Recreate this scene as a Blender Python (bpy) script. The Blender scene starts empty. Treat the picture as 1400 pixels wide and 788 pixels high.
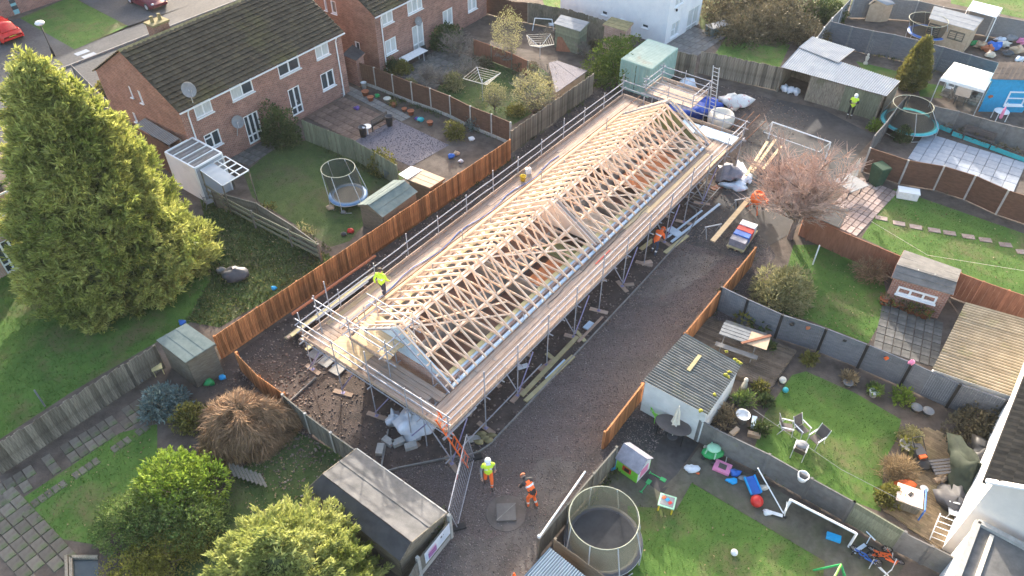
import bpy, math, random
import numpy as np
from mathutils import Vector, Matrix

# ------------------------------------------------------------------ camera, world, sun, exposure
F_PX, PITCH, CAM_H = 1025.0, 43.0, 25.5          # focal length in photo pixels (1400 wide), degrees down, metres up
SUN_AZ, SUN_EL = -4.0, 18.0                     # degrees, azimuth clockwise from +Y (the view direction)
random.seed(11)
rng = np.random.default_rng(5)
sc = bpy.context.scene
col = sc.collection
cam_d = bpy.data.cameras.new('camera')
cam_d.sensor_width = 36.0
cam_d.lens = 36.0 * F_PX / 1400.0
cam_d.clip_start, cam_d.clip_end = 0.5, 2000.0
cam = bpy.data.objects.new('camera', cam_d)
cam.location = (0, 0, CAM_H)
cam.rotation_euler = (math.radians(90 - PITCH), 0, 0)
col.objects.link(cam)
sc.camera = cam
world = bpy.data.worlds.new('World')
sc.world = world
world.use_nodes = True
_wn = world.node_tree
_wn.nodes.clear()
_out = _wn.nodes.new('ShaderNodeOutputWorld')
_bg = _wn.nodes.new('ShaderNodeBackground')
_sky = _wn.nodes.new('ShaderNodeTexSky')
_sky.sky_type = 'NISHITA'
_sky.sun_disc = False
_sky.sun_elevation = math.radians(SUN_EL)
_sky.sun_rotation = math.radians(SUN_AZ % 360)
_sky.air_density, _sky.dust_density, _sky.ozone_density = 1.0, 3.5, 0.0
_bg.inputs['Strength'].default_value = 0.15
_wn.links.new(_sky.outputs[0], _bg.inputs[0])
_wn.links.new(_bg.outputs[0], _out.inputs[0])
sun_d = bpy.data.lights.new('sun', 'SUN')
sun_d.energy = 2.3
sun_d.angle = math.radians(0.9)
sun_d.color = (1.0, 0.91, 0.79)
sun = bpy.data.objects.new('sun', sun_d)
_e, _a = math.radians(SUN_EL), math.radians(SUN_AZ)
_to = Vector((math.sin(_a) * math.cos(_e), math.cos(_a) * math.cos(_e), math.sin(_e)))
sun.rotation_euler = _to.to_track_quat('Z', 'Y').to_euler()
sun.location = (0, 40, 40)
col.objects.link(sun)
sc.view_settings.view_transform = 'Standard'
sc.view_settings.look = 'None'
sc.view_settings.gamma = 1.0
sc.view_settings.exposure = 2.2
sc.cycles.max_bounces = 6
sc.cycles.transparent_max_bounces = 16
sc.cycles.use_denoising = True

# ------------------------------------------------------------------ photo pixel -> place
_th = math.radians(PITCH)
CF = Vector((0, math.cos(_th), -math.sin(_th)))
CU = Vector((0, math.sin(_th), math.cos(_th)))
CR = Vector((1, 0, 0))
CAM = Vector((0, 0, CAM_H))
def ray(x, y): return CF * F_PX + CR * (x - 700) + CU * (394 - y)
def P(x, y, z=0.0):
    """point at height z under photo pixel (x, y)"""
    d = ray(x, y); return CAM + d * ((z - CAM_H) / d.z)
def PP(x, y, p, n):
    """point of the plane (p, n) under photo pixel (x, y)"""
    d = ray(x, y); return CAM + d * ((p - CAM).dot(n) / d.dot(n))
def PZ(pts, z=0.0): return [P(x, y, z) for x, y in pts]
def azv(deg): a = math.radians(deg); return Vector((math.sin(a), math.cos(a), 0))
UP = Vector((0, 0, 1))

# ------------------------------------------------------------------ materials
MATS = {}
def _new(name):
    m = bpy.data.materials.new(name); m.use_nodes = True
    nt = m.node_tree; b = nt.nodes['Principled BSDF']
    return m, nt, b
def _n(nt, t, **kw):
    n = nt.nodes.new(t)
    for k, v in kw.items(): setattr(n, k, v)
    return n
def rgba(c): return (c[0], c[1], c[2], 1.0)
def mat(name, a, b=None, scale=3.0, rough=0.8, bump=0.0, bscale=None, rand=0.0, metallic=0.0, spec=0.3,
        stretch=None, coord='Object', island=0.0, dirt=None, dscale=0.6, dlo=.5, dhi=.7, dmap=None):
    """a <-> b by noise; rand: value change per object; island: per loose piece; dirt: third colour in patches"""
    m, nt, p = _new(name); L = nt.links.new
    tc = _n(nt, 'ShaderNodeTexCoord'); src = tc.outputs[coord]
    mp = _n(nt, 'ShaderNodeMapping')
    if stretch: mp.inputs['Scale'].default_value = stretch
    L(src, mp.inputs[0])
    noi = _n(nt, 'ShaderNodeTexNoise'); noi.inputs['Scale'].default_value = scale; noi.inputs['Detail'].default_value = 7
    noi.inputs['Roughness'].default_value = .65
    L(mp.outputs[0], noi.inputs['Vector'])
    if b is None: b = tuple(min(1, x * 1.25) for x in a); a = tuple(x * .78 for x in a)
    rp = _n(nt, 'ShaderNodeValToRGB')
    rp.color_ramp.elements[0].color = rgba(a); rp.color_ramp.elements[1].color = rgba(b)
    rp.color_ramp.elements[0].position = .34; rp.color_ramp.elements[1].position = .66
    L(noi.outputs['Fac'], rp.inputs[0]); c = rp.outputs[0]
    if dirt:
        n2 = _n(nt, 'ShaderNodeTexNoise'); n2.inputs['Scale'].default_value = dscale; n2.inputs['Detail'].default_value = 8
        n2.inputs['Roughness'].default_value = .7
        if dmap:
            m2 = _n(nt, 'ShaderNodeMapping'); m2.inputs['Rotation'].default_value = (0, 0, dmap[0]); m2.inputs['Scale'].default_value = dmap[1]; L(src, m2.inputs[0]); L(m2.outputs[0], n2.inputs['Vector'])
        else: L(src, n2.inputs['Vector'])
        r2 = _n(nt, 'ShaderNodeMapRange'); r2.inputs[1].default_value = dlo; r2.inputs[2].default_value = dhi
        L(n2.outputs['Fac'], r2.inputs[0])
        mx = _n(nt, 'ShaderNodeMix', data_type='RGBA'); L(r2.outputs[0], mx.inputs[0]); L(c, mx.inputs[6]); mx.inputs[7].default_value = rgba(dirt)
        c = mx.outputs[2]
    if rand or island:
        hs = _n(nt, 'ShaderNodeHueSaturation')
        if island: s = _n(nt, 'ShaderNodeNewGeometry').outputs['Random Per Island']; amt = island
        else: s = _n(nt, 'ShaderNodeObjectInfo').outputs['Random']; amt = rand
        mr = _n(nt, 'ShaderNodeMapRange'); mr.inputs[3].default_value = 1 - amt; mr.inputs[4].default_value = 1 + amt
        L(s, mr.inputs[0]); L(mr.outputs[0], hs.inputs['Value']); L(c, hs.inputs['Color']); c = hs.outputs[0]
    L(c, p.inputs['Base Color'])
    p.inputs['Roughness'].default_value = rough; p.inputs['Metallic'].default_value = metallic
    p.inputs['Specular IOR Level'].default_value = spec
    if bump:
        n3 = _n(nt, 'ShaderNodeTexNoise'); n3.inputs['Scale'].default_value = bscale or scale * 4; n3.inputs['Detail'].default_value = 6
        L(mp.outputs[0], n3.inputs['Vector'])
        bp = _n(nt, 'ShaderNodeBump'); bp.inputs['Strength'].default_value = bump; bp.inputs['Distance'].default_value = .02
        L(n3.outputs['Fac'], bp.inputs['Height']); L(bp.outputs[0], p.inputs['Normal'])
    MATS[name] = m; return m
def mat_brick(name, c1, c2, mortar, sx=.225, sy=.075, m=.012, dirt=None):
    mt, nt, p = _new(name); L = nt.links.new
    tc = _n(nt, 'ShaderNodeTexCoord')
    br = _n(nt, 'ShaderNodeTexBrick'); br.inputs['Scale'].default_value = 1.0
    br.inputs['Brick Width'].default_value = sx; br.inputs['Row Height'].default_value = sy; br.inputs['Mortar Size'].default_value = m
    br.inputs['Color1'].default_value = rgba(c1); br.inputs['Color2'].default_value = rgba(c2); br.inputs['Mortar'].default_value = rgba(mortar)
    br.inputs['Bias'].default_value = -.1
    L(tc.outputs['UV'], br.inputs['Vector'])
    no = _n(nt, 'ShaderNodeTexNoise'); no.inputs['Scale'].default_value = 1.3; no.inputs['Detail'].default_value = 9; no.inputs['Roughness'].default_value = .75
    L(tc.outputs['UV'], no.inputs['Vector'])
    hs = _n(nt, 'ShaderNodeHueSaturation'); mr = _n(nt, 'ShaderNodeMapRange'); mr.inputs[1].default_value = .3; mr.inputs[2].default_value = .7
    mr.inputs[3].default_value = .68; mr.inputs[4].default_value = 1.35
    L(no.outputs['Fac'], mr.inputs[0]); L(mr.outputs[0], hs.inputs['Value']); L(br.outputs['Color'], hs.inputs['Color'])
    L(hs.outputs[0], p.inputs['Base Color'])
    bp = _n(nt, 'ShaderNodeBump'); bp.inputs['Strength'].default_value = .5; bp.inputs['Distance'].default_value = .01; bp.invert = True
    L(br.outputs['Fac'], bp.inputs['Height']); L(bp.outputs[0], p.inputs['Normal'])
    p.inputs['Roughness'].default_value = .9; p.inputs['Specular IOR Level'].default_value = .2
    MATS[name] = mt; return mt
def mat_leaf(name, a, b, trans=.35, scale=.8, island=.35, rough=.6):
    mt, nt, p = _new(name); L = nt.links.new
    tc = _n(nt, 'ShaderNodeTexCoord'); no = _n(nt, 'ShaderNodeTexNoise'); no.inputs['Scale'].default_value = scale; no.inputs['Detail'].default_value = 4
    L(tc.outputs['Object'], no.inputs['Vector'])
    rp = _n(nt, 'ShaderNodeValToRGB'); rp.color_ramp.elements[0].color = rgba(a); rp.color_ramp.elements[1].color = rgba(b)
    rp.color_ramp.elements[0].position = .35; rp.color_ramp.elements[1].position = .65
    L(no.outputs['Fac'], rp.inputs[0])
    hs = _n(nt, 'ShaderNodeHueSaturation'); mr = _n(nt, 'ShaderNodeMapRange'); mr.inputs[3].default_value = 1 - island; mr.inputs[4].default_value = 1 + island
    g = _n(nt, 'ShaderNodeNewGeometry'); L(g.outputs['Random Per Island'], mr.inputs[0]); L(mr.outputs[0], hs.inputs['Value']); L(rp.outputs[0], hs.inputs['Color'])
    L(hs.outputs[0], p.inputs['Base Color']); p.inputs['Roughness'].default_value = rough; p.inputs['Specular IOR Level'].default_value = .25
    if trans:
        tr = _n(nt, 'ShaderNodeBsdfTranslucent'); L(hs.outputs[0], tr.inputs[0])
        mx = _n(nt, 'ShaderNodeMixShader'); mx.inputs[0].default_value = trans
        L(p.outputs[0], mx.inputs[1]); L(tr.outputs[0], mx.inputs[2])
        L(mx.outputs[0], nt.nodes['Material Output'].inputs[0])
    MATS[name] = mt; return mt
def mat_net(name, c, alpha, scale=0):
    mt, nt, p = _new(name); L = nt.links.new
    p.inputs['Base Color'].default_value = rgba(c); p.inputs['Roughness'].default_value = .9
    t = _n(nt, 'ShaderNodeBsdfTransparent'); mx = _n(nt, 'ShaderNodeMixShader'); mx.inputs[0].default_value = alpha
    L(t.outputs[0], mx.inputs[1]); L(p.outputs[0], mx.inputs[2]); L(mx.outputs[0], nt.nodes['Material Output'].inputs[0])
    MATS[name] = mt; return mt
def flat(name, c, rough=.5, metallic=0., spec=.4, rand=0.0):
    return mat(name, tuple(x * .88 for x in c), tuple(min(1, x * 1.1) for x in c), scale=5, rough=rough, metallic=metallic, spec=spec, rand=rand)

# ground
mat('soil', (.060, .046, .038), (.125, .100, .084), scale=1.3, rough=.95, bump=.7, bscale=14, dirt=(.17, .14, .12), dscale=.35, dlo=.52, dhi=.75)
mat('site_soil', (.046, .034, .030), (.112, .084, .073), scale=1.8, rough=.92, bump=.9, bscale=16, dirt=(.060, .050, .046), dscale=.4, dlo=.45, dhi=.65)
mat('gravel', (.058, .045, .043), (.155, .124, .117), scale=11, rough=.9, bump=.9, bscale=26, dirt=(.070, .060, .056), dscale=.7, dlo=.42, dhi=.68, dmap=(-.92, (.22, 1.1, 1)))
mat('mud', (.052, .045, .042), (.105, .092, .086), scale=1.6, rough=.6, bump=.5, bscale=9, dirt=(.13, .115, .108), dscale=.6, dlo=.5, dhi=.7)
mat('asphalt', (.050, .050, .054), (.085, .085, .090), scale=6, rough=.85, bump=.3, bscale=60, dirt=(.11, .11, .112), dscale=.3)
mat('asphalt_new', (.030, .029, .031), (.052, .050, .052), scale=3, rough=.75, bump=.3, bscale=40, dirt=(.085, .080, .078), dscale=.35, dlo=.5, dhi=.7)
mat('pavement', (.12, .12, .12), (.18, .175, .17), scale=4, rough=.9, bump=.2)
mat('lawn', (.048, .106, .016), (.092, .172, .032), scale=.9, rough=.95, bump=.8, bscale=22, dirt=(.125, .115, .05), dscale=.38, dlo=.5, dhi=.66)
mat('rough_lawn', (.034, .062, .016), (.075, .110, .034), scale=1.4, rough=.95, bump=.9, bscale=16, dirt=(.085, .072, .044), dscale=.45, dlo=.48, dhi=.7)
mat('mossy_concrete', (.075, .068, .052), (.135, .125, .10), scale=2.2, rough=.9, bump=.3, dirt=(.06, .075, .035), dscale=.5, dlo=.5, dhi=.72)
mat('room_floor', (.20, .125, .098), (.30, .195, .155), scale=2, rough=.9)
mat('slate_chips', (.095, .088, .105), (.19, .175, .205), scale=14, rough=.85, bump=.8, bscale=30)
mat('kerb', (.17, .165, .16), (.26, .25, .24), scale=5, rough=.9)
mat('flag_pink', (.26, .19, .17), (.36, .29, .26), scale=3, rough=.9, rand=.28, bump=.2)
mat('flag_old', (.105, .09, .074), (.19, .165, .138), scale=2.4, rough=.92, rand=.22, bump=.3, dirt=(.07, .105, .035), dscale=1.1, dlo=.48, dhi=.66)
mat('flag_dark', (.085, .083, .078), (.16, .155, .145), scale=2.2, rough=.9, rand=.2, bump=.3)
mat('flag_white', (.27, .295, .335), (.345, .37, .41), scale=3, rough=.95, rand=.08, spec=.05)
mat('patio_grey', (.14, .135, .13), (.22, .21, .20), scale=2, rough=.9, bump=.3, rand=.15)
mat('block_paving', (.16, .115, .07), (.25, .19, .12), scale=3, rough=.9, rand=.3, dirt=(.10, .11, .05), dscale=1)
# buildings
mat_brick('brick', (.215, .080, .055), (.345, .150, .105), (.33, .275, .245))
mat_brick('brick_orange', (.215, .090, .055), (.315, .150, .098), (.28, .22, .185))
mat_brick('brick_pale', (.42, .22, .16), (.50, .30, .24), (.45, .40, .36))
mat('blockwork', (.26, .26, .26), (.36, .36, .35), scale=3, rough=.95)
mat('render_white', (.68, .70, .74), (.78, .79, .81), scale=1, rough=.85, bump=.1, dirt=(.56, .57, .58), dscale=.8, dlo=.55, dhi=.8)
mat('garage_white', (.52, .54, .55), (.66, .67, .67), scale=1.5, rough=.9, bump=.2, dirt=(.36, .36, .33), dscale=1.0, dlo=.55, dhi=.75)
mat('roof_tile', (.036, .031, .022), (.064, .055, .039), scale=1.6, rough=.9, island=.12, dirt=(.085, .082, .024), dscale=.2, dlo=.5, dhi=.72)
mat('ridge_tile', (.16, .14, .07), (.30, .25, .13), scale=3, rough=.9, rand=.2)
mat('upvc', (.74, .76, .78), (.82, .83, .84), scale=2, rough=.4)
mat('glass', (.035, .045, .055), (.07, .085, .10), scale=1.2, rough=.06, spec=.9)
mat('curtain', (.42, .45, .46), (.58, .60, .60), scale=6, rough=.5, stretch=(4, 4, .5), spec=.7)
mat('plastic_roof', (.20, .19, .19), (.30, .28, .27), scale=3, rough=.35, stretch=(1, 1, 1), dirt=(.14, .11, .08), dscale=1)
mat('lead', (.17, .18, .19), (.25, .26, .27), scale=3, rough=.7)
# timber
mat('fence_orange', (.24, .095, .036), (.49, .22, .090), scale=4, rough=.85, rand=.5, stretch=(3, 3, .5))
mat('fence_brown', (.085, .045, .030), (.135, .075, .050), scale=3, rough=.85, rand=.12, stretch=(1, 1, 3))
mat('fence_old', (.115, .095, .072), (.28, .245, .195), scale=5, rough=.92, rand=.42, stretch=(5, 5, .6), dirt=(.085, .09, .05), dscale=.8)
mat('fence_old2', (.105, .10, .085), (.20, .19, .165), scale=5, rough=.92, rand=.22, island=.25, stretch=(5, 5, .6))
mat('fence_green', (.13, .14, .10), (.22, .23, .16), scale=4, rough=.92, island=.2, stretch=(5, 5, .6))
mat('cabin_roof', (.16, .12, .09), (.235, .18, .14), scale=3, rough=.9)
mat('fence_grey', (.092, .104, .125), (.145, .158, .185), scale=3, rough=.8, rand=.12, stretch=(1, 1, 4))
mat('fence_grey2', (.13, .14, .15), (.19, .20, .21), scale=3, rough=.8, rand=.1, stretch=(1, 1, 4))
mat('fence_grey3', (.12, .115, .11), (.18, .175, .17), scale=3, rough=.85, rand=.15, dirt=(.15, .16, .07), dscale=.7, dlo=.6, dhi=.8)
mat('fence_redbrown', (.20, .082, .048), (.29, .13, .080), scale=3, rough=.85, rand=.12, stretch=(3, 3, .6))
mat('concrete', (.30, .295, .28), (.42, .41, .39), scale=5, rough=.95, bump=.2)
mat('scaffold_board', (.29, .205, .155), (.46, .345, .27), scale=2.5, rough=.9, rand=.24, stretch=(.5, 6, 1), dirt=(.26, .24, .22), dscale=1.2, dlo=.5, dhi=.72)
mat('new_board', (.52, .37, .21), (.66, .50, .31), scale=2.5, rough=.85, rand=.12, stretch=(.5, 6, 1))
mat('truss_timber', (.66, .485, .36), (.83, .655, .515), scale=3, rough=.8, rand=.12)
mat('wall_plate', (.46, .40, .20), (.56, .50, .28), scale=3, rough=.85, rand=.1)
mat('treated', (.34, .29, .15), (.48, .42, .25), scale=3, rough=.85, rand=.2, stretch=(1, 1, 1))
mat('decking', (.085, .066, .048), (.14, .11, .085), scale=3, rough=.85, rand=.22, stretch=(1, 1, 1))
mat('shed_wood', (.115, .095, .070), (.20, .17, .13), scale=4, rough=.9, rand=.15, stretch=(1, 1, 4))
mat('shed_tan', (.42, .30, .20), (.54, .40, .28), scale=4, rough=.85, rand=.1)
mat('felt_green', (.105, .14, .135), (.165, .20, .19), scale=2.5, rough=.9, bump=.15)
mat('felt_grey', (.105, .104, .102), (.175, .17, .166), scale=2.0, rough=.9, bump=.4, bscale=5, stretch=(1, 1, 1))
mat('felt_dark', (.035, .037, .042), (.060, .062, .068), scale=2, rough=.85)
mat('felt_blue', (.19, .205, .225), (.26, .275, .295), scale=2.5, rough=.85)
mat('ply', (.58, .47, .36), (.72, .60, .48), scale=2, rough=.8)
mat('spandrel', (.62, .50, .43), (.72, .60, .53), scale=1.5, rough=.8)
mat('green_board', (.13, .145, .065), (.19, .205, .10), scale=2, rough=.85)
mat('orange_block', (.42, .165, .075), (.52, .225, .11), scale=3, rough=.9)
mat('insulation', (.42, .55, .68), (.60, .70, .80), scale=3, rough=.5)
mat('galvanised', (.27, .27, .30), (.40, .40, .44), scale=6, rough=.6, metallic=.2, spec=.35)
mat('galv_purple', (.22, .20, .36), (.34, .31, .50), scale=6, rough=.5, metallic=.4)
mat('rust', (.16, .075, .045), (.25, .13, .085), scale=6, rough=.85)
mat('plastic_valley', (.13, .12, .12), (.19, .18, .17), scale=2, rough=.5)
mat('metal_roof', (.27, .295, .33), (.36, .385, .42), scale=1.5, rough=.75, spec=.15, dirt=(.40, .40, .40), dscale=.7)
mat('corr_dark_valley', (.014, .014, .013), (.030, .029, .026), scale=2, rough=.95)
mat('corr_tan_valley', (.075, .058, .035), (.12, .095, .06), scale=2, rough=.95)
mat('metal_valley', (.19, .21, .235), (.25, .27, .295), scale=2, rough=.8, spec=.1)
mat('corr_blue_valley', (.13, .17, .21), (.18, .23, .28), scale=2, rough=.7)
mat('terrace_brown', (.125, .085, .068), (.205, .145, .118), scale=3, rough=.9, rand=.25)
mat('corr_dark', (.15, .15, .14), (.27, .265, .24), scale=2, rough=.9, dirt=(.20, .19, .08), dscale=.9, dlo=.55, dhi=.75)
mat('corr_tan', (.28, .225, .15), (.42, .345, .245), scale=2, rough=.9, dirt=(.22, .22, .08), dscale=.8, dlo=.55, dhi=.75)
mat('corr_blue', (.22, .28, .34), (.32, .38, .44), scale=2, rough=.6)
mat('container', (.30, .44, .38), (.37, .52, .45), scale=1.5, rough=.6, dirt=(.30, .27, .20), dscale=.7, dlo=.6, dhi=.8)
mat('container_roof', (.34, .42, .35), (.44, .52, .44), scale=2.0, rough=.7, dirt=(.33, .24, .15), dscale=.9, dlo=.55, dhi=.75)
mat('tarp_white', (.55, .60, .68), (.72, .75, .80), scale=3, rough=.55)
mat('tarp_blue', (.012, .05, .30), (.03, .10, .48), scale=3, rough=.5)
mat('tarp_green', (.022, .030, .022), (.045, .055, .040), scale=2.5, rough=.75, spec=.15)
mat('tarp_grey', (.19, .19, .23), (.32, .32, .37), scale=3, rough=.5)
mat('bulk_bag', (.55, .55, .54), (.72, .71, .69), scale=5, rough=.85, dirt=(.46, .16, .18), dscale=2.5, dlo=.56, dhi=.62)
mat('rubble', (.115, .085, .072), (.27, .215, .185), scale=2, rough=.95, island=.45)
mat('gravel_stone', (.085, .070, .067), (.27, .23, .218), scale=2, rough=.9, island=.5)
mat('bark', (.15, .105, .085), (.24, .175, .145), scale=6, rough=.9)
mat('twig_pink', (.36, .245, .195), (.53, .38, .31), scale=1.2, rough=.85, island=.2)
mat('twig_brown', (.19, .115, .066), (.38, .25, .15), scale=2, rough=.9, island=.35)
mat('twig_grey', (.16, .14, .12), (.27, .24, .20), scale=2, rough=.9, island=.3)
for _k, _c, _r in (('white_plastic', (.74, .75, .76), .45), ('black', (.018, .018, .02), .5), ('dark_grey', (.07, .07, .078), .6), ('mid_grey', (.22, .225, .235), .6),
                   ('red', (.55, .03, .025), .35), ('car_red', (.58, .022, .018), .2), ('maroon', (.13, .02, .03), .25), ('orange', (.78, .14, .03), .5), ('hivis_orange', (.95, .16, .03), .7),
                   ('hivis_yellow', (.62, .85, .06), .7), ('reflect', (.75, .77, .78), .4), ('navy', (.025, .032, .06), .8), ('skin', (.50, .30, .22), .6),
                   ('helmet', (.72, .72, .75), .35), ('blue', (.03, .14, .50), .45), ('bright_blue', (.02, .36, .75), .45), ('paint_blue', (.02, .30, .55), .6), ('turquoise', (.05, .42, .45), .5),
                   ('teal_door', (.22, .50, .55), .5), ('green', (.03, .33, .10), .5), ('lime', (.20, .58, .06), .5), ('pale_green', (.34, .62, .42), .5), ('yellow', (.72, .52, .04), .5),
                   ('pink', (.75, .25, .42), .5), ('terracotta', (.40, .14, .07), .85), ('purple', (.11, .06, .28), .5), ('cream', (.62, .58, .50), .6), ('rubber', (.02, .02, .022), .8),
                   ('chair_brown', (.10, .085, .08), .7), ('lamp_red', (.6, .02, .02), .3), ('plate_yellow', (.75, .6, .05), .5), ('pond', (.05, .065, .07), .15), ('moss', (.24, .23, .03), .95),
                   ('jeans', (.05, .065, .11), .9), ('boot', (.05, .04, .035), .8), ('hair', (.05, .035, .025), .8), ('silver', (.45, .46, .48), .3)):
    flat(_k, _c, rough=_r)
mat_leaf('leyland', (.20, .25, .052), (.45, .455, .135), trans=.4, scale=.5, island=.4)
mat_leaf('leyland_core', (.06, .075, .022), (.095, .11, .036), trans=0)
mat_leaf('gold_conifer', (.20, .25, .055), (.46, .48, .17), trans=.4, scale=.6, island=.3)
mat_leaf('laurel', (.09, .145, .036), (.21, .275, .075), trans=.3, scale=.7, island=.4)
mat_leaf('laurel_bright', (.12, .20, .025), (.27, .36, .05), trans=.4, scale=.9, island=.35)
mat_leaf('dark_green', (.045, .072, .022), (.095, .125, .040), trans=.25, scale=1, island=.4)
mat_leaf('olive', (.11, .115, .024), (.23, .21, .055), trans=.3, scale=1, island=.35)
mat_leaf('hedge_gold', (.15, .16, .025), (.30, .27, .06), trans=.35, scale=1, island=.3)
mat_leaf('blue_spruce', (.10, .15, .145), (.21, .27, .26), trans=.2, scale=1.2, island=.3)
mat_leaf('pale_leaf', (.20, .20, .085), (.36, .33, .17), trans=.35, scale=1.2, island=.3)
mat_leaf('hedge_brown', (.085, .075, .045), (.15, .125, .075), trans=.2, scale=1, island=.35)
mat_leaf('ivy', (.055, .10, .015), (.17, .22, .03), trans=.3, scale=.6, island=.35)
mat_leaf('dry', (.22, .16, .09), (.38, .28, .16), trans=.2, scale=1.2, island=.3)
mat_leaf('grass_blade', (.048, .112, .016), (.140, .205, .045), trans=.3, scale=.4, island=.3)
mat_leaf('rough_blade', (.045, .075, .018), (.115, .135, .045), trans=.3, scale=.6, island=.4)
mat_net('net', (.045, .05, .042), .62)
mat_net('net_light', (.27, .25, .16), .55)
mat('render_warm_lit', (.62, .575, .53), (.72, .67, .62), scale=1, rough=.85)  # white render tinted beige: warm indirect light put into the colour
mat('net_ring', (.30, .31, .24), (.42, .43, .34), scale=3, rough=.6)
mat_net('clear_sheet', (.55, .6, .66), .55)
M = MATS

# ------------------------------------------------------------------ mesh building
BASE = {}                       # world position of each object's origin, by name
def mark(o, label=None, cat=None, group=None, kind=None):
    if label: o['label'] = label
    if cat: o['category'] = cat
    if group: o['group'] = group
    if kind: o['kind'] = kind
    return o
def thing(name, label, cat, loc=(0, 0, 0), group=None):
    o = bpy.data.objects.new(name, None); o.empty_display_size = .3
    o.location = loc; col.objects.link(o); BASE[o.name] = Vector(loc)
    return mark(o, label, cat, group)
class MB:
    def __init__(s): s.v = []; s.f = []; s.m = []
    def add(s, vs, fs, m=0):
        k = len(s.v); s.v.extend([tuple(v) for v in vs]); s.f.extend([tuple(i + k for i in f) for f in fs]); s.m.extend([m] * len(fs)); return s
    def quad(s, a, b, c, d, m=0): return s.add([a, b, c, d], [(0, 1, 2, 3)], m)
    def hexa(s, b, t, m=0):
        n = len(b)
        fs = [tuple(range(n - 1, -1, -1)), tuple(range(n, 2 * n))] + [(i, (i + 1) % n, n + (i + 1) % n, n + i) for i in range(n)]
        return s.add(list(b) + list(t), fs, m)
    def prism(s, poly, z0, z1, m=0):
        """vertical prism over a ground polygon (any winding)"""
        pts = [(p[0], p[1]) for p in poly]
        a = sum(pts[i][0] * pts[(i + 1) % len(pts)][1] - pts[(i + 1) % len(pts)][0] * pts[i][1] for i in range(len(pts)))
        if a < 0: pts = pts[::-1]
        return s.hexa([(x, y, z0) for x, y in pts], [(x, y, z1) for x, y in pts], m)
    def box(s, c, d, rz=0.0, m=0):
        """centre of the base, dims, turn about z"""
        cx, cy, cz = c; hx, hy = d[0] / 2, d[1] / 2; ca, sa = math.cos(rz), math.sin(rz)
        b = [(cx + x * ca - y * sa, cy + x * sa + y * ca) for x, y in ((-hx, -hy), (hx, -hy), (hx, hy), (-hx, hy))]
        return s.hexa([(x, y, cz) for x, y in b], [(x, y, cz + d[2]) for x, y in b], m)
    def beam(s, a, b, w, h, m=0, up=UP):
        """rectangular bar from a to b; w across, h along up"""
        a, b = Vector(a), Vector(b); d = (b - a).normalized()
        if abs(d.dot(up)) > .98: up = Vector((1, 0, 0))
        r = d.cross(up).normalized(); u = r.cross(d).normalized()
        f = lambda p: [p - r * w / 2 - u * h / 2, p + r * w / 2 - u * h / 2, p + r * w / 2 + u * h / 2, p - r * w / 2 + u * h / 2]
        return s.hexa(f(b), f(a), m) if False else s.add(f(a) + f(b), [(3, 2, 1, 0), (4, 5, 6, 7), (0, 1, 5, 4), (1, 2, 6, 5), (2, 3, 7, 6), (3, 0, 4, 7)], m)
    def tube(s, a, b, r, n=6, r2=None, m=0, caps=True):
        a, b = Vector(a), Vector(b); d = (b - a)
        if d.length < 1e-6: return s
        d.normalize(); x = d.orthogonal().normalized(); y = d.cross(x); r2 = r if r2 is None else r2
        vs = [a + (x * math.cos(t) + y * math.sin(t)) * r for t in [i * 2 * math.pi / n for i in range(n)]] + \
             [b + (x * math.cos(t) + y * math.sin(t)) * r2 for t in [i * 2 * math.pi / n for i in range(n)]]
        fs = [(i, (i + 1) % n, n + (i + 1) % n, n + i) for i in range(n)]
        if caps: fs += [tuple(range(n - 1, -1, -1)), tuple(range(n, 2 * n))]
        return s.add(vs, fs, m)
    def path(s, pts, r, n=6, m=0):
        for a, b in zip(pts[:-1], pts[1:]): s.tube(a, b, r, n, m=m)
        return s
    def lathe(s, c, prof, n=16, m=0, sx=1, sy=1, rz=0, caps=True):
        """prof: (radius, z) list about the vertical through c"""
        vs = []; fs = []; c = Vector(c)
        for r, z in prof:
            for i in range(n):
                t = 2 * math.pi * i / n; x, y = r * sx * math.cos(t), r * sy * math.sin(t)
                vs.append((c.x + x * math.cos(rz) - y * math.sin(rz), c.y + x * math.sin(rz) + y * math.cos(rz), c.z + z))
        for k in range(len(prof) - 1):
            for i in range(n):
                j = (i + 1) % n; fs.append((k * n + i, k * n + j, (k + 1) * n + j, (k + 1) * n + i))
        if caps and prof[0][0] > 1e-5: fs.append(tuple(range(n - 1, -1, -1)))
        if caps and prof[-1][0] > 1e-5: fs.append(tuple((len(prof) - 1) * n + i for i in range(n)))
        return s.add(vs, fs, m)
    def torus(s, c, R, r, n=28, k=6, m=0, sx=1, sy=1, tilt=None):
        vs = []; fs = []; c = Vector(c)
        for i in range(n):
            t = 2 * math.pi * i / n
            for j in range(k):
                q = 2 * math.pi * j / k; p = Vector(((R + r * math.cos(q)) * math.cos(t) * sx, (R + r * math.cos(q)) * math.sin(t) * sy, r * math.sin(q)))
                if tilt: p = tilt @ p
                vs.append(c + p)
        for i in range(n):
            for j in range(k): fs.append((i * k + j, ((i + 1) % n) * k + j, ((i + 1) % n) * k + (j + 1) % k, i * k + (j + 1) % k))
        return s.add(vs, fs, m)
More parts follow.
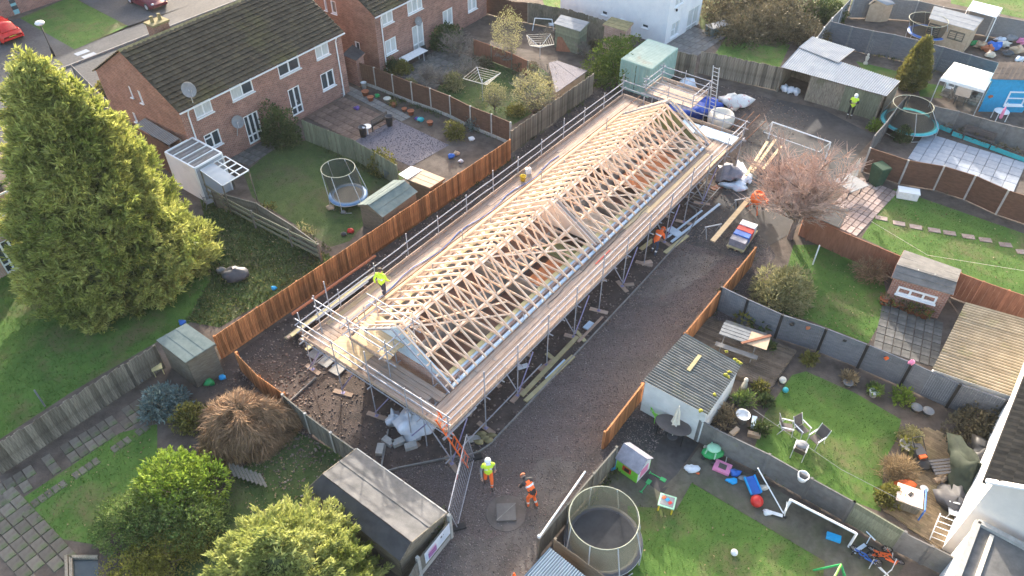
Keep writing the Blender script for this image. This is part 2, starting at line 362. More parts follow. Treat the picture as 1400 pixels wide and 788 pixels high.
    def blob(s, c, rad, seed=0, rough=.15, n=10, k=7, m=0):
        """uneven rounded lump standing on its base"""
        rr = random.Random(seed); ph = [rr.uniform(0, 6.28) for _ in range(6)]; prof = []; vs = []; fs = []
        for a in range(k):
            el = -math.pi / 2 + math.pi * a / (k - 1)
            for i in range(n):
                t = 2 * math.pi * i / n; d = 1 + rough * (math.sin(3 * t + ph[0]) * .5 + math.sin(5 * t + 4 * el + ph[1]) * .4 + math.sin(2 * t - 3 * el + ph[2]) * .6)
                vs.append((c[0] + rad[0] * d * math.cos(el) * math.cos(t), c[1] + rad[1] * d * math.cos(el) * math.sin(t), c[2] + rad[2] * (math.sin(el) * d)))
        for a in range(k - 1):
            for i in range(n): fs.append((a * n + i, a * n + (i + 1) % n, (a + 1) * n + (i + 1) % n, (a + 1) * n + i))
        return s.add(vs, fs, m)
    def mesh(s, name, off=Vector((0, 0, 0)), uv=True):
        me = bpy.data.meshes.new(name)
        me.from_pydata([(x - off[0], y - off[1], z - off[2]) for x, y, z in s.v], [], s.f)
        if any(s.m): me.polygons.foreach_set('material_index', s.m)
        if uv:
            me.update(); lay = me.uv_layers.new(name='UVMap').data
            for p in me.polygons:
                nx, ny, nz = p.normal
                if abs(nz) > .75: ax, ay = (1, 0, 0), (0, 1, 0)
                else:
                    l = math.hypot(nx, ny) or 1; ax = (-ny / l, nx / l, 0)
                    ay = (0, 0, 1) if abs(nz) < .2 else (-nx * nz / l, -ny * nz / l, l)
                for li in p.loop_indices:
                    v = me.vertices[me.loops[li].vertex_index].co; x, y, z = v[0] + off[0], v[1] + off[1], v[2] + off[2]
                    lay[li].uv = (x * ax[0] + y * ax[1] + z * ax[2], x * ay[0] + y * ay[1] + z * ay[2])
        me.validate(); me.update()
        return me
    def build(s, name, ms, parent=None, smooth=False, kind=None, uv=True):
        """ONE mesh object; world coordinates, origin at the parent's or at its own base"""
        if parent is not None: off = BASE[parent.name]
        else:
            a = np.array(s.v); off = Vector(((a[:, 0].min() + a[:, 0].max()) / 2, (a[:, 1].min() + a[:, 1].max()) / 2, a[:, 2].min()))
        me = s.mesh(name, off, uv)
        for x in (ms if isinstance(ms, (list, tuple)) else [ms]): me.materials.append(M[x])
        if smooth: me.polygons.foreach_set('use_smooth', [True] * len(me.polygons))
        return link(name, me, parent, off, kind)
def link(name, me, parent=None, off=Vector((0, 0, 0)), kind=None):
    o = bpy.data.objects.new(name, me); col.objects.link(o)
    if parent is not None: o.parent = parent; BASE[o.name] = BASE[parent.name].copy()
    else: o.location = off; BASE[o.name] = Vector(off)
    if kind: o['kind'] = kind
    return o
def inst(name, me, parent, loc, rot=(0, 0, 0), scale=(1, 1, 1)):
    """one more object on shared mesh data; loc in world metres"""
    o = bpy.data.objects.new(name, me); col.objects.link(o)
    if parent is not None: o.parent = parent; loc = Vector(loc) - BASE[parent.name]
    o.location = loc; o.rotation_euler = rot; o.scale = scale
    BASE[o.name] = Vector(loc) + (BASE[parent.name] if parent is not None else Vector((0, 0, 0)))
    return o
def mesh_of(mb, name, ms, smooth=False):
    me = mb.mesh(name)
    for x in (ms if isinstance(ms, (list, tuple)) else [ms]): me.materials.append(M[x])
    if smooth: me.polygons.foreach_set('use_smooth', [True] * len(me.polygons))
    return me
def struct(name, mb, m, parent=None):
    return mark(mb.build(name, m, parent), kind='structure' if parent is None else None)
def sheet(name, pts, z, m, thick=.0):
    """flat ground patch; pts are world points"""
    mb = MB(); n = len(pts)
    p = [(a[0], a[1]) for a in pts]
    ar = sum(p[i][0] * p[(i + 1) % n][1] - p[(i + 1) % n][0] * p[i][1] for i in range(n))
    if ar < 0: p = p[::-1]
    mb.add([(x, y, z) for x, y in p], [tuple(range(n))])
    return struct(name, mb, m)
def raw_mesh(name, V, Fq, mats, smooth=False, off=(0, 0, 0)):
    """fast mesh from arrays; Fq (n, k) indices"""
    me = bpy.data.meshes.new(name); n, k = Fq.shape
    V = V - np.array(off)
    me.vertices.add(len(V)); me.vertices.foreach_set('co', V.astype(np.float32).ravel())
    me.loops.add(n * k); me.loops.foreach_set('vertex_index', Fq.astype(np.int32).ravel())
    me.polygons.add(n); me.polygons.foreach_set('loop_start', np.arange(0, n * k, k, dtype=np.int32))
    me.polygons.foreach_set('loop_total', np.full(n, k, dtype=np.int32))
    me.update(calc_edges=True); me.validate()
    for x in (mats if isinstance(mats, (list, tuple)) else [mats]): me.materials.append(M[x])
    return me
def unit(a): return a / np.maximum(np.linalg.norm(a, axis=1, keepdims=True), 1e-9)
def leaves(name, pts, dirs, size, width, m, parent=None, kind=None, label=None, spread=.0, off=None):
    """many leaf blades: rhombs from pts along dirs"""
    n = len(pts); d = unit(dirs + rng.normal(0, 1, (n, 3)) * spread); r = unit(np.cross(d, rng.normal(0, 1, (n, 3))))
    s = size * rng.uniform(.6, 1.35, (n, 1)); w = width * rng.uniform(.7, 1.3, (n, 1))
    V = np.stack([pts, pts + d * s * .5 + r * w, pts + d * s, pts + d * s * .5 - r * w], 1).reshape(-1, 3)
    Fq = np.arange(4 * n).reshape(n, 4)
    if off is None: off = BASE[parent.name] if parent is not None else Vector((pts[:, 0].mean(), pts[:, 1].mean(), pts[:, 2].min()))
    me = raw_mesh(name, V, Fq, m, off=off)
    return link(name, me, parent, off if isinstance(off, Vector) else Vector(off), kind)
def in_poly(x, y, poly):
    ins = np.zeros(len(x), bool); n = len(poly)
    for i in range(n):
        x0, y0 = poly[i][0], poly[i][1]; x1, y1 = poly[(i + 1) % n][0], poly[(i + 1) % n][1]
        c = ((y0 > y) != (y1 > y)) & (x < (x1 - x0) * (y - y0) / ((y1 - y0) or 1e-9) + x0); ins ^= c
    return ins
def scatter(poly, density):
    a = np.array([(p[0], p[1]) for p in poly]); lo, hi = a.min(0), a.max(0)
    n = int((hi - lo).prod() * density); p = rng.uniform(lo, hi, (n, 2)); return p[in_poly(p[:, 0], p[:, 1], poly)]
def px_in_view(p3):
    v = p3 - np.array(CAM); f = v @ np.array(CF); x = 700 + F_PX * (v @ np.array(CR)) / f; y = 394 - F_PX * (v @ np.array(CU)) / f
    return (x > -40) & (x < 1440) & (y > -40) & (y < 830)
# ------------------------------------------------------------------ the ground
SO = P(611, 592, 2.1); SO.z = 0
SL, SW = azv(37.25), azv(127.25)
RZ = math.radians(90 - 37.25)                      # turn that lays local x along the bungalow row
def S(u, v, z=0.0): return SO + SL * u + SW * v + UP * z
gm = MB(); gm.add([(-100, -30, 0), (100, -30, 0), (100, 160, 0), (-100, 160, 0)], [(0, 1, 2, 3)])
struct('ground', gm, 'soil')
site_poly = [S(-3.2, -11.6), S(19.5, -11.5), S(34, -11.8), S(35.5, -2), S(35, 1.5), S(21, 1.5), S(1, .66), S(-2.2, -1.2), S(-4.4, -3.6), S(-5.5, -6.0)]
sheet('building_site', site_poly, .004, 'site_soil')
road_poly = [S(-1.4, -1.5), S(-.2, -.35), S(.8, .35), S(1.6, .68), S(13, .72), S(19, .66), S(21.5, 1.2), S(21, 4.2), S(20, 5.2), S(13, 5.6), S(5, 6.2), P(846, 622), P(745, 752), P(720, 810), P(540, 810), P(600, 760), P(612, 700), P(540, 647)]
sheet('access_road', road_poly, .008, 'gravel')
asph_poly = [P(1062, 136), P(1125, 150), P(1196, 186), P(1140, 250), P(1080, 320), P(1037, 345), P(1000, 352), P(936, 332), P(985, 268), P(1010, 210)]
sheet('asphalt_yard', asph_poly, .012, 'asphalt_new')
def ragged(poly, z, m, name, amp=.22, n=7):
    pts = []; k = len(poly)
    for i in range(k):
        for j in range(n):
            p = poly[i].lerp(poly[(i + 1) % k], j / n); pts.append(p + Vector((random.uniform(-amp, amp), random.uniform(-amp, amp), 0)))
    return sheet(name, pts, z, m)
ragged(PZ([(600, 790), (628, 735), (690, 735), (705, 680), (735, 625), (800, 630), (765, 690), (745, 740), (700, 830), (600, 830)]), .0125, 'mud', 'muddy_track', .12)
ragged(PZ([(860, 402), (935, 345), (990, 352), (960, 380), (900, 412)]), .0125, 'mud', 'muddy_track', .12)
# pin kerb between site and road (a real step)
km = [S(-4.6, -3.6), S(-1.4, -1.52), S(.1, -.3), S(.75, .32), S(1.15, .56), S(1.7, .68), S(4, .70), S(9, .72), S(14, .72), S(19.2, .66), S(20.4, .45), S(21.0, .1), S(21.2, -.4)]
kb = mark(bpy.data.objects.new('kerb', None), kind='structure'); col.objects.link(kb); kb.location = km[0]; BASE[kb.name] = km[0].copy()
for a, b in zip(km[:-1], km[1:]):
    n = max(1, int((b - a).length / .95)); 
    for i in range(n):
        p, q = a.lerp(b, i / n), a.lerp(b, (i + 1) / n); g = (q - p).normalized() * .006
        MB().beam(p + g + UP * .03, q - g + UP * .03, .055, .12).build('kerb_stone', 'kerb', kb)
for pts in ([S(-.2, -7.6), S(-3.6, -7.4)], [S(-2.0, -1.9), S(-.3, -3.1)]):
    MB().beam(pts[0] + UP * .04, pts[1] + UP * .04, .06, .14).build('kerb_stone', 'kerb', kb)
# small loose stone, geometry joined because nobody could count it
def stones(name, pts2, smin, smax, m, z=.0, label=None):
    n = len(pts2); base = np.array([(1, 0, 0), (0, 1, 0), (-1, 0, 0), (0, -1, 0), (0, 0, 1), (0, 0, -1)], float)
    F0 = np.array([(0, 1, 4), (1, 2, 4), (2, 3, 4), (3, 0, 4), (1, 0, 5), (2, 1, 5), (3, 2, 5), (0, 3, 5)])
    s = rng.uniform(smin, smax, (n, 1, 1)) ; B = base[None] * s * rng.uniform(.5, 1.3, (n, 6, 1)) * np.array([1, 1, .7])
    a = rng.uniform(0, 6.28, n); c, si = np.cos(a), np.sin(a)
    R = np.stack([B[..., 0] * c[:, None] - B[..., 1] * si[:, None], B[..., 0] * si[:, None] + B[..., 1] * c[:, None], B[..., 2]], -1)
    C = np.concatenate([pts2, np.full((n, 1), z)], 1) + np.array([0, 0, 1]) * s[:, :, 0] * .25
    V = (R + C[:, None]).reshape(-1, 3); Fq = (F0[None] + 6 * np.arange(n)[:, None, None]).reshape(-1, 3)
    o = link(name, raw_mesh(name, V, Fq, m), None, Vector((0, 0, 0)), 'stuff')
    return mark(o, label, name.split('_')[-1])
bld = [S(1.2, -6.9), S(24.4, -6.9), S(24.4, -1.1), S(1.2, -1.1)]
sp = scatter(site_poly, 26); sp = sp[~in_poly(sp[:, 0], sp[:, 1], bld)]
stones('loose_rubble', sp, .015, .07, 'rubble', .004, 'broken brick and stone rubble strewn over the dark building site soil')
sp = scatter([S(-2.5, -11), S(3, -11), S(2, -8), S(-.3, -8), S(-3, -4), S(-4.5, -6)], 30)
stones('brick_rubble', sp, .02, .085, 'rubble', .004, 'larger brick rubble heaped in front of the scaffold beside the brown fence')
sp = scatter(road_poly, 190); stones('road_gravel', sp, .012, .036, 'gravel_stone', .008, 'crushed stone gravel covering the access road beside the bungalows')

# ------------------------------------------------------------------ lawns: a sheet each, with real blades
LAWNS = []
def lawn(name, px, z, m='lawn', blade='grass_blade', dens=120, h=.075, label='', world_pts=None):
    pts = world_pts or PZ(px); sheet(name, pts, z, m)
    p = scatter(pts, dens); p3 = np.concatenate([p, np.full((len(p), 1), z)], 1); p3 = p3[px_in_view(p3)]
    if len(p3) == 0: return
    up = np.tile(np.array([[0, 0, 1.]]), (len(p3), 1))
    g = leaves('grass', p3, up, h, h * .22, blade, spread=.55, kind='stuff', off=Vector((p3[0][0], p3[0][1], z)))
    mark(g, label, 'grass')
lawn('lawn', [(-60, 330), (60, 300), (300, 300), (330, 420), (262, 440), (214, 468), (100, 535), (-60, 640)], .004, label='short mown grass on the lawn below the tall conifer')
lawn('rough_ground', [(270, 258), (345, 300), (455, 352), (375, 405), (300, 448), (255, 440), (290, 380), (280, 300)], .008, 'rough_lawn', 'rough_blade', 150, .16, 'long weedy grass in the untended plot between conifer and brown fence')
lawn('lawn', [(333, 238), (372, 205), (440, 186), (500, 215), (560, 240), (520, 262), (500, 305), (478, 330), (452, 338), (345, 270)], .004, 'rough_lawn', 'grass_blade', 90, .06, 'shaded mossy grass around the small trampoline')
lawn('lawn', [(30, 682), (165, 592), (215, 580), (215, 640), (180, 700), (130, 745), (70, 735)], .008, 'lawn', 'grass_blade', 130, .07, 'shaded grass beside the old slab path')
lawn('lawn', [(320, 650), (395, 585), (470, 622), (440, 672), (330, 730), (330, 830), (215, 830), (260, 740)], .008, 'rough_lawn', 'grass_blade', 110, .07, 'leaf strewn dark grass beside the black felt shed')
lawn('lawn', [(596, 128), (612, 86), (660, 78), (730, 88), (768, 112), (735, 150), (700, 172), (640, 156)], .004, 'rough_lawn', 'grass_blade', 60, .08, 'grass under the rotary washing line')
lawn('lawn', [(735, -20), (805, -20), (800, 18), (745, 10)], .004, 'lawn', 'grass_blade', 40, .08, 'bright grass strip behind the white house')
lawn('lawn', [(975, 78), (1000, 40), (1080, 62), (1066, 92)], .004, 'lawn', 'grass_blade', 50, .08, 'green grass behind the streaked timber fence')
lawn('lawn', [(1170, 84), (1228, 98), (1222, 108), (1185, 102)], .004, 'lawn', 'grass_blade', 60, .06, 'small strip of grass beside the pointed conifer')
lawn('lawn', [(1252, 112), (1292, 118), (1288, 135), (1258, 132)], .004, 'lawn', 'grass_blade', 60, .06, 'patch of grass between pointed conifer and white gazebo')
lawn('lawn', [(1300, 5), (1420, 30), (1420, -10), (1300, -20)], .004, 'lawn', 'grass_blade', 30, .08, 'grass strip behind the far grey fence')
lawn('lawn', [(1222, 258), (1300, 285), (1430, 330), (1430, 400), (1400, 404), (1236, 352), (1178, 325)], .004, 'lawn', 'grass_blade', 120, .065, 'bright mown grass around the line of stepping stones')
lawn('lawn', [(1085, 335), (1130, 335), (1205, 372), (1216, 418), (1187, 470), (1110, 440), (1060, 425)], .004, 'lawn', 'grass_blade', 120, .065, 'shaded mown grass behind the round golden bush')
lawn('lawn', [(1046, 566), (1083, 513), (1102, 508), (1170, 538), (1232, 574), (1226, 600), (1208, 632), (1204, 700), (1120, 668), (1030, 618)], .004, 'lawn', 'grass_blade', 130, .06, 'mown grass around the four garden chairs')
lawn('lawn', [(858, 690), (925, 695), (945, 660), (1050, 722), (1128, 768), (1120, 830), (860, 830)], .004, 'lawn', 'grass_blade', 140, .06, 'mown grass beside the large netted trampoline')
sheet('back_garden', PZ([(935, -40), (1230, -40), (1135, 28), (1062, 66), (960, 44)]), .008, 'rough_lawn')
lawn('front_lawn', [(28, 27), (98, -2), (176, 38), (103, 70)], .13, 'lawn', 'grass_blade', 50, .06, 'grass of the front garden across the street')

# ------------------------------------------------------------------ street at the top left
KA, KBp = P(95, 92), P(310, 8); KD = (KBp - KA).normalized(); KN = Vector((KD.y, -KD.x, 0))
def K(s, t, z=0.0): return KA + KD * s + KN * t + UP * z
sheet('road', [K(-60, 0), K(80, 0), K(80, 5.0), K(-60, 5.0)], .012, 'asphalt')
pm = MB(); pm.hexa([K(-60, -2.3), K(80, -2.3), K(80, -.12), K(-60, -.12)][::-1], [K(-60, -2.3, .12), K(80, -2.3, .12), K(80, -.12, .12), K(-60, -.12, .12)][::-1])
struct('pavement', pm, 'asphalt')
pm = MB(); pm.hexa([K(-60, 5.12), K(80, 5.12), K(80, 7.0), K(-60, 7.0)][::-1], [K(-60, 5.12, .12), K(80, 5.12, .12), K(80, 7.0, .12), K(-60, 7.0, .12)][::-1])
struct('pavement', pm, 'asphalt')
for t in (-.06, 5.06):
    kk = bpy.data.objects.new('street_kerb', None); col.objects.link(kk); kk.location = K(0, t); BASE[kk.name] = K(0, t); kk['kind'] = 'structure'
    for i in range(-8, 22):
        MB().beam(K(i * .95, t, .07), K(i * .95 + .935, t, .07), .12, .14).build('kerb_stone', 'kerb', kk)
sheet('driveway', [P(98, -3), P(176, 38), K(12, -2.3), K(30, -2.3), K(30, -16), K(12, -16)], .124, 'asphalt')
sheet('driveway', [P(28, 27), P(103, 70), K(-1.5, -2.3), K(-14, -2.3), K(-14, -14)], .124, 'asphalt')
for (x, y) in ((112, 72), (122, 76)):
    c = P(x, y, .13); MB().box((c.x, c.y, .121), (1.0, .55, .012), math.atan2(KD.y, KD.x)).build('access_cover', 'flag_white', bpy.data.objects['pavement'])

# ------------------------------------------------------------------ the bungalow shell with its trusses
U0, U1, V0, V1, ZP = 1.75, 23.95, -6.45, -1.42, 2.36       # shell, wall plate height
bun = thing('bungalow_shell', 'long bungalow shell with open pine roof trusses inside the scaffold', 'building', S(12.8, -3.9))
def wallbox(name, u0, u1, v0, v1, z0, z1, m, par=bun): return MB().hexa([S(u0, v0, z0), S(u1, v0, z0), S(u1, v1, z0), S(u0, v1, z0)][::-1], [S(u0, v0, z1), S(u1, v0, z1), S(u1, v1, z1), S(u0, v1, z1)][::-1]).build(name, m, par)
wallbox('floor_slab', U0 + .3, U1 - .3, V0 + .3, V1 - .3, .01, .9, 'room_floor')
wallbox('outer_wall', U0, U1, V1 - .1, V1, 0, ZP - .06, 'brick_pale'); wallbox('outer_wall', U0, U1, V0, V0 + .1, 0, ZP - .06, 'brick_pale')
wallbox('outer_wall', U0, U0 + .1, V0 + .102, V1 - .102, 0, ZP - .06, 'brick_pale'); wallbox('outer_wall', U1 - .1, U1, V0 + .102, V1 - .102, 0, ZP - .06, 'brick_pale')
wallbox('cavity_insulation', U0 + .1, U1 - .1, V1 - .2, V1 - .103, .3, ZP - .03, 'insulation'); wallbox('cavity_insulation', U0 + .1, U1 - .1, V0 + .103, V0 + .2, .3, ZP - .03, 'insulation')
wallbox('inner_wall', U0 + .2, U1 - .2, V1 - .305, V1 - .203, .16, ZP - .10, 'blockwork'); wallbox('inner_wall', U0 + .2, U1 - .2, V0 + .203, V0 + .305, .16, ZP - .10, 'blockwork')
for u in (U0 + .2, U1 - .3): wallbox('inner_wall', u, u + .1, V0 + .31, V1 - .31, .16, ZP - .10, 'blockwork')
n = 6
for k in range(n):
    ua, ub = U0 + .2 + (U1 - U0 - .4) * k / n, U0 + .2 + (U1 - U0 - .4) * (k + 1) / n - .01
    wallbox('wall_plate', ua, ub, V1 - .40, V1 - .20, ZP - .05, ZP, 'wall_plate'); wallbox('wall_plate', ua, ub, V0 + .20, V0 + .40, ZP - .05, ZP, 'wall_plate')
# fascia of pale insulated soffit sheets along the roadside eave
for k in range(10):
    ua = U0 + (U1 - U0) * k / 10; wallbox('eaves_sheet', ua, ua + (U1 - U0) / 10 - .02, V1 + .10, V1 + .22, ZP - .22, ZP - .10, 'insulation')
# rooms seen between the trusses
for u, m in ((5.2, 'blockwork'), (8.6, 'blockwork'), (16.2, 'blockwork'), (20.0, 'blockwork')):
    wallbox('partition_wall', u, u + .1, V0 + .31, V1 - .31, .16, 2.15, m)
wallbox('partition_wall', U0 + .4, 12.2, -3.9, -3.8, .16, 2.15, 'blockwork'); wallbox('partition_wall', 13.2, U1 - .4, -4.1, -4.0, .16, 2.15, 'blockwork')
for (ua, ub, va, vb, m, nm) in ((8.8, 11.0, -2.9, -1.8, 'orange_block', 'ceiling_board'), (11.2, 12.4, -3.7, -1.8, 'green_board', 'membrane_sheet'),
                            (13.2, 15.4, -3.9, -1.8, 'plastic_roof', 'ceiling_board'), (18.4, 22.6, -3.8, -1.8, 'orange_block', 'ceiling_board'), (19.0, 21.5, -6.0, -4.3, 'ply', 'ceiling_board')):
    wallbox(nm, ua, ub, va, vb, 1.75, 1.79, m)
VC = (V0 + V1) / 2; HS = (V1 - V0) / 2 + .30; ZR = 4.08; ZB = ZP + .05    # ridge line, half span to rafter foot, apex height
slope = (ZR - (ZP - .08)) / HS
def rz_at(dv): return ZR - slope * abs(dv)
def loc3(v, z): return Vector((0, v, z))
# shared member meshes in a local frame: x along the row, y across
def member(a, b, w=.048, d=.108):
    return MB().beam(loc3(*a), loc3(*b), w, d, up=Vector((1, 0, 0)) if False else Vector((0, 0, 1)) if abs(b[0] - a[0]) > .3 else Vector((0, 1, 0)))
chord_me = mesh_of(member((-HS + .28, ZB), (HS - .28, ZB)), 'truss', 'truss_timber')
raf_me = [mesh_of(member((s * .01, ZR - .02), (s * HS, rz_at(HS) - .02)), 'rafter', 'truss_timber') for s in (-1, 1)]
qv = HS * .5; tv = HS * .34
web_me = [mesh_of(member((s * a[0], a[1]), (s * b[0], b[1]), .044, .082), 'web', 'truss_timber') for s in (-1, 1) for a, b in (((tv, ZB), (qv + .05, rz_at(qv) - .07)), ((tv, ZB), (.03, ZR - .12)))]
NT = 37
for i in range(NT):
    u = U0 + .22 + (U1 - U0 - .44) * i / (NT - 1); c = S(u, VC, 0); rot = (0, 0, RZ); j = random.uniform(-.012, .012)
    t = inst('truss', chord_me, bun, c + SL * j, rot)
    for nm, me in [('rafter', r) for r in raf_me] + [('web', w) for w in web_me]:
        o = bpy.data.objects.new(nm, me); col.objects.link(o); o.parent = t
        o.location = (random.uniform(-.004, .004) + (.052 if nm == 'web' else 0), 0, 0)
# longitudinal binders and diagonal braces
for v, z in ((VC + tv, ZB + .08), (VC - tv, ZB + .08), (VC + .10, ZR - .22), (VC - .10, ZR - .24), (VC + qv - .12, rz_at(qv) - .14), (VC - qv + .12, rz_at(qv) - .14)):
    for k in range(5):
        ua, ub = U0 + .1 + 4.44 * k, min(U1 - .1, U0 + .1 + 4.44 * k + 4.6); vv = v + (.045 if k % 2 else 0)
        MB().beam(S(ua, vv, z), S(ub, vv, z), .095, .04).build('binder', 'truss_timber', bun)
for k in range(4):
    ua = U0 + .4 + 5.5 * k
    for s in (-1, 1): MB().beam(S(ua, VC + s * .25, rz_at(.25) - .13), S(ua + 4.2, VC + s * (HS - .5), rz_at(HS - .5) - .13), .09, .035).build('diagonal_brace', 'truss_timber', bun)
    MB().beam(S(ua + .6, VC - 1.0, ZB + .13), S(ua + 4.6, VC + 1.7, ZB + .13), .09, .035).build('diagonal_brace', 'truss_timber', bun)
# spandrel panels: triangular sheets
def spandrel(u, m, t=.05, z0=ZP + .0, inset=.12, v_from=-1, v_to=1):
    a = HS * .93; pts = [(VC - a, z0), (VC + a, z0), (VC, z0 + slope * a - inset)]
    mb = MB(); mb.add([S(u, v, z) for v, z in pts] + [S(u + t, v, z) for v, z in pts], [(0, 1, 2), (5, 4, 3), (0, 3, 4, 1), (1, 4, 5, 2), (2, 5, 3, 0)])
    return mb.build('spandrel_panel', m, bun)
spandrel(12.55, 'spandrel'); spandrel(12.75, 'spandrel'); spandrel(U1 - .12, 'green_board'); spandrel(U0 + .02, 'insulation')
# gable ladders with verge rails
for u0 in (U0 - .35, U1 + .10):
    for s in (-1, 1):
        for du in (0, .26): MB().beam(S(u0 + du, VC + s * .02, ZR + .05), S(u0 + du, VC + s * (HS + .05), rz_at(HS + .05) + .05), .045, .10).build('verge_rail', 'truss_timber' if du else 'galvanised', bun)
        for k in range(6):
            q = .3 + (HS - .5) * k / 5; MB().beam(S(u0 + .03, VC + s * q, rz_at(q) + .04), S(u0 + .24, VC + s * q, rz_at(q) + .04), .04, .08).build('ladder_noggin', 'truss_timber', bun)
# eave boards on the garden side
for k in range(6):
    ua = U0 + .1 + 3.7 * k; MB().beam(S(ua, VC - HS - .12, ZP + .02), S(ua + 3.66, VC - HS - .12, ZP + .02), .22, .03).build('eaves_board', 'new_board', bun)

# ------------------------------------------------------------------ scaffold
ZD = 2.1; UE = 26.2; VE = -8.05
sca = thing('scaffold', 'galvanised tube scaffold with timber board decks around the bungalow shell', 'scaffold', S(0, 0))
def tb(name, a, b, m='galvanised', r=.027): return MB().tube(a, b, r, 6).build(name, m, sca, smooth=False, uv=False)
board_me = {}
def board(u, v, length, along, z=ZD, m='scaffold_board', w=.225):
    """a scaffold board whose near end corner lies at (u, v)"""
    key = (round(length, 1), m)
    if key not in board_me:
        mb = MB(); mb.box((0, 0, 0), (key[0], w - .012, .038)); 
        for e in (-1, 1): mb.box((e * (key[0] / 2 - .02), 0, .0382), (.03, w - .012, .0012))
        board_me[key] = mesh_of(mb, 'deck_board', m)
    if along == 'u': c, r = S(u + length / 2, v + w / 2, z - .038), RZ
    else: c, r = S(u + w / 2, v + length / 2, z - .038), RZ + math.pi / 2
    return inst('deck_board', board_me[key], sca, c + UP * random.uniform(-.006, .006), (random.uniform(-.006, .006), random.uniform(-.0012, .0012), r + random.uniform(-.0035, .0035)))
def run(lo, hi, fixed, along, n, m='scaffold_board', z=ZD):
    for k in range(n):
        p = lo + random.uniform(0, .15) - (.0 if k % 2 else random.choice((0, 1.2)))
        p = max(p, lo)
        while p < hi - .3:
            ln = min(random.choice((3.9, 3.9, 3.9, 3.0, 2.4)), hi - p); ln = max(.6, round(ln, 1))
            if p + ln > hi + .08: break
            mm = m if random.random() > .06 else 'new_board'
            if along == 'u': board(p, fixed + k * .228, ln, 'u', z, mm)
            else: board(fixed + k * .228, p, ln, 'v', z, mm)
            p += ln + .012
run(0.0, UE, -1.17, 'u', 5)                        # roadside deck
run(1.2, UE, VE + .02, 'u', 6)                     # garden side deck
run(VE, -1.2, 0.02, 'v', 6)                        # near end deck
run(VE + 1.4, -1.2, UE - 1.75, 'v', 7)             # far end deck
for ua in (.6, 1.5):                               # pale sheets lying on the near deck
    pass
MB().hexa([S(.08, -6.9, ZD + .008), S(1.25, -6.9, ZD + .008), S(1.25, -5.0, ZD + .008), S(.08, -5.0, ZD + .008)][::-1], [S(.08, -6.9, ZD + .026), S(1.25, -6.9, ZD + .026), S(1.25, -5.0, ZD + .026), S(.08, -5.0, ZD + .026)][::-1]).build('ply_sheet', 'new_board', sca)
base_me = mesh_of(MB().box((0, 0, 0), (.15, .15, .008)).tube((0, 0, .008), (0, 0, .16), .019, 6), 'base_plate', 'galv_purple')
sole_me = mesh_of(MB().box((0, 0, 0), (.9, .22, .038)), 'sole_board', 'scaffold_board')
def standard(u, v, z1, m='galvanised', z0=.06, sole=True):
    tb('standard', S(u, v, z0 + .05), S(u, v, z1), m)
    if sole:
        r = RZ + random.uniform(-.5, .5) + (math.pi / 2 if random.random() < .6 else 0)
        inst('sole_board', sole_me, sca, S(u, v, .006), (0, 0, r)); inst('base_plate', base_me, sca, S(u, v, .046), (0, 0, r))
us = [.06 + (UE - .12) * i / 12 for i in range(13)]; vs_ = [VE - .02 + (-VE + .06) * i / 4 for i in range(5)]
for i, u in enumerate(us):
    standard(u, .05, 3.25 + (.35 if i % 4 == 1 else 0)); standard(u, VE - .05, 3.3 + (.3 if i % 3 == 0 else 0))
    standard(u, -1.27, 2.45 if 0 < i < 12 else 3.2, sole=0 < i < 12)
    if i > 0: standard(u, VE + 1.50, 2.5 + (.7 if i % 3 == 1 else .1), sole=False)
for v in vs_[1:-1]:
    standard(-.06, v, 3.35 + (.7 if abs(v + 4) < 1 else 0)); standard(UE + .06, v, 3.2, sole=False)
    standard(1.46, v, 3.5, sole=False)
def long_tubes(fn, lo, hi, ov=.25):
    p = lo
    while p < hi - .1:
        q = min(p + 6.2, hi); tb('ledger' if fn(0, 1) else 'guard_rail', fn(p - ov), fn(q + ov)); p = q
def rail(name, fn, lo, hi, m='galvanised'):
    p = lo; k = 0
    while p < hi - .1:
        q = min(p + random.choice((5.0, 6.2)), hi)
        if hi - q < 1: q = hi
        o = .03 * (k % 2); tb(name, fn(p - (.25 if k == 0 else .1), o), fn(q + .25, o), m); p = q; k += 1
for v, s in ((.05, 1), (VE - .05, -1)):
    for z in (2.66, 3.12): rail('guard_rail', lambda p, o: S(p, v - s * .05, z + o), 0, UE)
    rail('ledger', lambda p, o: S(p, v - s * .05, 1.98 + o * .3), 0, UE)
    rail('ledger', lambda p, o: S(p, v - s * .05, .35 + o * .3), 0, UE if s < 0 else 6)
for u, s in ((-.06, 1), (UE + .06, -1)):
    for z in (2.72, 3.17): rail('guard_rail', lambda p, o: S(u + s * .05, p, z + o), VE, 0)
    rail('ledger', lambda p, o: S(u + s * .05, p, 1.94 + o * .3), VE, 0)
rail('ledger', lambda p, o: S(p, -1.32, 1.98 + o * .3), 0, UE); rail('ledger', lambda p, o: S(p, VE + 1.55, 1.98 + o * .3), 0, UE)
rail('guard_rail', lambda p, o: S(p, VE + 1.50, 2.86 + o), 1.2, UE - .8, 'rust')
for u in us:
    for a, b in ((-1.45, .28), (VE - .28, VE + 1.7)): tb('transom', S(u + .05, a, 2.035), S(u + .05, b, 2.035))
for i in range(1, 12, 2): tb('transom', S(us[i] + 1.1, -1.40, 2.035), S(us[i] + 1.1, .18, 2.035)); tb('transom', S(us[i] + 1.1, VE - .2, 2.035), S(us[i] + 1.1, VE + 1.6, 2.035))
for v in vs_: tb('transom', S(-.3, v + .05, 2.035), S(1.65, v + .05, 2.035)); tb('transom', S(UE - 1.7, v + .05, 2.035), S(UE + .25, v + .05, 2.035))
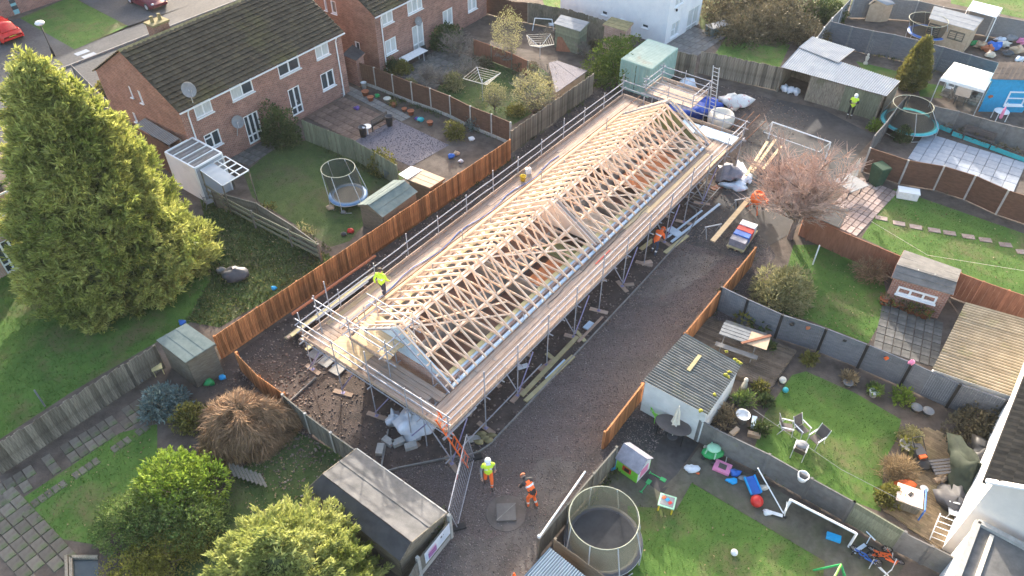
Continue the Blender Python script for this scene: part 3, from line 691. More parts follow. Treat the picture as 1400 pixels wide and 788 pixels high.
for i in range(0, 12, 2):
    tb('diagonal_brace', S(us[i], .10, .25), S(us[i] + 1.0, .10, 1.95), 'galv_purple'); tb('diagonal_brace', S(us[i], .05, .3), S(us[i], -1.25, 1.9))
    tb('diagonal_brace', S(us[i], VE, .3), S(us[i] + 2.1, VE, 1.95))
for v in vs_[:-1]: tb('diagonal_brace', S(-.1, v, .3), S(-.1, v + 1.0, 1.95), 'galv_purple')
def toe(a, b, m='scaffold_board'):
    n = max(1, round((b - a).length / 3.6))
    for k in range(n):
        p, q = a.lerp(b, k / n), a.lerp(b, (k + 1) / n); MB().beam(p + (q - p).normalized() * .01, q - (q - p).normalized() * .01, .035, .2).build('toe_board', m, sca)
toe(S(0, .005, ZD + .105), S(UE, .005, ZD + .105)); toe(S(0, VE - .0, ZD + .105), S(UE, VE - .0, ZD + .105)); toe(S(-.015, VE + .03, ZD + .105), S(-.015, -.03, ZD + .105)); toe(S(UE + .015, VE + .03, ZD + .105), S(UE + .015, -.03, ZD + .105))
# pale brick guards clipped inside the roadside guard rail
for i in range(12):
    a, b = S(us[i] + .12, .018, 2.36), S(us[i + 1] - .12, .018, 2.62)
    mb = MB()
    for k in range(4): p = S(us[i] + .12 + (us[i + 1] - us[i] - .24) * k / 3, .03, 2.33); mb.beam(p, p + UP * .25, .05, .012)
    mb.build('brick_guard', 'cream', sca)
# raised boarded platform in front of the near gable, with rails
ZU = 3.05
for k in range(8): board(.75 + k * .2, -5.75 - k * .04, 2.1 + (.1 if k > 3 else 0), 'v', ZU, 'new_board', .2)
for u in (.72, 2.3):
    for v in (-5.75, -3.65): tb('standard', S(u, v, 2.1), S(u, v, 4.25 if v > -5 or u < 1 else 4.0))
    tb('ledger', S(u, -6.2, ZU - .06), S(u, -3.2, ZU - .06)); 
    for z in (3.55, 4.0): tb('guard_rail', S(u + .04, -7.9 if u < 1 else -6.3, z), S(u + .04, -3.3, z))
for v in (-5.75, -3.65):
    for z in (3.5, 3.95): tb('guard_rail', S(.3, v, z), S(2.7, v, z))
tb('standard', S(.72, -7.7, 2.1), S(.72, -7.7, 4.3)); tb('standard', S(1.5, -7.9, 2.1), S(1.5, -7.9, 4.4)); tb('guard_rail', S(.4, -7.4, 3.3), S(3.4, -7.4, 3.3)); tb('guard_rail', S(.4, -7.4, 3.6), S(3.4, -7.4, 3.6))
MB().beam(S(.62, -5.7, ZU + .1), S(.62, -3.7, ZU + .1), .03, .18).build('toe_board', 'scaffold_board', sca)
# loading bay at the far end
for k in range(9): board(26.45 + k * .22, -6.6, 3.1, 'v', 2.75, 'scaffold_board', .22)
for u in (26.4, 28.5):
    for v in (-6.65, -5.1, -3.45): standard(u, v, 3.85 if v < -4 else 3.7)
    for z in (3.25, 3.65): tb('guard_rail', S(u, -6.9, z), S(u, -3.2, z))
    tb('ledger', S(u, -6.9, 2.68), S(u, -3.2, 2.68))
for v in (-6.65, -3.45):
    for z in (3.2, 3.6): tb('guard_rail', S(26.1, v, z), S(28.8, v, z))
toe(S(26.4, -6.68, 2.85), S(28.5, -6.68, 2.85)); toe(S(28.52, -6.6, 2.85), S(28.52, -3.5, 2.85))
# white insulation boards stacked along the far end of the roadside deck
for k, (ua, va, ub) in enumerate(((24.9, -3.6, 25.9), (25.0, -2.4, 26.0), (25.05, -1.25, 26.05))):
    o = MB().hexa([S(ua, va, ZD + .01), S(ub, va, ZD + .01), S(ub, va + 1.13, ZD + .01), S(ua, va + 1.13, ZD + .01)][::-1], [S(ua, va, ZD + .09), S(ub, va, ZD + .09), S(ub, va + 1.13, ZD + .09), S(ua, va + 1.13, ZD + .09)][::-1]).build('insulation_board', 'insulation')
    mark(o, 'pale blue insulation board lying on the far end deck of the scaffold', 'board', 'insulation boards on the scaffold')
# ladders: orange access ladder at the near corner, silver ladder at the loading bay
def ladder(name, label, a, b, w, m, group=None, rungs=None, r=.028):
    a, b = Vector(a), Vector(b); d = (b - a); x = d.cross(UP).normalized() if abs(d.normalized().z) < .99 else Vector((1, 0, 0))
    t = thing(name, label, 'ladder', a, group)
    for s in (-1, 1): MB().beam(a + x * s * w / 2, b + x * s * w / 2, r, .06).build('stile', m, t)
    n = rungs or int(d.length / .27)
    for k in range(n): p = a + d * ((k + .6) / n); MB().tube(p - x * w / 2, p + x * w / 2, .016, 5).build('rung', m, t, uv=False)
    return t
ladder('ladder', 'orange ladder leaning on the near corner of the scaffold', P(641, 634, .01), S(-.1, -.35, 3.0), .42, 'orange')
ladder('ladder', 'silver ladder rising above the scaffold loading bay by the streaked fence', S(29.4, -3.2, .01), S(28.62, -3.3, 4.6), .42, 'silver')
# ------------------------------------------------------------------ houses
def wall_panel(mb, A, X, N, length, z0, z1, ops, thick=.10, m=0):
    """brick skin in the plane (A, X, up), outside face towards N, openings (s0, s1, za, zb) left free with reveals"""
    ss = sorted({0.0, length} | {o[0] for o in ops} | {o[1] for o in ops}); zz = sorted({z0, z1} | {o[2] for o in ops} | {o[3] for o in ops})
    ss = [s for s in ss if 0 <= s <= length]; zz = [z for z in zz if z0 <= z <= z1]
    for i in range(len(ss) - 1):
        for j in range(len(zz) - 1):
            cs, cz = (ss[i] + ss[i + 1]) / 2, (zz[j] + zz[j + 1]) / 2
            if any(o[0] < cs < o[1] and o[2] < cz < o[3] for o in ops): continue
            q = [A + X * ss[i] + UP * zz[j], A + X * ss[i + 1] + UP * zz[j], A + X * ss[i + 1] + UP * zz[j + 1], A + X * ss[i] + UP * zz[j + 1]]
            if X.cross(UP).dot(N) < 0: q = q[::-1]
            mb.quad(*q, m)
    for s0, s1, a, b in [o[:4] for o in ops]:
        I = -N * thick
        for p, q in (((s0, a), (s1, a)), ((s1, a), (s1, b)), ((s1, b), (s0, b)), ((s0, b), (s0, a))):
            p0, q0 = A + X * p[0] + UP * p[1], A + X * q[0] + UP * q[1]; mb.quad(p0, q0, q0 + I, p0 + I, m)
def window(parent, A, X, N, op, nlights=2, curtain=False, transom=None, door=False, sill=True, fm='upvc', fw=.075):
    """frame, mullions and panes in an opening, set back from the wall face"""
    s0, s1, a, b = op; mb = MB(); back = -N * .055; q = lambda s, z: A + X * s + UP * z + back
    mb.beam(q(s0, a + fw / 2), q(s1, a + fw / 2), .07, fw); mb.beam(q(s0, b - fw / 2), q(s1, b - fw / 2), .07, fw)
    xs = [s0 + fw / 2] + [s0 + (s1 - s0) * k / nlights for k in range(1, nlights)] + [s1 - fw / 2]
    for x in xs: mb.beam(q(x, a + fw), q(x, b - fw), fw if x in (xs[0], xs[-1]) else fw * 1.2, .068, up=N)
    for k, (x0, x1) in enumerate(zip(xs[:-1], xs[1:])):
        for tz in ([transom] if transom and k % 2 == 0 else []): mb.beam(q(x0 + fw / 2, a + (b - a) * tz), q(x1 - fw / 2, a + (b - a) * tz), .066, fw * .8)
        if door: mb.beam(q(x0 + fw / 2, a + (b - a) * .28), q(x1 - fw / 2, a + (b - a) * .28), .066, fw)
    w = mb.build('door' if door else 'window', fm, parent)
    for k, (x0, x1) in enumerate(zip(xs[:-1], xs[1:])):
        g = -N * .085; p = lambda s, z: A + X * s + UP * z + g
        MB().quad(p(x0, a + .02), p(x1, a + .02), p(x1, b - .02), p(x0, b - .02)).build('pane', 'curtain' if (curtain is True or (curtain and k in curtain)) else 'glass', w)
    if sill and not door: MB().beam(A + X * (s0 - .04) + UP * (a - .03) + N * .04, A + X * (s1 + .04) + UP * (a - .03) + N * .04, .12, .05).build('sill', fm, w)
    if door: MB().beam(q((s0 + s1) / 2 + .07, a + (b - a) * .45) + N * .06, q((s0 + s1) / 2 + .07, a + (b - a) * .53) + N * .06, .03, .03, up=N).build('handle', 'silver', w)
    return w
def op_px(A, X, N, tl, br):
    a, b = PP(*tl, A, N), PP(*br, A, N); s = sorted(((a - A).dot(X), (b - A).dot(X))); return (s[0], s[1], min(a.z, b.z), max(a.z, b.z))
def tiled_slope(mb, e0, e1, r0, r1, rows=16, tw=.30):
    """courses of lapped tiles from eave e0-e1 up to ridge r0-r1"""
    nrm = (e1 - e0).cross(r0 - e0).normalized(); nrm = nrm if nrm.z > 0 else -nrm
    for k in range(rows):
        a0, a1 = e0.lerp(r0, k / rows), e1.lerp(r1, k / rows); b0, b1 = e0.lerp(r0, (k + 1.12) / rows), e1.lerp(r1, (k + 1.12) / rows)
        n = max(2, int((a1 - a0).length / tw))
        for i in range(n):
            f0, f1 = (i + (.5 if k % 2 else 0)) / n, (i + .97 + (.5 if k % 2 else 0)) / n; f1 = min(f1, 1); 
            if f0 >= 1: continue
            j = random.uniform(0, .012); h = nrm * (.075 + j); l = nrm * .008
            p, q, r, s = a0.lerp(a1, f0) + h, a0.lerp(a1, f1) + h, b0.lerp(b1, f1) + l, b0.lerp(b1, f0) + l
            m_ = (p + q) / 2 + nrm * .022; mt = (r + s) / 2 + nrm * .022
            mb.add([p, m_, q, r, mt, s, p - h, q - h], [(0, 1, 4, 5), (1, 2, 3, 4), (6, 7, 2, 1, 0)])
def house(name, label, A, az, length, depth, eave, ridge, rear_ops=(), left_ops=(), wm='brick', gm_='brick_orange', over=.22, right_plain=True, front=True):
    X, Y = azv(az), azv(az - 90); N = azv(az + 90); t = thing(name, label, 'house', A + X * length / 2 + Y * depth / 2)
    ro = [op_px(A, X, N, *o[0]) for o in rear_ops]; mb = MB(); wall_panel(mb, A, X, N, length, 0, eave, ro); mb.build('rear_wall', wm, t)
    for o, op in zip(rear_ops, ro): window(t, A, X, N, op, **o[1])
    B = A + Y * depth; lo = [op_px(A, Y, -X, *o[0]) for o in left_ops]
    mb = MB(); wall_panel(mb, A, Y, -X, depth, 0, eave, lo); mb.add([A + UP * eave, B + UP * eave, A + Y * depth / 2 + UP * ridge], [(2, 1, 0)]); mb.build('gable_wall', gm_, t)
    for o, op in zip(left_ops, lo): window(t, A, Y, -X, op, **o[1])
    mb = MB(); C, D = A + X * length, B + X * length; wall_panel(mb, C, Y, X, depth, 0, eave, []); mb.add([C + UP * eave, D + UP * eave, C + Y * depth / 2 + UP * ridge], [(0, 1, 2)]); mb.build('gable_wall', gm_, t)
    mb = MB(); wall_panel(mb, B, X, Y, length, 0, eave, []); mb.build('front_wall', wm, t)
    k = (ridge - eave) / (depth / 2); z0 = eave - over * k; R0, R1 = A - X * .12 + Y * depth / 2 + UP * (ridge + .04), C + X * .12 + Y * depth / 2 + UP * (ridge + .04)
    e0, e1 = A - X * .12 - Y * over + UP * (z0 + .04), C + X * .12 - Y * over + UP * (z0 + .04); f0, f1 = B - X * .12 + Y * over + UP * (z0 + .04), D + X * .12 + Y * over + UP * (z0 + .04)
    mb = MB(); mb.add([e0, e1, R1, R0, f1, f0], [(0, 1, 2, 3), (3, 2, 4, 5)]); rf = mb.build('roof', 'roof_tile', t)
    mb = MB(); tiled_slope(mb, e0, e1, R0, R1); mb.build('roof_tiles', 'roof_tile', rf, kind='stuff')
    mb = MB(); tiled_slope(mb, f1, f0, R1, R0); mb.build('roof_tiles', 'roof_tile', rf, kind='stuff')
    n = int(length / .45)
    for i in range(n):
        p, q = R0.lerp(R1, i / n), R0.lerp(R1, (i + .97) / n); mb = MB(); mb.add([p + N * .13 - UP * .04, p + UP * .09, p - N * .13 - UP * .04, q + N * .13 - UP * .04, q + UP * .09, q - N * .13 - UP * .04], [(0, 3, 4, 1), (1, 4, 5, 2), (0, 1, 2), (5, 4, 3)]); mb.build('ridge_tile', 'ridge_tile', rf)
    MB().beam(e0 - UP * .06 + N * .05, e1 - UP * .06 + N * .05, .08, .07).build('gutter', 'upvc', t)
    return t, X, Y, N
H1A = P(243, 150, 4.4); H1A.z = 0; H1AZ = 35.66
W2 = dict(nlights=2, curtain=True); 
h1, HX, HY, HN = house('semi_detached_house', 'red brick house with mossy dark tiled roof beside the tall conifer', H1A, H1AZ, 12.5, 7.88, 4.4, 6.75,
    [(((261.5, 139.6), (292, 152)), W2), (((312, 117), (347.7, 124.4)), dict(nlights=2, curtain=[0])), (((377.4, 85), (411, 92.6)), dict(nlights=2)), (((428.7, 59.6), (450.8, 73.6)), W2),
     (((278, 186.5), (304.6, 195.4)), dict(nlights=2, transom=.7)), (((332, 161), (361, 188)), dict(nlights=3, door=True)), (((393, 124), (416, 152)), dict(nlights=2, door=True)), (((437.6, 102.8), (459, 115.5)), dict(nlights=2))],
    [(((183, 134), (171.5, 110)), dict(nlights=1, transom=.7)), (((197, 142), (184.5, 117)), dict(nlights=1, transom=.7)), (((189, 168), (180, 153)), dict(nlights=1))])
H2A = H1A + HX * 15.65
h2, _, _, _ = house('semi_detached_house', 'red brick house behind the chocolate brown panel fence and garden table', H2A, H1AZ, 12.6, 7.88, 4.4, 6.75,
    [(((520.6, 15.7), (538, 29)), W2), (((555, -8), (578, 11)), dict(nlights=3, curtain=True)), (((526, 57), (543, 68.5)), W2), (((563, 38), (581, 65)), dict(nlights=2, door=True, curtain=True)), (((605, 16.5), (620, 38)), dict(nlights=2, door=True, curtain=True)), (((639, -6), (652, 11)), W2)],
    [(((448, 15), (441, -6)), dict(nlights=1)), (((461, 20), (451, 0)), dict(nlights=1)), (((493, 71), (484.5, 56)), dict(nlights=1))])
def pipe(parent, pts, r=.045, m='upvc', name='downpipe'):
    mb = MB(); mb.path(pts, r, 8); return mb.build(name, m, parent, uv=False)
pipe(h1, [H1A + HX * 11.9 + HN * .25 + UP * 4.25, H1A + HX * 11.9 + HN * .08 + UP * 3.9, H1A + HX * 11.9 + HN * .08 + UP * .05])
pipe(h1, [H1A + HX * .45 + HN * .25 + UP * 4.25, H1A + HX * .45 + HN * .08 + UP * 3.9, H1A + HX * .45 + HN * .08 + UP * .05])
pipe(h2, [H2A + HX * .55 + HN * .25 + UP * 4.25, H2A + HX * .55 + HN * .08 + UP * 3.9, H2A + HX * .55 + HN * .08 + UP * .05])
def chimney(par, c, az, w=.75, d=1.0, z0=6.0, z1=7.9):
    rz = math.radians(90 - az); mb = MB(); mb.box((c.x, c.y, z0), (d, w, z1 - z0), rz); ch = mb.build('chimney', 'brick_orange', par)
    MB().box((c.x, c.y, z1 + .002), (d + .14, w + .14, .12), rz).build('chimney_cap', 'ridge_tile', ch)
    for s in (-.25, .25): p = c + azv(az) * s; MB().lathe((p.x, p.y, z1 + .12), [(.11, 0), (.095, .3), (.12, .34), (.10, .36)], 10).build('chimney_pot', 'ridge_tile', ch)
chimney(h1, H1A + HX * 3.1 + HY * 4.9, H1AZ, z0=5.6, z1=7.0)
def dish(par, base, top, face, r=.36):
    base, top = Vector(base), Vector(top); a = MB().tube(base, top, .025, 6).build('dish_mast', 'silver', par, uv=False)
    mb = MB(); q = Vector(face).normalized().to_track_quat('Z', 'Y').to_matrix(); vs = []; n = 18
    prof = [(0.02, -.06), (r * .5, -.045), (r, .03), (r * .97, .045), (r * .5, -.03), (.02, -.045)]
    for rr, z in prof: vs += [top + q @ Vector((rr * math.cos(6.2832 * i / n) , rr * 1.1 * math.sin(6.2832 * i / n), z)) for i in range(n)]
    fs = [(k * n + i, k * n + (i + 1) % n, (k + 1) * n + (i + 1) % n, (k + 1) * n + i) for k in range(len(prof) - 1) for i in range(n)]
    mb.add(vs, fs); d = mb.build('satellite_dish', 'mid_grey', par)
    MB().tube(top + q @ Vector((0, -r, 0)), top + q @ Vector((0, -.1, .38)), .012, 5).build('dish_arm', 'silver', d, uv=False)
dish(h1, H1A + HX * .95 + HN * .1 + UP * 4.2, H1A + HX * .85 + HN * .25 + UP * 5.3, (.5, -.5, .45), .40)
dish(h1, H1A + HX * 3.1 + HN * .02 + UP * 1.2, H1A + HX * 3.1 + HN * .5 + UP * 2.3, (.2, -.7, .6), .36)
dish(h2, H2A + HX * 4.0 + HN * .02 + UP * 2.5, H2A + HX * 4.0 + HN * .35 + UP * 2.6, (.5, -.6, .2), .30)
# neighbour at the left edge
h3b = P(56, 351); H3A = h3b - azv(36.5) * 12
h3, X3, Y3, N3 = house('semi_detached_house', 'pale brick house with white patio doors on the lawn below the tall conifer', H3A, 36.5, 12, 8, 4.4, 6.75,
    [(((-12, 338), (40.6, 359)), dict(nlights=3, door=True)), (((-14, 292), (7, 292)), dict(nlights=2))], wm='brick_pale', gm_='brick_pale')
# house across the street
hs = P(27, 19); A5 = hs - KD * 9
h5 = thing('terraced_house', 'brick house with pale blue front door across the street', 'house', A5)
N5 = KN; op = op_px(A5, KD, N5, (9, -4), (28, 18)); mb = MB(); wall_panel(mb, A5, KD, N5, 22, 0, 5, [op]); mb.build('front_wall', 'brick', h5)
dr = MB().beam(A5 + KD * (op[0] + op[1]) / 2 - N5 * .05 + UP * op[2], A5 + KD * (op[0] + op[1]) / 2 - N5 * .05 + UP * op[3], .05, op[1] - op[0] - .02, up=KD).build('door', 'teal_door', h5)
for z in (.35, .7): c = A5 + KD * (op[0] + op[1]) / 2 - N5 * .02 + UP * (op[2] + (op[3] - op[2]) * z); MB().beam(c - KD * .25, c + KD * .25, .02, .3).build('door_panel', 'glass', dr)
mb = MB(); b5 = A5 - N5 * 8; mb.add([A5 + UP * 5, A5 + KD * 22 + UP * 5, A5 + KD * 22 - N5 * 4 + UP * 7.3, A5 - N5 * 4 + UP * 7.3, b5 + KD * 22 + UP * 5, b5 + UP * 5], [(0, 1, 2, 3), (3, 2, 4, 5)]); mb.build('roof', 'roof_tile', h5)
mb = MB()
for p, x, n_, l in ((b5, KD, -N5, 22), (A5, -N5, -KD, 8), (A5 + KD * 22, -N5, KD, 8)): wall_panel(mb, p, x, n_, l, 0, 5, [])
mb.build('side_wall', 'brick', h5)
# white rendered house at the top
WA = P(908, 63); WX = (P(955, 33) - WA).normalized(); WXL = (P(955, 33) - WA).length; waz = math.degrees(math.atan2(WX.x, WX.y)); WY = azv(waz - 90)
wh = thing('rendered_house', 'white rendered two storey house behind the ivy hedge and green container', 'house', WA)
NW_ = azv(waz + 90); wo = [op_px(WA, WX, NW_, *o) for o in (((919, 33), (927, 46)), ((942, 15), (952, 38)), ((925, -5), (934, 4)))]
mb = MB(); wall_panel(mb, WA, WX, NW_, WXL, 0, 5.4, wo); mb.build('rear_wall', 'render_white', wh)
for o, k in zip(wo, (dict(nlights=2, transom=.5), dict(nlights=2, door=True), dict(nlights=2))): window(wh, WA, WX, NW_, o, curtain=True, fw=.06, **k)
wo = [op_px(WA, WY, -WX, *o) for o in (((886, 40), (878, 32)), ((856, 28), (849, 24)), ((830, 22), (823, 14)))]
mb = MB(); wall_panel(mb, WA, WY, -WX, 10, 0, 5.4, wo); mb.build('side_wall', 'render_white', wh)
for o in wo: window(wh, WA, WY, -WX, o, nlights=1, fw=.05)
mb = MB(); wall_panel(mb, WA + WX * WXL, WY, WX, 10, 0, 5.4, []); wall_panel(mb, WA + WY * 10, WX, WY, WXL, 0, 5.4, []); mb.build('side_wall', 'render_white', wh)
mb = MB(); e = [WA - WX * .3 - WY * .3, WA + WX * (WXL + .3) - WY * .3, WA + WX * (WXL + .3) + WY * 10.3, WA - WX * .3 + WY * 10.3]; rz0, rz1 = WA + WX * WXL / 2 + WY * 3 + UP * 7.2, WA + WX * WXL / 2 + WY * 7 + UP * 7.2
e = [p + UP * 5.35 for p in e]; mb.add(e + [rz0, rz1], [(0, 1, 4), (1, 2, 5, 4), (2, 3, 5), (3, 0, 4, 5), (3, 2, 1, 0)]); mb.build('roof', 'roof_tile', wh)
for s, z in ((1.0, 2.4), (2.9, 2.9)): MB().box(tuple(WA + WX * s + NW_ * .08 + UP * z), (.12, .12, .16), 0).build('wall_lamp', 'black', wh)
# white house at the lower right: rendered wall, dark slate roof, flat roofed extension
EA = P(1287.5, 751); EX = azv(38.5); EY = azv(128.5)
eh = thing('rendered_house', 'white rendered house with dark roof and flat roofed extension beside the paved patio', 'house', EA + EY * 3)
mb = MB(); wall_panel(mb, EA, EX, -EY, 10.5, 0, 4.4, []); mb.build('side_wall', 'render_white', eh)
eo = [(3.2, 5.4, .9, 2.2)]; mb = MB(); wall_panel(mb, EA, EY, -EX, 9, 0, 4.4, []); mb.build('front_wall', 'render_warm_lit', eh)
mb = MB(); wall_panel(mb, EA + EY * 9, EX, EY, 10.5, 0, 4.4, []); wall_panel(mb, EA + EX * 10.5, EY, EX, 9, 0, 4.4, []); mb.build('side_wall', 'render_white', eh)
r0, r1 = EA - EY * .25 - EX * .2 + UP * 4.42, EA - EY * .25 + EX * 10.7 + UP * 4.42; t0, t1 = r0 + EY * 4.75 + UP * 2.6, r1 + EY * 4.75 + UP * 2.6
mat('slate_black', (.010, .011, .012), (.022, .023, .024), rough=.95, spec=.05)
rf = MB().add([r0, r1, t1, t0, r0 + EY * 9.5, r1 + EY * 9.5], [(0, 1, 2, 3), (3, 2, 5, 4)]).build('roof', 'slate_black', eh)
mb = MB(); tiled_slope(mb, r1, r0, t1, t0, rows=15, tw=.33); mb.build('roof_tiles', 'slate_black', rf, kind='stuff')
for s in (2.2, 6.0): q0, q1 = r0.lerp(r1, s / 10.9), r0.lerp(r1, (s + 2.4) / 10.9); up_ = (t0 - r0) * .18; MB().hexa([q0 + up_ + UP * .12, q1 + up_ + UP * .12, q1 + up_ * 4 + UP * .12, q0 + up_ * 4 + UP * .12][::-1], [q0 + up_ + UP * .17, q1 + up_ + UP * .17, q1 + up_ * 4 + UP * .17, q0 + up_ * 4 + UP * .17][::-1]).build('roof_light', 'glass', eh)
MB().beam(r0 - UP * .06, r1 - UP * .06, .12, .1).build('gutter', 'black', eh)
mb = MB(); mb.add([EA + UP * 4.4, EA + EY * 9 + UP * 4.4, EA + EY * 4.5 + UP * 6.9], [(0, 1, 2)]); mb.build('gable_wall', 'render_warm_lit', eh)
MB().beam(r0 + UP * .05, t0 + UP * .05, .16, .08).build('verge', 'upvc', eh)
f0 = P(1335, 716, 2.7); f0.z = 0
MB().hexa([f0, f0 - EX * 7, f0 - EX * 7 + EY * 6, f0 + EY * 6], [p + UP * 2.68 for p in (f0, f0 - EX * 7, f0 - EX * 7 + EY * 6, f0 + EY * 6)]).build('extension_wall', 'render_white', eh)
MB().hexa([p + UP * 2.685 for p in (f0, f0 - EX * 7, f0 - EX * 7 + EY * 6, f0 + EY * 6)], [p + UP * 2.74 for p in (f0, f0 - EX * 7, f0 - EX * 7 + EY * 6, f0 + EY * 6)]).build('flat_roof', 'felt_grey', eh)
for a, b in ((f0 - EX * 7, f0), (f0, f0 + EY * 6)): MB().beam(a + UP * 2.8, b + UP * 2.8, .18, .16).build('parapet', 'concrete', eh)
MB().beam(f0 - EX * 7 + EY * .5 + UP * 2.77, f0 - EX * .2 + EY * .5 + UP * 2.77, .12, .06).build('roof_trim', 'cream', eh)

# ------------------------------------------------------------------ corrugated sheets, sheds
VALLEY = (2, 3, 4)  # darker valley faces: settled dirt, plus rib shade put into the colour
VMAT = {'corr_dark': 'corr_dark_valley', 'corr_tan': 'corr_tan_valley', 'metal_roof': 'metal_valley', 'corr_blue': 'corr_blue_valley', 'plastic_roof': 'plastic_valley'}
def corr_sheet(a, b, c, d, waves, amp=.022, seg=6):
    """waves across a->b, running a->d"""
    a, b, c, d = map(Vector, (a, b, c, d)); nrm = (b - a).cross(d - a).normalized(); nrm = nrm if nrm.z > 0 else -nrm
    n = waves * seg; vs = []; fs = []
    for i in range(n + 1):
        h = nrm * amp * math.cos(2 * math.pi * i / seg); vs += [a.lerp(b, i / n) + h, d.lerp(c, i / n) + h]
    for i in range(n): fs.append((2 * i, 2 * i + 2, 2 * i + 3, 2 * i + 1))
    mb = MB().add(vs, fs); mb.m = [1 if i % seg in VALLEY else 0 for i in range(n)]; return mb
def corr_roof(par, a, b, c, d, sheets, waves, m, amp=.022, name='roof_sheet'):
    a, b, c, d = map(Vector, (a, b, c, d))
    for k in range(sheets):
        f0, f1 = k / sheets, (k + 1) / sheets; up = UP * (.006 * (k % 2))
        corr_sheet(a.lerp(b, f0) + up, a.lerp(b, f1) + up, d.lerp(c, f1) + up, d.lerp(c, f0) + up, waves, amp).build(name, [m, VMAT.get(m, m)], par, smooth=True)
def clad(mb, a, b, z0, z1, z1b=None, n=None, th=.02, vertical=False, bw=.14):
    """overlapped boards on a wall from a to b (z1 at a, z1b at b)"""
    z1b = z1 if z1b is None else z1b; X = (b - a).normalized(); L_ = (b - a).length; N = Vector((X.y, -X.x, 0))
    if vertical:
        k = max(1, int(L_ / bw))
        for i in range(k):
            p, q = a + X * (L_ * i / k + .004), a + X * (L_ * (i + 1) / k - .004); o = N * (th if i % 2 else th * .4); zz = z1 + (z1b - z1) * (i + .5) / k
            mb.hexa([p, p + o, q + o, q], [p + UP * zz, p + o + UP * zz, q + o + UP * zz, q + UP * zz])
            for j in range(4): pass
    else:
        zt = min(z1, z1b); k = max(1, int((zt - z0) / bw))
        for i in range(k):
            za, zb = z0 + (zt - z0) * i / k, z0 + (zt - z0) * (i + 1) / k
            mb.add([a + UP * za + N * th, b + UP * za + N * th, b + UP * zb + N * .004, a + UP * zb + N * .004, a + UP * za, b + UP * za], [(0, 1, 2, 3), (4, 5, 1, 0)])
        if abs(z1 - z1b) > .02: mb.add([a + UP * zt + N * .004, b + UP * zt + N * .004] + ([b + UP * z1b + N * .004] if z1b > z1 else [a + UP * z1 + N * .004]), [(0, 1, 2)])
    return mb
def footprint(px, zs, inset):
    pts = [P(x, y, z) for (x, y), z in zip(px, zs)]; c = sum(pts, Vector()) / len(pts)
    return pts, [Vector((p.x, p.y, 0)) + (Vector((c.x - p.x, c.y - p.y, 0)).normalized() * inset) for p in pts]
def ccw(p):
    a = sum(p[i].x * p[(i + 1) % len(p)].y - p[(i + 1) % len(p)].x * p[i].y for i in range(len(p))); return p if a > 0 else p[::-1]
def pent(name, label, cat, px, zs, wm, rm, inset=.14, corr=None, vertical=False, group=None, wall_kind='clad', roof_lip=True):
    """shed under one sloping roof; px: four roof corners in order"""
    pts, fp = footprint(px, zs, inset); t = thing(name, label, cat, sum(fp, Vector()) / 4, group)
    o = ccw(list(zip(fp, pts)) and [f for f in fp]); zmap = {tuple(f): p.z - .03 for f, p in zip(fp, pts)}
    for i in range(4):
        a, b = o[i], o[(i + 1) % 4]; za, zb = zmap[tuple(a)], zmap[tuple(b)]
        mb = MB()
        if wall_kind == 'clad': clad(mb, a, b, .02, za, zb, vertical=vertical); mb.build('wall', wm, t, kind='stuff')
        else: mb.add([a, b, b + UP * zb, a + UP * za], [(0, 1, 2, 3)]); mb.build('wall', wm, t)
    n = (pts[1] - pts[0]).cross(pts[3] - pts[0]).normalized(); n = n if n.z > 0 else -n
    if corr: corr_roof(t, *pts, *corr, rm, .034)
    else:
        q = ccw(pts); MB().hexa([p for p in q], [p + n * .05 for p in q]).build('roof', rm, t)
        for k in range(1, 3):
            a, b = pts[0].lerp(pts[1], k / 3) + n * .055, pts[3].lerp(pts[2], k / 3) + n * .055; MB().beam(a, b, .06, .012, up=n).build('felt_lap', rm, t)
        if roof_lip:
            for i in range(4): MB().beam(q[i] - n * .03, q[(i + 1) % 4] - n * .03, .03, .10, up=n).build('fascia', wm, t)
    return t, pts, o
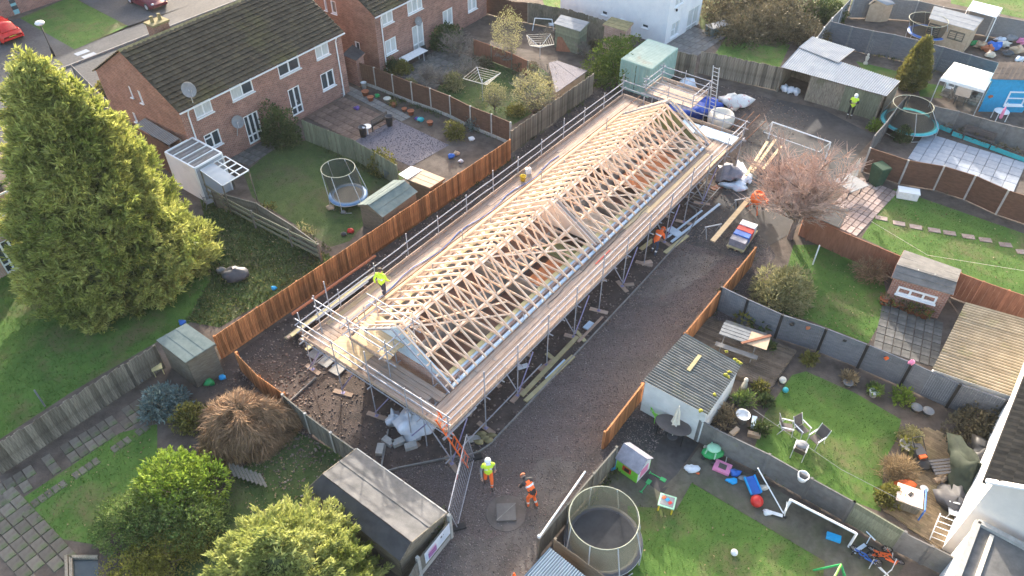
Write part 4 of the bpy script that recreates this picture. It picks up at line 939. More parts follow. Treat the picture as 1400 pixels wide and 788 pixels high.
def gabled(name, label, cat, px6, ze, zr, wm, rm, inset=.12, vertical=False, door=None, group=None, wall_kind='clad'):
    """px6: left eave front, ridge front, right eave front, right eave back, ridge back, left eave back"""
    e = [P(*px6[0], ze), P(*px6[1], zr), P(*px6[2], ze), P(*px6[3], ze), P(*px6[4], zr), P(*px6[5], ze)]
    A, B, C, D = [Vector((p.x, p.y, 0)) for p in (e[0], e[2], e[3], e[5])]; c = (A + B + C + D) / 4
    fp = [p + (c - p).normalized() * inset for p in (A, B, C, D)]; t = thing(name, label, cat, c, group)
    o = ccw(fp)
    for i in range(4):
        a, b = o[i], o[(i + 1) % 4]; mb = MB()
        if wall_kind == 'clad': clad(mb, a, b, .02, ze - .03, vertical=vertical); mb.build('wall', wm, t, kind='stuff')
        else: mb.add([a, b, b + UP * (ze - .03), a + UP * (ze - .03)], [(0, 1, 2, 3)]); mb.build('wall', wm, t)
    for a, b, r in ((fp[0], fp[1], e[1]), (fp[3], fp[2], e[4])):
        m_ = (a + b) / 2; MB().add([a + UP * (ze - .04), b + UP * (ze - .04), Vector((m_.x, m_.y, zr - .04))], [(0, 1, 2)]).build('gable_board', wm, t)
    for q in ((e[0], e[1], e[4], e[5]), (e[1], e[2], e[3], e[4])):
        n = (q[1] - q[0]).cross(q[3] - q[0]).normalized(); n = n if n.z > 0 else -n; w = list(q) if (q[1] - q[0]).cross(q[2] - q[1]).z > 0 else list(q)[::-1]
        sl = MB().hexa(w, [p + n * .045 for p in w]).build('roof_slope', rm, t)
        MB().beam(q[0].lerp(q[1], .5) + n * .05, q[3].lerp(q[2], .5) + n * .05, .05, .012, up=n).build('felt_lap', rm, sl)
    MB().beam(e[1] + UP * .05, e[4] + UP * .05, .16, .03).build('ridge_cap', rm, t)
    for a, b in ((e[0], e[1]), (e[1], e[2]), (e[5], e[4]), (e[4], e[3])): MB().beam(a - UP * .02, b - UP * .02, .03, .10).build('barge_board', wm, t)
    return t, e, fp
# ------------------------------------------------------------------ fences
def resample(pts, step):
    out = []
    for a, b in zip(pts[:-1], pts[1:]):
        n = max(1, round((b - a).length / step)); out += [a.lerp(b, i / n) for i in range(n)]
    return out + [pts[-1]]
def G(px, h): return [Vector((p.x, p.y, 0)) for p in (P(x, y, h) for x, y in px)]
def side(a, b, toward):
    X = (b - a).normalized(); N = Vector((X.y, -X.x, 0)); return X, (N if N.dot(toward) > 0 else -N)
def board_fence(name, label, px, h, m, bw=.125, indiv=True, face=(0, -1, 0), gravel=None, rails=True, post_m=None, hvar=.02, post=2.4, gap=.0, group=None, cap=None, pts=None):
    """close boarded fence: boards each a part when they can be told apart, else one joined part per bay"""
    pts = pts or G(px, h); t = thing(name, label, 'fence', pts[0], group); face = Vector(face); z0 = .16 if gravel else .03
    bme = None
    for a, b in zip(pts[:-1], pts[1:]):
        X, N = side(a, b, face); L_ = (b - a).length; n = max(1, int(L_ / bw)); rz = math.atan2(X.y, X.x); w = L_ / n
        if indiv:
            if bme is None:
                bme = []
                for k in range(3):
                    mb = MB(); s = N.dot(Vector((X.y, -X.x, 0)))
                    mb.add([(-w / 2 - .006, 0, 0), (w / 2 + .006, 0, 0), (w / 2 + .006, -.008 * s, 0), (-w / 2 - .006, -.042 * s, 0), (-w / 2 - .006, 0, 1), (w / 2 + .006, 0, 1), (w / 2 + .006, -.008 * s, 1), (-w / 2 - .006, -.042 * s, 1)],
                           [(0, 1, 5, 4), (1, 2, 6, 5), (2, 3, 7, 6), (3, 0, 4, 7), (4, 5, 6, 7)]); bme.append(mesh_of(mb, 'fence_board', m))
            for i in range(n):
                hh = h - z0 + random.uniform(-hvar, hvar); p = a + X * (w * (i + .5)) + N * random.uniform(0, .006) + UP * z0
                inst('fence_board', bme[i % 3], t, p, (0, random.uniform(-.006, .006), rz), (1, 1, hh))
        np_ = max(1, round(L_ / post))
        for k in range(np_ + 1):
            p = a + X * (L_ * k / np_); c = p - N * .06; MB().box((c.x, c.y, 0), (.09, .09, h - .05 if not post_m else h + .04), rz).build('post', post_m or m, t)
        for k in range(np_):
            p, q = a + X * (L_ * k / np_ + .05), a + X * (L_ * (k + 1) / np_ - .05)
            if not indiv:
                mb = MB(); nb = max(1, int((q - p).length / bw)); d = (q - p) / nb
                for i in range(nb):
                    c0, c1 = p + d * (i + gap / 2), p + d * (i + 1 - gap / 2); hh = h + random.uniform(-hvar, hvar); o0, o1 = N * .022, N * .006
                    mb.hexa([c0, c1, c1 + o1, c0 + o0], [c0 + UP * hh, c1 + UP * hh, c1 + o1 + UP * hh, c0 + o0 + UP * hh])
                    for v in range(len(mb.v) - 8, len(mb.v) - 4): mb.v[v] = (mb.v[v][0], mb.v[v][1], z0)
                mb.build('board_panel', m, t, kind='stuff')
            if rails:
                for z in (h * .25, h * .8): MB().beam(p - N * .03 + UP * z, q - N * .03 + UP * z, .035, .07).build('rail', m, t)
            if gravel: MB().beam(p + UP * .085, q + UP * .085, .04, .15).build('gravel_board', gravel, t)
        if cap: MB().beam(a + UP * (h + .02), b + UP * (h + .02), .06, .03).build('capping', cap, t)
    return t
def panel_fence(name, label, px, h, m, post_m='concrete', slats='v', gravel=None, face=(0, -1, 0), step=None, bw=.13, post_w=.10, gap=.12, group=None, post_h=.05, pts=None):
    """posts with a panel of overlapped slats between each pair; px: tops of the posts"""
    pts = pts or G(px, h); pts = resample(pts, step) if step else pts; t = thing(name, label, 'fence', pts[0], group); face = Vector(face); z0 = .26 if gravel else .04
    for k, p in enumerate(pts):
        a, b = (pts[k], pts[k + 1]) if k < len(pts) - 1 else (pts[k - 1], pts[k]); X, N = side(a, b, face)
        MB().box((p.x, p.y, 0), (post_w, .10, h + post_h), math.atan2(X.y, X.x)).build('post', post_m, t)
    for a, b in zip(pts[:-1], pts[1:]):
        X, N = side(a, b, face); g = post_w / 2 + .004; p, q = a + X * g, b - X * g; mb = MB(); L_ = (q - p).length
        if slats == 'v':
            n = max(1, int(L_ / bw))
            for i in range(n):
                c0, c1 = p + X * (L_ * i / n), p + X * (L_ * (i + 1) / n - .006); o = N * (.018 if i % 2 else .008)
                mb.hexa([c0 + UP * z0, c1 + UP * z0, c1 + o + UP * z0, c0 + o + UP * z0], [c0 + UP * h, c1 + UP * h, c1 + o + UP * h, c0 + o + UP * h])
        else:
            n = max(1, int((h - z0) / bw))
            for i in range(n):
                za, zb = z0 + (h - z0) * i / n, z0 + (h - z0) * (i + 1) / n; mb.add([p + UP * za + N * .026, q + UP * za + N * .026, q + UP * zb + N * .006, p + UP * zb + N * .006, p + UP * za - N * .01, q + UP * za - N * .01, q + UP * zb - N * .01, p + UP * zb - N * .01], [(0, 1, 2, 3), (7, 6, 5, 4), (3, 2, 6, 7), (4, 5, 1, 0)])
        pn = mb.build('panel', m, t, kind='stuff')
        MB().beam(p + UP * (h + .018) + N * .01, q + UP * (h + .018) + N * .01, .055, .03).build('capping', m, pn)
        for s in (p + X * .02, q - X * .02): MB().beam(s + N * .035 + UP * z0, s + N * .035 + UP * h, .035, .02, up=N).build('batten', m, pn)
        if gravel: MB().beam(p + UP * .135, q + UP * .135, .045, .23).build('gravel_board', gravel, t)
    return t
R_ = (1, -.8, 0); D_ = (0, -1, 0); LF = (-1, -.5, 0)
# 1 new orange boarded fence along the garden side of the site
board_fence('boarded_fence', 'new orange brown close boarded fence beside the scaffold', [(293, 459), (698, 190)], 1.5, 'fence_orange', .15, True, R_, gravel='fence_orange', hvar=.006)
board_fence('boarded_fence', 'short return of orange boarded fence behind the brown drooping bush', [(321, 481), (352, 513), (386, 537)], 1.3, 'fence_orange', .125, True, (-.6, -1, 0), hvar=.006)
panel_fence('panel_fence', 'weathered dark panel fence between brown bush and black felt shed', [(386, 540), (417, 566), (452, 592), (486, 616)], 1.3, 'fence_old2', slats='v', face=(-.6, -1, 0))
panel_fence('panel_fence', 'grey fence running back from the tall conifer beside the house gable', [(98, 90), (120, 112), (143, 135), (165, 157), (183, 174)], 1.5, 'fence_grey3', 'fence_grey3', 'v', face=LF)
# 2 old grey brown fence carrying on towards the ivy
board_fence('boarded_fence', 'weathered grey brown boarded fence running up to the ivy hedge', [(700, 178), (812, 100)], 1.6, 'fence_old', .13, True, R_, hvar=.05)
# 3 streaked fence at the back
board_fence('boarded_fence', 'dark weathered boarded fence beside the green container', [(924, 70), (952, 76)], 1.7, 'fence_old', .14, True, D_, hvar=.04)
board_fence('boarded_fence', 'pale streaked boarded fence behind the silver ladder', [(960, 70), (1071, 93)], 1.7, 'fence_old', .16, True, D_, hvar=.05)
# 4 old fence at the lower left
board_fence('boarded_fence', 'long grey weathered boarded fence beside the old slab path', [(-20, 617), (211, 472)], 1.5, 'fence_old', .13, True, (1, -.6, 0), hvar=.05)
# 5 broken double fence below the house garden
panel_fence('panel_fence', 'dark low fence between shaded lawn and weedy plot', [(290, 262), (350, 278), (400, 309), (432, 332)], 1.1, 'fence_old2', 'fence_old', 'h', face=LF, post_w=.08)
fx = thing('rail_fence', 'leaning grey plank fence beside the weedy plot', 'fence', P(269, 258))
for z in (.35, .7, 1.05):
    pts = [P(269, 262), P(310, 290), P(350, 312), P(400, 338), P(440, 358)]
    for a, b in zip(pts[:-1], pts[1:]): MB().beam(a + UP * (z + random.uniform(-.06, .06)), b + UP * (z + random.uniform(-.06, .06)), .03, .15).build('plank', 'fence_green', fx)
for p in (P(269, 262), P(310, 290), P(350, 312), P(400, 338), P(440, 358)): MB().box((p.x, p.y, 0), (.09, .09, 1.2), .9).build('post', 'fence_old2', fx)
# 6 greenish fence between the two back gardens
board_fence('boarded_fence', 'green tinged boarded fence beside the climbing shrub', [(412, 164), (484, 192), (540, 225)], 1.5, 'fence_green', .12, False, LF, post=1.9, hvar=.02)
# 7 chocolate panels with concrete posts
panel_fence('panel_fence', 'chocolate brown panel fence with concrete posts below the second house', [(486, 85), (511, 93), (536, 103), (562, 113), (588, 121.5), (615, 132), (643, 146), (672, 157), (698, 168)], 1.6, 'fence_brown', 'concrete', 'v', 'concrete', face=(-1, -1, 0), bw=.1)
# 8, 9 fences of the top gardens
panel_fence('panel_fence', 'low sunlit brown fence beyond the slabbed terrace', [(647, 54), (672, 63), (700, 74), (722, 84)], 1.2, 'fence_redbrown', 'fence_old', 'h', face=(-1, -1, 0), post_w=.08)
board_fence('boarded_fence', 'old boarded fence behind the dark felt roofed shed', [(722, 3), (778, 13), (834, 30)], 1.7, 'fence_old', .15, False, D_, hvar=.04)
board_fence('boarded_fence', 'dark boarded fence at the far corner behind the second house', [(664, -8), (700, 2), (722, 4)], 1.6, 'fence_brown', .15, False, D_)
# 10 slate grey fences top right
panel_fence('panel_fence', 'long slate grey fence behind the pointed conifer', [(1136, 30), (1165, 37), (1194, 43), (1223, 48), (1253, 55), (1290, 65), (1328, 76), (1370, 88)], 1.75, 'fence_grey', 'fence_grey2', 'v', face=D_, bw=.10, post_w=.09)
panel_fence('panel_fence', 'grey fence with tall white posts behind the tan summerhouse', [(1168, -2), (1215, -1), (1256, 2), (1290, 10), (1325, 16), (1360, 22), (1420, 33)], 1.6, 'fence_grey2', 'concrete', 'v', face=D_, bw=.12)
panel_fence('panel_fence', 'slatted fence with white posts running back from the metal roofed store', [(1117, 52), (1127, 38), (1138, 25), (1151, 12), (1164, -2)], 1.5, 'fence_grey2', 'upvc', 'h', face=(1, -1, 0), bw=.3)
# 11 brown fence of the stepping stone lawn
panel_fence('panel_fence', 'dark brown panel fence with pale concrete posts above the stepping stones', [(1190, 203), (1242, 220), (1291, 228), (1334, 241), (1379, 261), (1425, 276)], 1.6, 'fence_brown', 'concrete', 'h', face=D_, bw=.3)
panel_fence('panel_fence', 'grey mottled panel fence between white gazebo and pale terrace', [(1278, 146), (1310, 153), (1345, 163), (1380, 172), (1420, 181)], 1.4, 'fence_grey3', 'fence_grey3', 'h', face=D_, bw=.35)
panel_fence('panel_fence', 'dark fence beside the low netted trampoline', [(1196, 186), (1212, 168), (1228, 146), (1240, 132)], 1.4, 'fence_grey3', 'fence_grey3', 'v', face=LF)
# 13 reddish fence
panel_fence('panel_fence', 'reddish brown panel fence behind the bare pink tree trunk', [(1112, 300), (1162, 322), (1200, 338), (1236, 353)], 1.4, 'fence_redbrown', 'fence_redbrown', 'h', face=D_, bw=.3)
panel_fence('panel_fence', 'bright red brown fence behind the ribbed tan roof', [(1313, 374), (1345, 386), (1380, 398), (1425, 413)], 1.5, 'fence_redbrown', 'fence_redbrown', 'v', face=D_, bw=.22)
# 14 blue grey fence
panel_fence('panel_fence', 'blue grey panel fence with dark posts between decking and golden bush', [(987, 393), (1023, 410), (1070, 431), (1130, 450), (1187, 472), (1247, 497), (1313, 526), (1377, 548)], 1.5, 'fence_grey', 'black', 'v', face=(-.5, -1, 0), bw=.085, post_w=.12, post_h=.02)
# 15 horizontal boards
panel_fence('panel_fence', 'dark grey horizontal board fence below the garden chairs', [(958, 575), (980, 588), (1052, 622), (1110, 655), (1168, 687)], 1.3, 'fence_grey3', 'fence_grey3', 'h', face=(-.6, -1, 0), bw=.3)
panel_fence('panel_fence', 'mossy slatted fence panel behind the fallen orange bicycle', [(1168, 687), (1238, 728)], 1.3, 'fence_green', 'fence_grey3', 'h', face=(-.6, -1, 0), bw=.22)
panel_fence('panel_fence', 'low mossy boarded fence ending at the white house corner', [(1238, 730), (1275, 748), (1309, 765)], 1.2, 'fence_grey3', 'fence_grey3', 'h', face=(-.6, -1, 0), bw=.3)
# 16 orange fence along the road
board_fence('boarded_fence', 'orange brown boarded fence between access road and decking', [(1034, 338), (985, 398), (938, 455)], 1.3, 'fence_orange', .13, True, (1, -.6, 0), cap='fence_orange', hvar=.01)
board_fence('boarded_fence', 'orange brown boarded fence between access road and white garage', [(880, 524), (829, 590)], 1.2, 'fence_orange', .13, True, (1, -.6, 0), cap='fence_orange', hvar=.01)
panel_fence('panel_fence', 'weathered grey panel fence with white top rail beside the large trampoline', [(843, 612), (812, 648), (776, 690), (737, 737)], 1.3, 'fence_old2', 'fence_old2', 'v', face=(1, -.5, 0))
fr = thing('guard_pole', 'white plastic pole lying along the top of the weathered fence', 'pole', P(737, 735, 1.36)); MB().tube(P(737, 735, 1.40), P(800, 645, 1.40), .035, 8).build('shaft', 'upvc', fr, uv=False); MB().lathe(P(737, 735, 1.33), [(.06, 0), (.06, .12), (.02, .14)], 8).build('end_cap', 'upvc', fr)

# ------------------------------------------------------------------ sheds, garages, stores
# green shipping container
CA, CB = P(885.3, 133.2), P(846.5, 119.3); cw = (CB - CA).normalized(); cl = azv(35.8); CWid, CLen, CH = (CB - CA).length, 3.75, 2.1
cn = thing('shipping_container', 'pale green shipping container at the far end of the scaffold', 'container', (CA + CB) / 2 + cl * CLen / 2)
def corr_wall(a, b, z0, z1, n, N, amp=.035):
    mb = MB(); vs = []; k = 0
    L_ = (b - a).length; X = (b - a) / L_; pts = []
    for i in range(n):
        f = L_ / n * i; w = L_ / n; pts += [(f, 0), (f + w * .4, 0), (f + w * .5, -amp), (f + w * .9, -amp)]
    pts.append((L_, 0)); vs = [a + X * s + N * o + UP * z for z in (z0, z1) for s, o in pts]; m_ = len(pts)
    return mb.add(vs, [(i, i + 1, m_ + i + 1, m_ + i) for i in range(m_ - 1)])
c0, c1, c2, c3 = CA, CB, CB + cl * CLen, CA + cl * CLen
for a, b, n, N, nm in ((c0, c3, 16, -cw, 'side_panel'), (c1, c2, 16, cw, 'side_panel'), (c3, c2, 10, cl, 'end_panel')): corr_wall(a, b, .14, CH - .1, n, N).build(nm, 'container', cn)
for k in range(2):
    a, b = c0.lerp(c1, .03 + .48 * k), c0.lerp(c1, .49 + .48 * k); d_ = corr_wall(a, b, .14, CH - .12, 4, -cl, .02).build('door', 'container', cn)
    for f in (.25, .75): p = a.lerp(b, f) - cl * .03; MB().tube(p + UP * .15, p + UP * (CH - .15), .02, 6).build('lock_rod', 'container_roof', d_, uv=False)
    p = a.lerp(b, .5) - cl * .05; MB().box((p.x, p.y, .9), (.3, .03, .05), math.atan2(cw.y, cw.x)).build('handle', 'container_roof', d_)
for a, b in ((c0, c1), (c1, c2), (c2, c3), (c3, c0)):
    for z in (.07, CH - .05): MB().beam(a + UP * z, b + UP * z, .12, .12 if z > 1 else .14).build('rail', 'container', cn)
    MB().beam(a, a + UP * CH, .14, .14).build('corner_post', 'container', cn)
corr_roof(cn, c0 + UP * (CH + .02), c3 + UP * (CH + .02), c2 + UP * (CH + .02), c1 + UP * (CH + .02), 3, 6, 'container_roof', .012)
# white garage with ribbed mossy roof
gz = 1.95; gpx = [(1014, 500), (967, 568), (879, 521), (936, 456)]
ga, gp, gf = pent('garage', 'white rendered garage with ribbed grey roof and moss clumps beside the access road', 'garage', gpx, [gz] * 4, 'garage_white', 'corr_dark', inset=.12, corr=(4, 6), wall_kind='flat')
for (x, y) in ((993, 481), (1005, 492), (1012, 497), (992, 513), (997, 509), (977, 540), (958, 562), (1009, 495), (996, 516)):
    p = P(x, y, gz + .02); MB().blob((p.x, p.y, gz + .03), (random.uniform(.06, .12), random.uniform(.06, .10), .04), int(x), .3, 9, 5).build('moss_clump', 'moss', ga, smooth=True)
a, b = P(941, 507, gz + .06), P(957, 486, gz + .06); mark(MB().beam(a, b, .16, .05).build('plank', 'treated'), 'short pale plank lying on the ribbed garage roof', 'plank')
g0, g1 = gf[0], gf[1]
# black felt roofed shed at the bottom, banner fence in front
ze, zr = 1.65, 2.05
e = [P(422, 668, ze), P(441, 649, zr), P(488, 614, ze), P(611, 702, ze), P(563, 742, zr), P(548, 768, ze)]
sh = thing('shed', 'long timber shed with grey felt roof above the access road entrance', 'shed', Vector((e[0].x + e[3].x, e[0].y + e[3].y, 0)) / 2)
for q, m in (((e[1], e[2], e[3], e[4]), 'felt_grey'), ((e[0], e[1], e[4], e[5]), 'felt_dark')):  # light put into the felt colours: paler sunlit slope, darker shaded slope
    n_ = (q[1] - q[0]).cross(q[3] - q[0]).normalized(); n_ = n_ if n_.z > 0 else -n_; nx, ny = 26, 10; vs = []; fs_ = []
    for i in range(nx + 1):
        for j in range(ny + 1): vs.append(q[0].lerp(q[3], i / nx).lerp(q[1].lerp(q[2], i / nx), j / ny) + n_ * (.03 + .012 * math.sin(i * 1.7 + j * .9) * math.sin(j * 2.1 + i * .37)))
    for i in range(nx):
        for j in range(ny): k = i * (ny + 1) + j; fs_.append((k, k + 1, k + ny + 2, k + ny + 1))
    sl = MB().add(vs, fs_).build('roof_slope', m, sh, smooth=True)
    for f in ((.5,) if m == 'felt_grey' else ()): MB().beam(q[0].lerp(q[1], f) + n_ * .05, q[3].lerp(q[2], f) + n_ * .05, .10, .012, up=n_).build('felt_lap', m, sl)
fpt = [Vector((p.x, p.y, 0)) for p in (e[0], e[2], e[3], e[5])]; cc = sum(fpt, Vector()) / 4; fpt = ccw([p + (cc - p).normalized() * .15 for p in fpt])
for i in range(4): clad(MB(), fpt[i], fpt[(i + 1) % 4], .02, ze - .03).build('wall', 'shed_wood', sh, kind='stuff')
for a, r, b in ((e[0], e[1], e[2]), (e[5], e[4], e[3])):
    MB().add([a - UP * .04, b - UP * .04, r - UP * .04], [(0, 1, 2)]).build('gable_board', 'shed_wood', sh)
    for p, q in ((a, r), (r, b)): MB().beam(p - UP * .02, q - UP * .02, .03, .12).build('barge_board', 'fence_old', sh)
MB().beam(e[2] + UP * .0, e[3] + UP * .0, .04, .08).build('gutter', 'cream', sh)
# boarded enclosure with the site banner beside the shed end
bf = thing('banner_fence', 'grey board fence with concrete posts carrying the white site banner', 'fence', P(580, 790))
bp_ = [P(548, 808, 1.3), P(571, 764, 1.3), P(614, 706, 1.5)]; bp_ = [Vector((p.x, p.y, 0)) for p in bp_]
for p, hh in zip(bp_, (1.35, 1.4, 1.6)): MB().box((p.x, p.y, 0), (.12, .12, hh), .9).build('post', 'concrete', bf)
for a, b in zip(bp_[:-1], bp_[1:]):
    for k in range(4):
        z = .16 + .3 * k; MB().beam(a.lerp(b, .04) + UP * z, a.lerp(b, .96) + UP * z, .04, .29).build('board', 'fence_old2' if k else 'concrete', bf)
X, N = side(bp_[1], bp_[2], Vector((1, -.8, 0)))
bn = thing('site_banner', 'white printed banner tied to the grey board fence', 'banner', bp_[1] + N * .05)
b0, b1 = bp_[1].lerp(bp_[2], .16) + N * .05, bp_[1].lerp(bp_[2], .95) + N * .05; bz0, bz1 = .52, 1.22
MB().hexa([b0 + UP * bz0, b1 + UP * bz0, b1 + N * .008 + UP * bz0, b0 + N * .008 + UP * bz0], [b0 + UP * bz1, b1 + UP * bz1, b1 + N * .008 + UP * bz1, b0 + N * .008 + UP * bz1]).build('sheet', 'tarp_white', bn)
def patch(par, f0, f1, za, zb, m, nm, lift=.014): MB().quad(*[b0.lerp(b1, f) + N * lift + UP * (bz0 + (bz1 - bz0) * z) for f, z in ((f0, za), (f1, za), (f1, zb), (f0, zb))]).build(nm, m, par)
patch(bn, .12, .44, .10, .62, 'purple', 'blue_print'); 
for k in range(4): patch(bn, .13, .43, .70 - k * .17, .76 - k * .17, 'pink', 'print_line', .018)
patch(bn, .03, .09, .12, .8, 'insulation', 'print_line'); patch(bn, .62, .68, .6, .75, 'navy', 'print_mark'); patch(bn, .72, .75, .62, .68, 'navy', 'print_mark'); patch(bn, .52, .9, .22, .27, 'insulation', 'print_line'); patch(bn, .52, .84, .36, .4, 'insulation', 'print_line')
# corrugated shed at the bottom edge
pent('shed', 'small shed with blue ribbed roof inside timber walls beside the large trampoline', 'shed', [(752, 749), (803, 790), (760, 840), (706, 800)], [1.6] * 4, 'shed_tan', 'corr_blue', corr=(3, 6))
board_fence('boarded_fence', 'short tan boarded screen between blue ribbed shed and large trampoline', [(758, 737), (832, 792)], 1.6, 'shed_wood', .12, False, (-1, -1, 0))
# pent shed at the left
pent('shed', 'grey green felt roofed shed between conifer and blue spruce', 'shed', [(214, 466), (255, 443), (295, 471), (254, 497)], [1.75, 1.95, 1.95, 1.75], 'shed_wood', 'felt_green')
# garden shed by the orange fence
gabled('shed', 'small shed with sage green felt roof beside the small trampoline', 'shed', [(489, 281), (503, 281), (523, 298), (571, 263), (553, 248), (539, 247)], 1.45, 1.85, 'shed_wood', 'felt_green')
pent('lean_to', 'low store with white sheet and tan board roof against the orange fence', 'store', [(556, 246), (576, 232), (608, 245), (588, 258)], [1.1, 1.15, 1.15, 1.1], 'shed_wood', 'shed_tan')
o = MB(); q = PZ([(545, 239), (562, 228), (577, 233), (557, 246)], 1.2); o.hexa(ccw(q), [p + UP * .03 for p in ccw(q)]); mark(o.build('roof_sheet', 'tarp_white'), 'white roofing sheet lying over the low tan store', 'sheet')
o = MB(); q = [P(526, 245), P(543, 245), P(524, 232, 1.0)]; o.add(q + [p + Vector((.02, .03, 0)) for p in q], [(0, 1, 2), (5, 4, 3), (0, 3, 4, 1), (1, 4, 5, 2), (2, 5, 3, 0)]); mark(o.build('board', 'felt_green'), 'triangular green board leaning behind the sage roofed shed', 'board')
# dark shed and brick outbuilding at the top
ds, dp, df = pent('shed', 'dark green shed with grey felt roof beside the rotary dryer', 'shed', [(757, 33), (767, 21), (806, 31), (793, 44)], [1.8, 2.0, 2.0, 1.8], 'fence_green', 'felt_blue')
a, b = P(760, 70), P(783, 72); q = [a, b, b + Vector((.1, .35, .95)), a + Vector((.1, .35, .95))]; o = MB().hexa([p for p in q], [p + Vector((0, .03, .01)) for p in q]); mark(o.build('board', 'fence_redbrown'), 'red board leaning on the dark green shed', 'board')
pent('outhouse', 'small brick outhouse with brown flat roof below the white house', 'outbuilding', [(824, 34), (836, 24), (866, 32), (856, 44)], [1.9, 1.9, 1.9, 1.9], 'brick_pale', 'ridge_tile', wall_kind='flat')
# metal roofed store
ms, mp, mf = pent('store', 'open fronted store with long pale ribbed metal roof behind the asphalt yard', 'store', [(1068, 92), (1092, 66), (1231, 111), (1212, 132)], [1.9, 2.15, 2.15, 1.9], 'fence_old', 'metal_roof', corr=None, vertical=True)
for o in [c for c in ms.children]:
    if o.name.startswith(('roof', 'felt_lap', 'fascia', 'wall')): bpy.data.objects.remove(o)
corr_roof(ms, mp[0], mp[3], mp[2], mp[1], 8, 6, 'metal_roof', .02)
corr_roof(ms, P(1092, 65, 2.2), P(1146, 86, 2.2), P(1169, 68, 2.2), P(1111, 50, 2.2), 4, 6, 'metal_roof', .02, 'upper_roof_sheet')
a0, a1 = Vector((mp[0].x, mp[0].y, 0)), Vector((mp[3].x, mp[3].y, 0)); bk0, bk1 = Vector((mp[1].x, mp[1].y, 0)), Vector((mp[2].x, mp[2].y, 0))
dn = (a0 - bk0).normalized(); ins = -dn * .2
for f0, f1, m in ((.30, .62, 'fence_old'), (.62, .97, 'fence_green')): clad(MB(), a0.lerp(a1, f0) + ins, a0.lerp(a1, f1) + ins, .02, 1.75, vertical=True, bw=.16).build('front_boards', m, ms, kind='stuff')
clad(MB(), bk1, bk0, .02, 2.0, vertical=True).build('back_boards', 'fence_old', ms, kind='stuff'); clad(MB(), bk0, a0 + ins, .02, 1.8, vertical=True).build('side_boards', 'fence_old', ms, kind='stuff'); clad(MB(), a1 + ins, bk1, .02, 1.8, vertical=True).build('side_boards', 'fence_old', ms, kind='stuff')
for f in (.01, .30, .62, .97): p = a0.lerp(a1, f) + ins; MB().box((p.x, p.y, 0), (.1, .1, 1.85), .5).build('post', 'fence_old', ms)
for f in (.06, .12, .18): p = a0.lerp(a1, f) + ins * 3; mark(MB().blob((p.x, p.y, .22), (.25, .3, .24), int(f * 100), .3).build('sack', 'tarp_white', smooth=True), ['white sack in the dark bay of the metal roofed store', 'white bundle piled in the open bay of the metal roofed store', 'pale bag beside the boards of the metal roofed store'][int(f * 16)  % 3], 'sack')
# playhouse, tan summerhouse, blue cabin, brick shed, tan ribbed garage, dark flat roof
gabled('playhouse', 'small grey playhouse with two windows behind the slate grey fence', 'playhouse', [(1188, 6), (1196, 0), (1212, 8), (1224, 6), (1208, -8), (1198, -5)], 1.4, 1.75, 'shed_tan', 'felt_blue')
sm, smp, smf = pent('summerhouse', 'tan summerhouse with blue grey roof behind the slate grey fence', 'summerhouse', [(1270, 26), (1277, 9), (1345, 26), (1331, 43)], [1.75, 2.0, 2.0, 1.75], 'shed_tan', 'felt_blue')
a, b = Vector((smp[0].x, smp[0].y, 0)), Vector((smp[3].x, smp[3].y, 0)); X, N = side(a, b, Vector((0, -1, 0))); a = a - N * .08
window(sm, a + N * .10, X, N, ((b - a).length * .52, (b - a).length * .86, .75, 1.4), nlights=2, fm='shed_wood', sill=False, fw=.06)
window(sm, a + N * .10, X, N, ((b - a).length * .05, (b - a).length * .32, .05, 1.5), nlights=2, fm='shed_wood', sill=False, fw=.06)
bl, blp, blf = pent('cabin', 'bright blue painted cabin with brown roof beside the white gazebo', 'cabin', [(1355, 109), (1366, 86), (1440, 86), (1425, 111)], [2.35, 2.75, 2.75, 2.35], 'paint_blue', 'cabin_roof', wall_kind='flat', inset=.2)
a, b = [p for p in blf], None
c_ = sorted(blf, key=lambda p: p.y)[:2]; c_ = sorted(c_, key=lambda p: p.x); X, N = side(c_[0], c_[1], Vector((0, -1, 0))); window(bl, c_[0] + N * .07, X, N, op_px(c_[0], X, N, (1381, 125), (1397, 144)), nlights=1, transom=.5, fw=.09)
p = PP(1354, 132, c_[0], N) + N * .03; MB().blob((p.x, p.y, p.z), (.16, .05, .11), 3, .2).build('wall_plaque', 'terracotta', bl)
for i in range(10): MB().beam(blp[0].lerp(blp[3], i / 10) + UP * .1, blp[1].lerp(blp[2], i / 10) + UP * .1, .04, .02).build('roof_batten', 'cabin_roof', bl)
bs, bsp, bsf = gabled('brick_shed', 'small red brick shed with patched grey felt roof above the flower pots', 'shed', [(1219, 380), (1226, 362), (1236, 343), (1314, 370), (1308, 386), (1303, 404)], 1.65, 1.95, 'brick', 'felt_grey', wall_kind='flat')
c_ = sorted(bsf, key=lambda p: p.y)[:2]; c_ = sorted(c_, key=lambda p: p.x); X, N = side(c_[0], c_[1], Vector((0, -1, 0))); window(bs, c_[0] + N * .07, X, N, op_px(c_[0], X, N, (1229, 391), (1278, 415)), nlights=3, fw=.08)
for f in (.36, .64): MB().beam(bsp[1].lerp(bsp[4], f) + UP * .07, bsp[0].lerp(bsp[3], f * .92) + UP * .07, .07, .04).build('roof_batten', 'cream', bs)
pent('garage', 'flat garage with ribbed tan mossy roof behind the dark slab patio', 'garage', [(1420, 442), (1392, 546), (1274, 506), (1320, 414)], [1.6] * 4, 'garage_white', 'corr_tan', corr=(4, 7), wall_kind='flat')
pent('shed', 'low dark flat roofed shed below the bare pink tree', 'shed', [(1105, 270), (1160, 288), (1148, 313), (1098, 292)], [1.5] * 4, 'fence_redbrown', 'felt_dark')
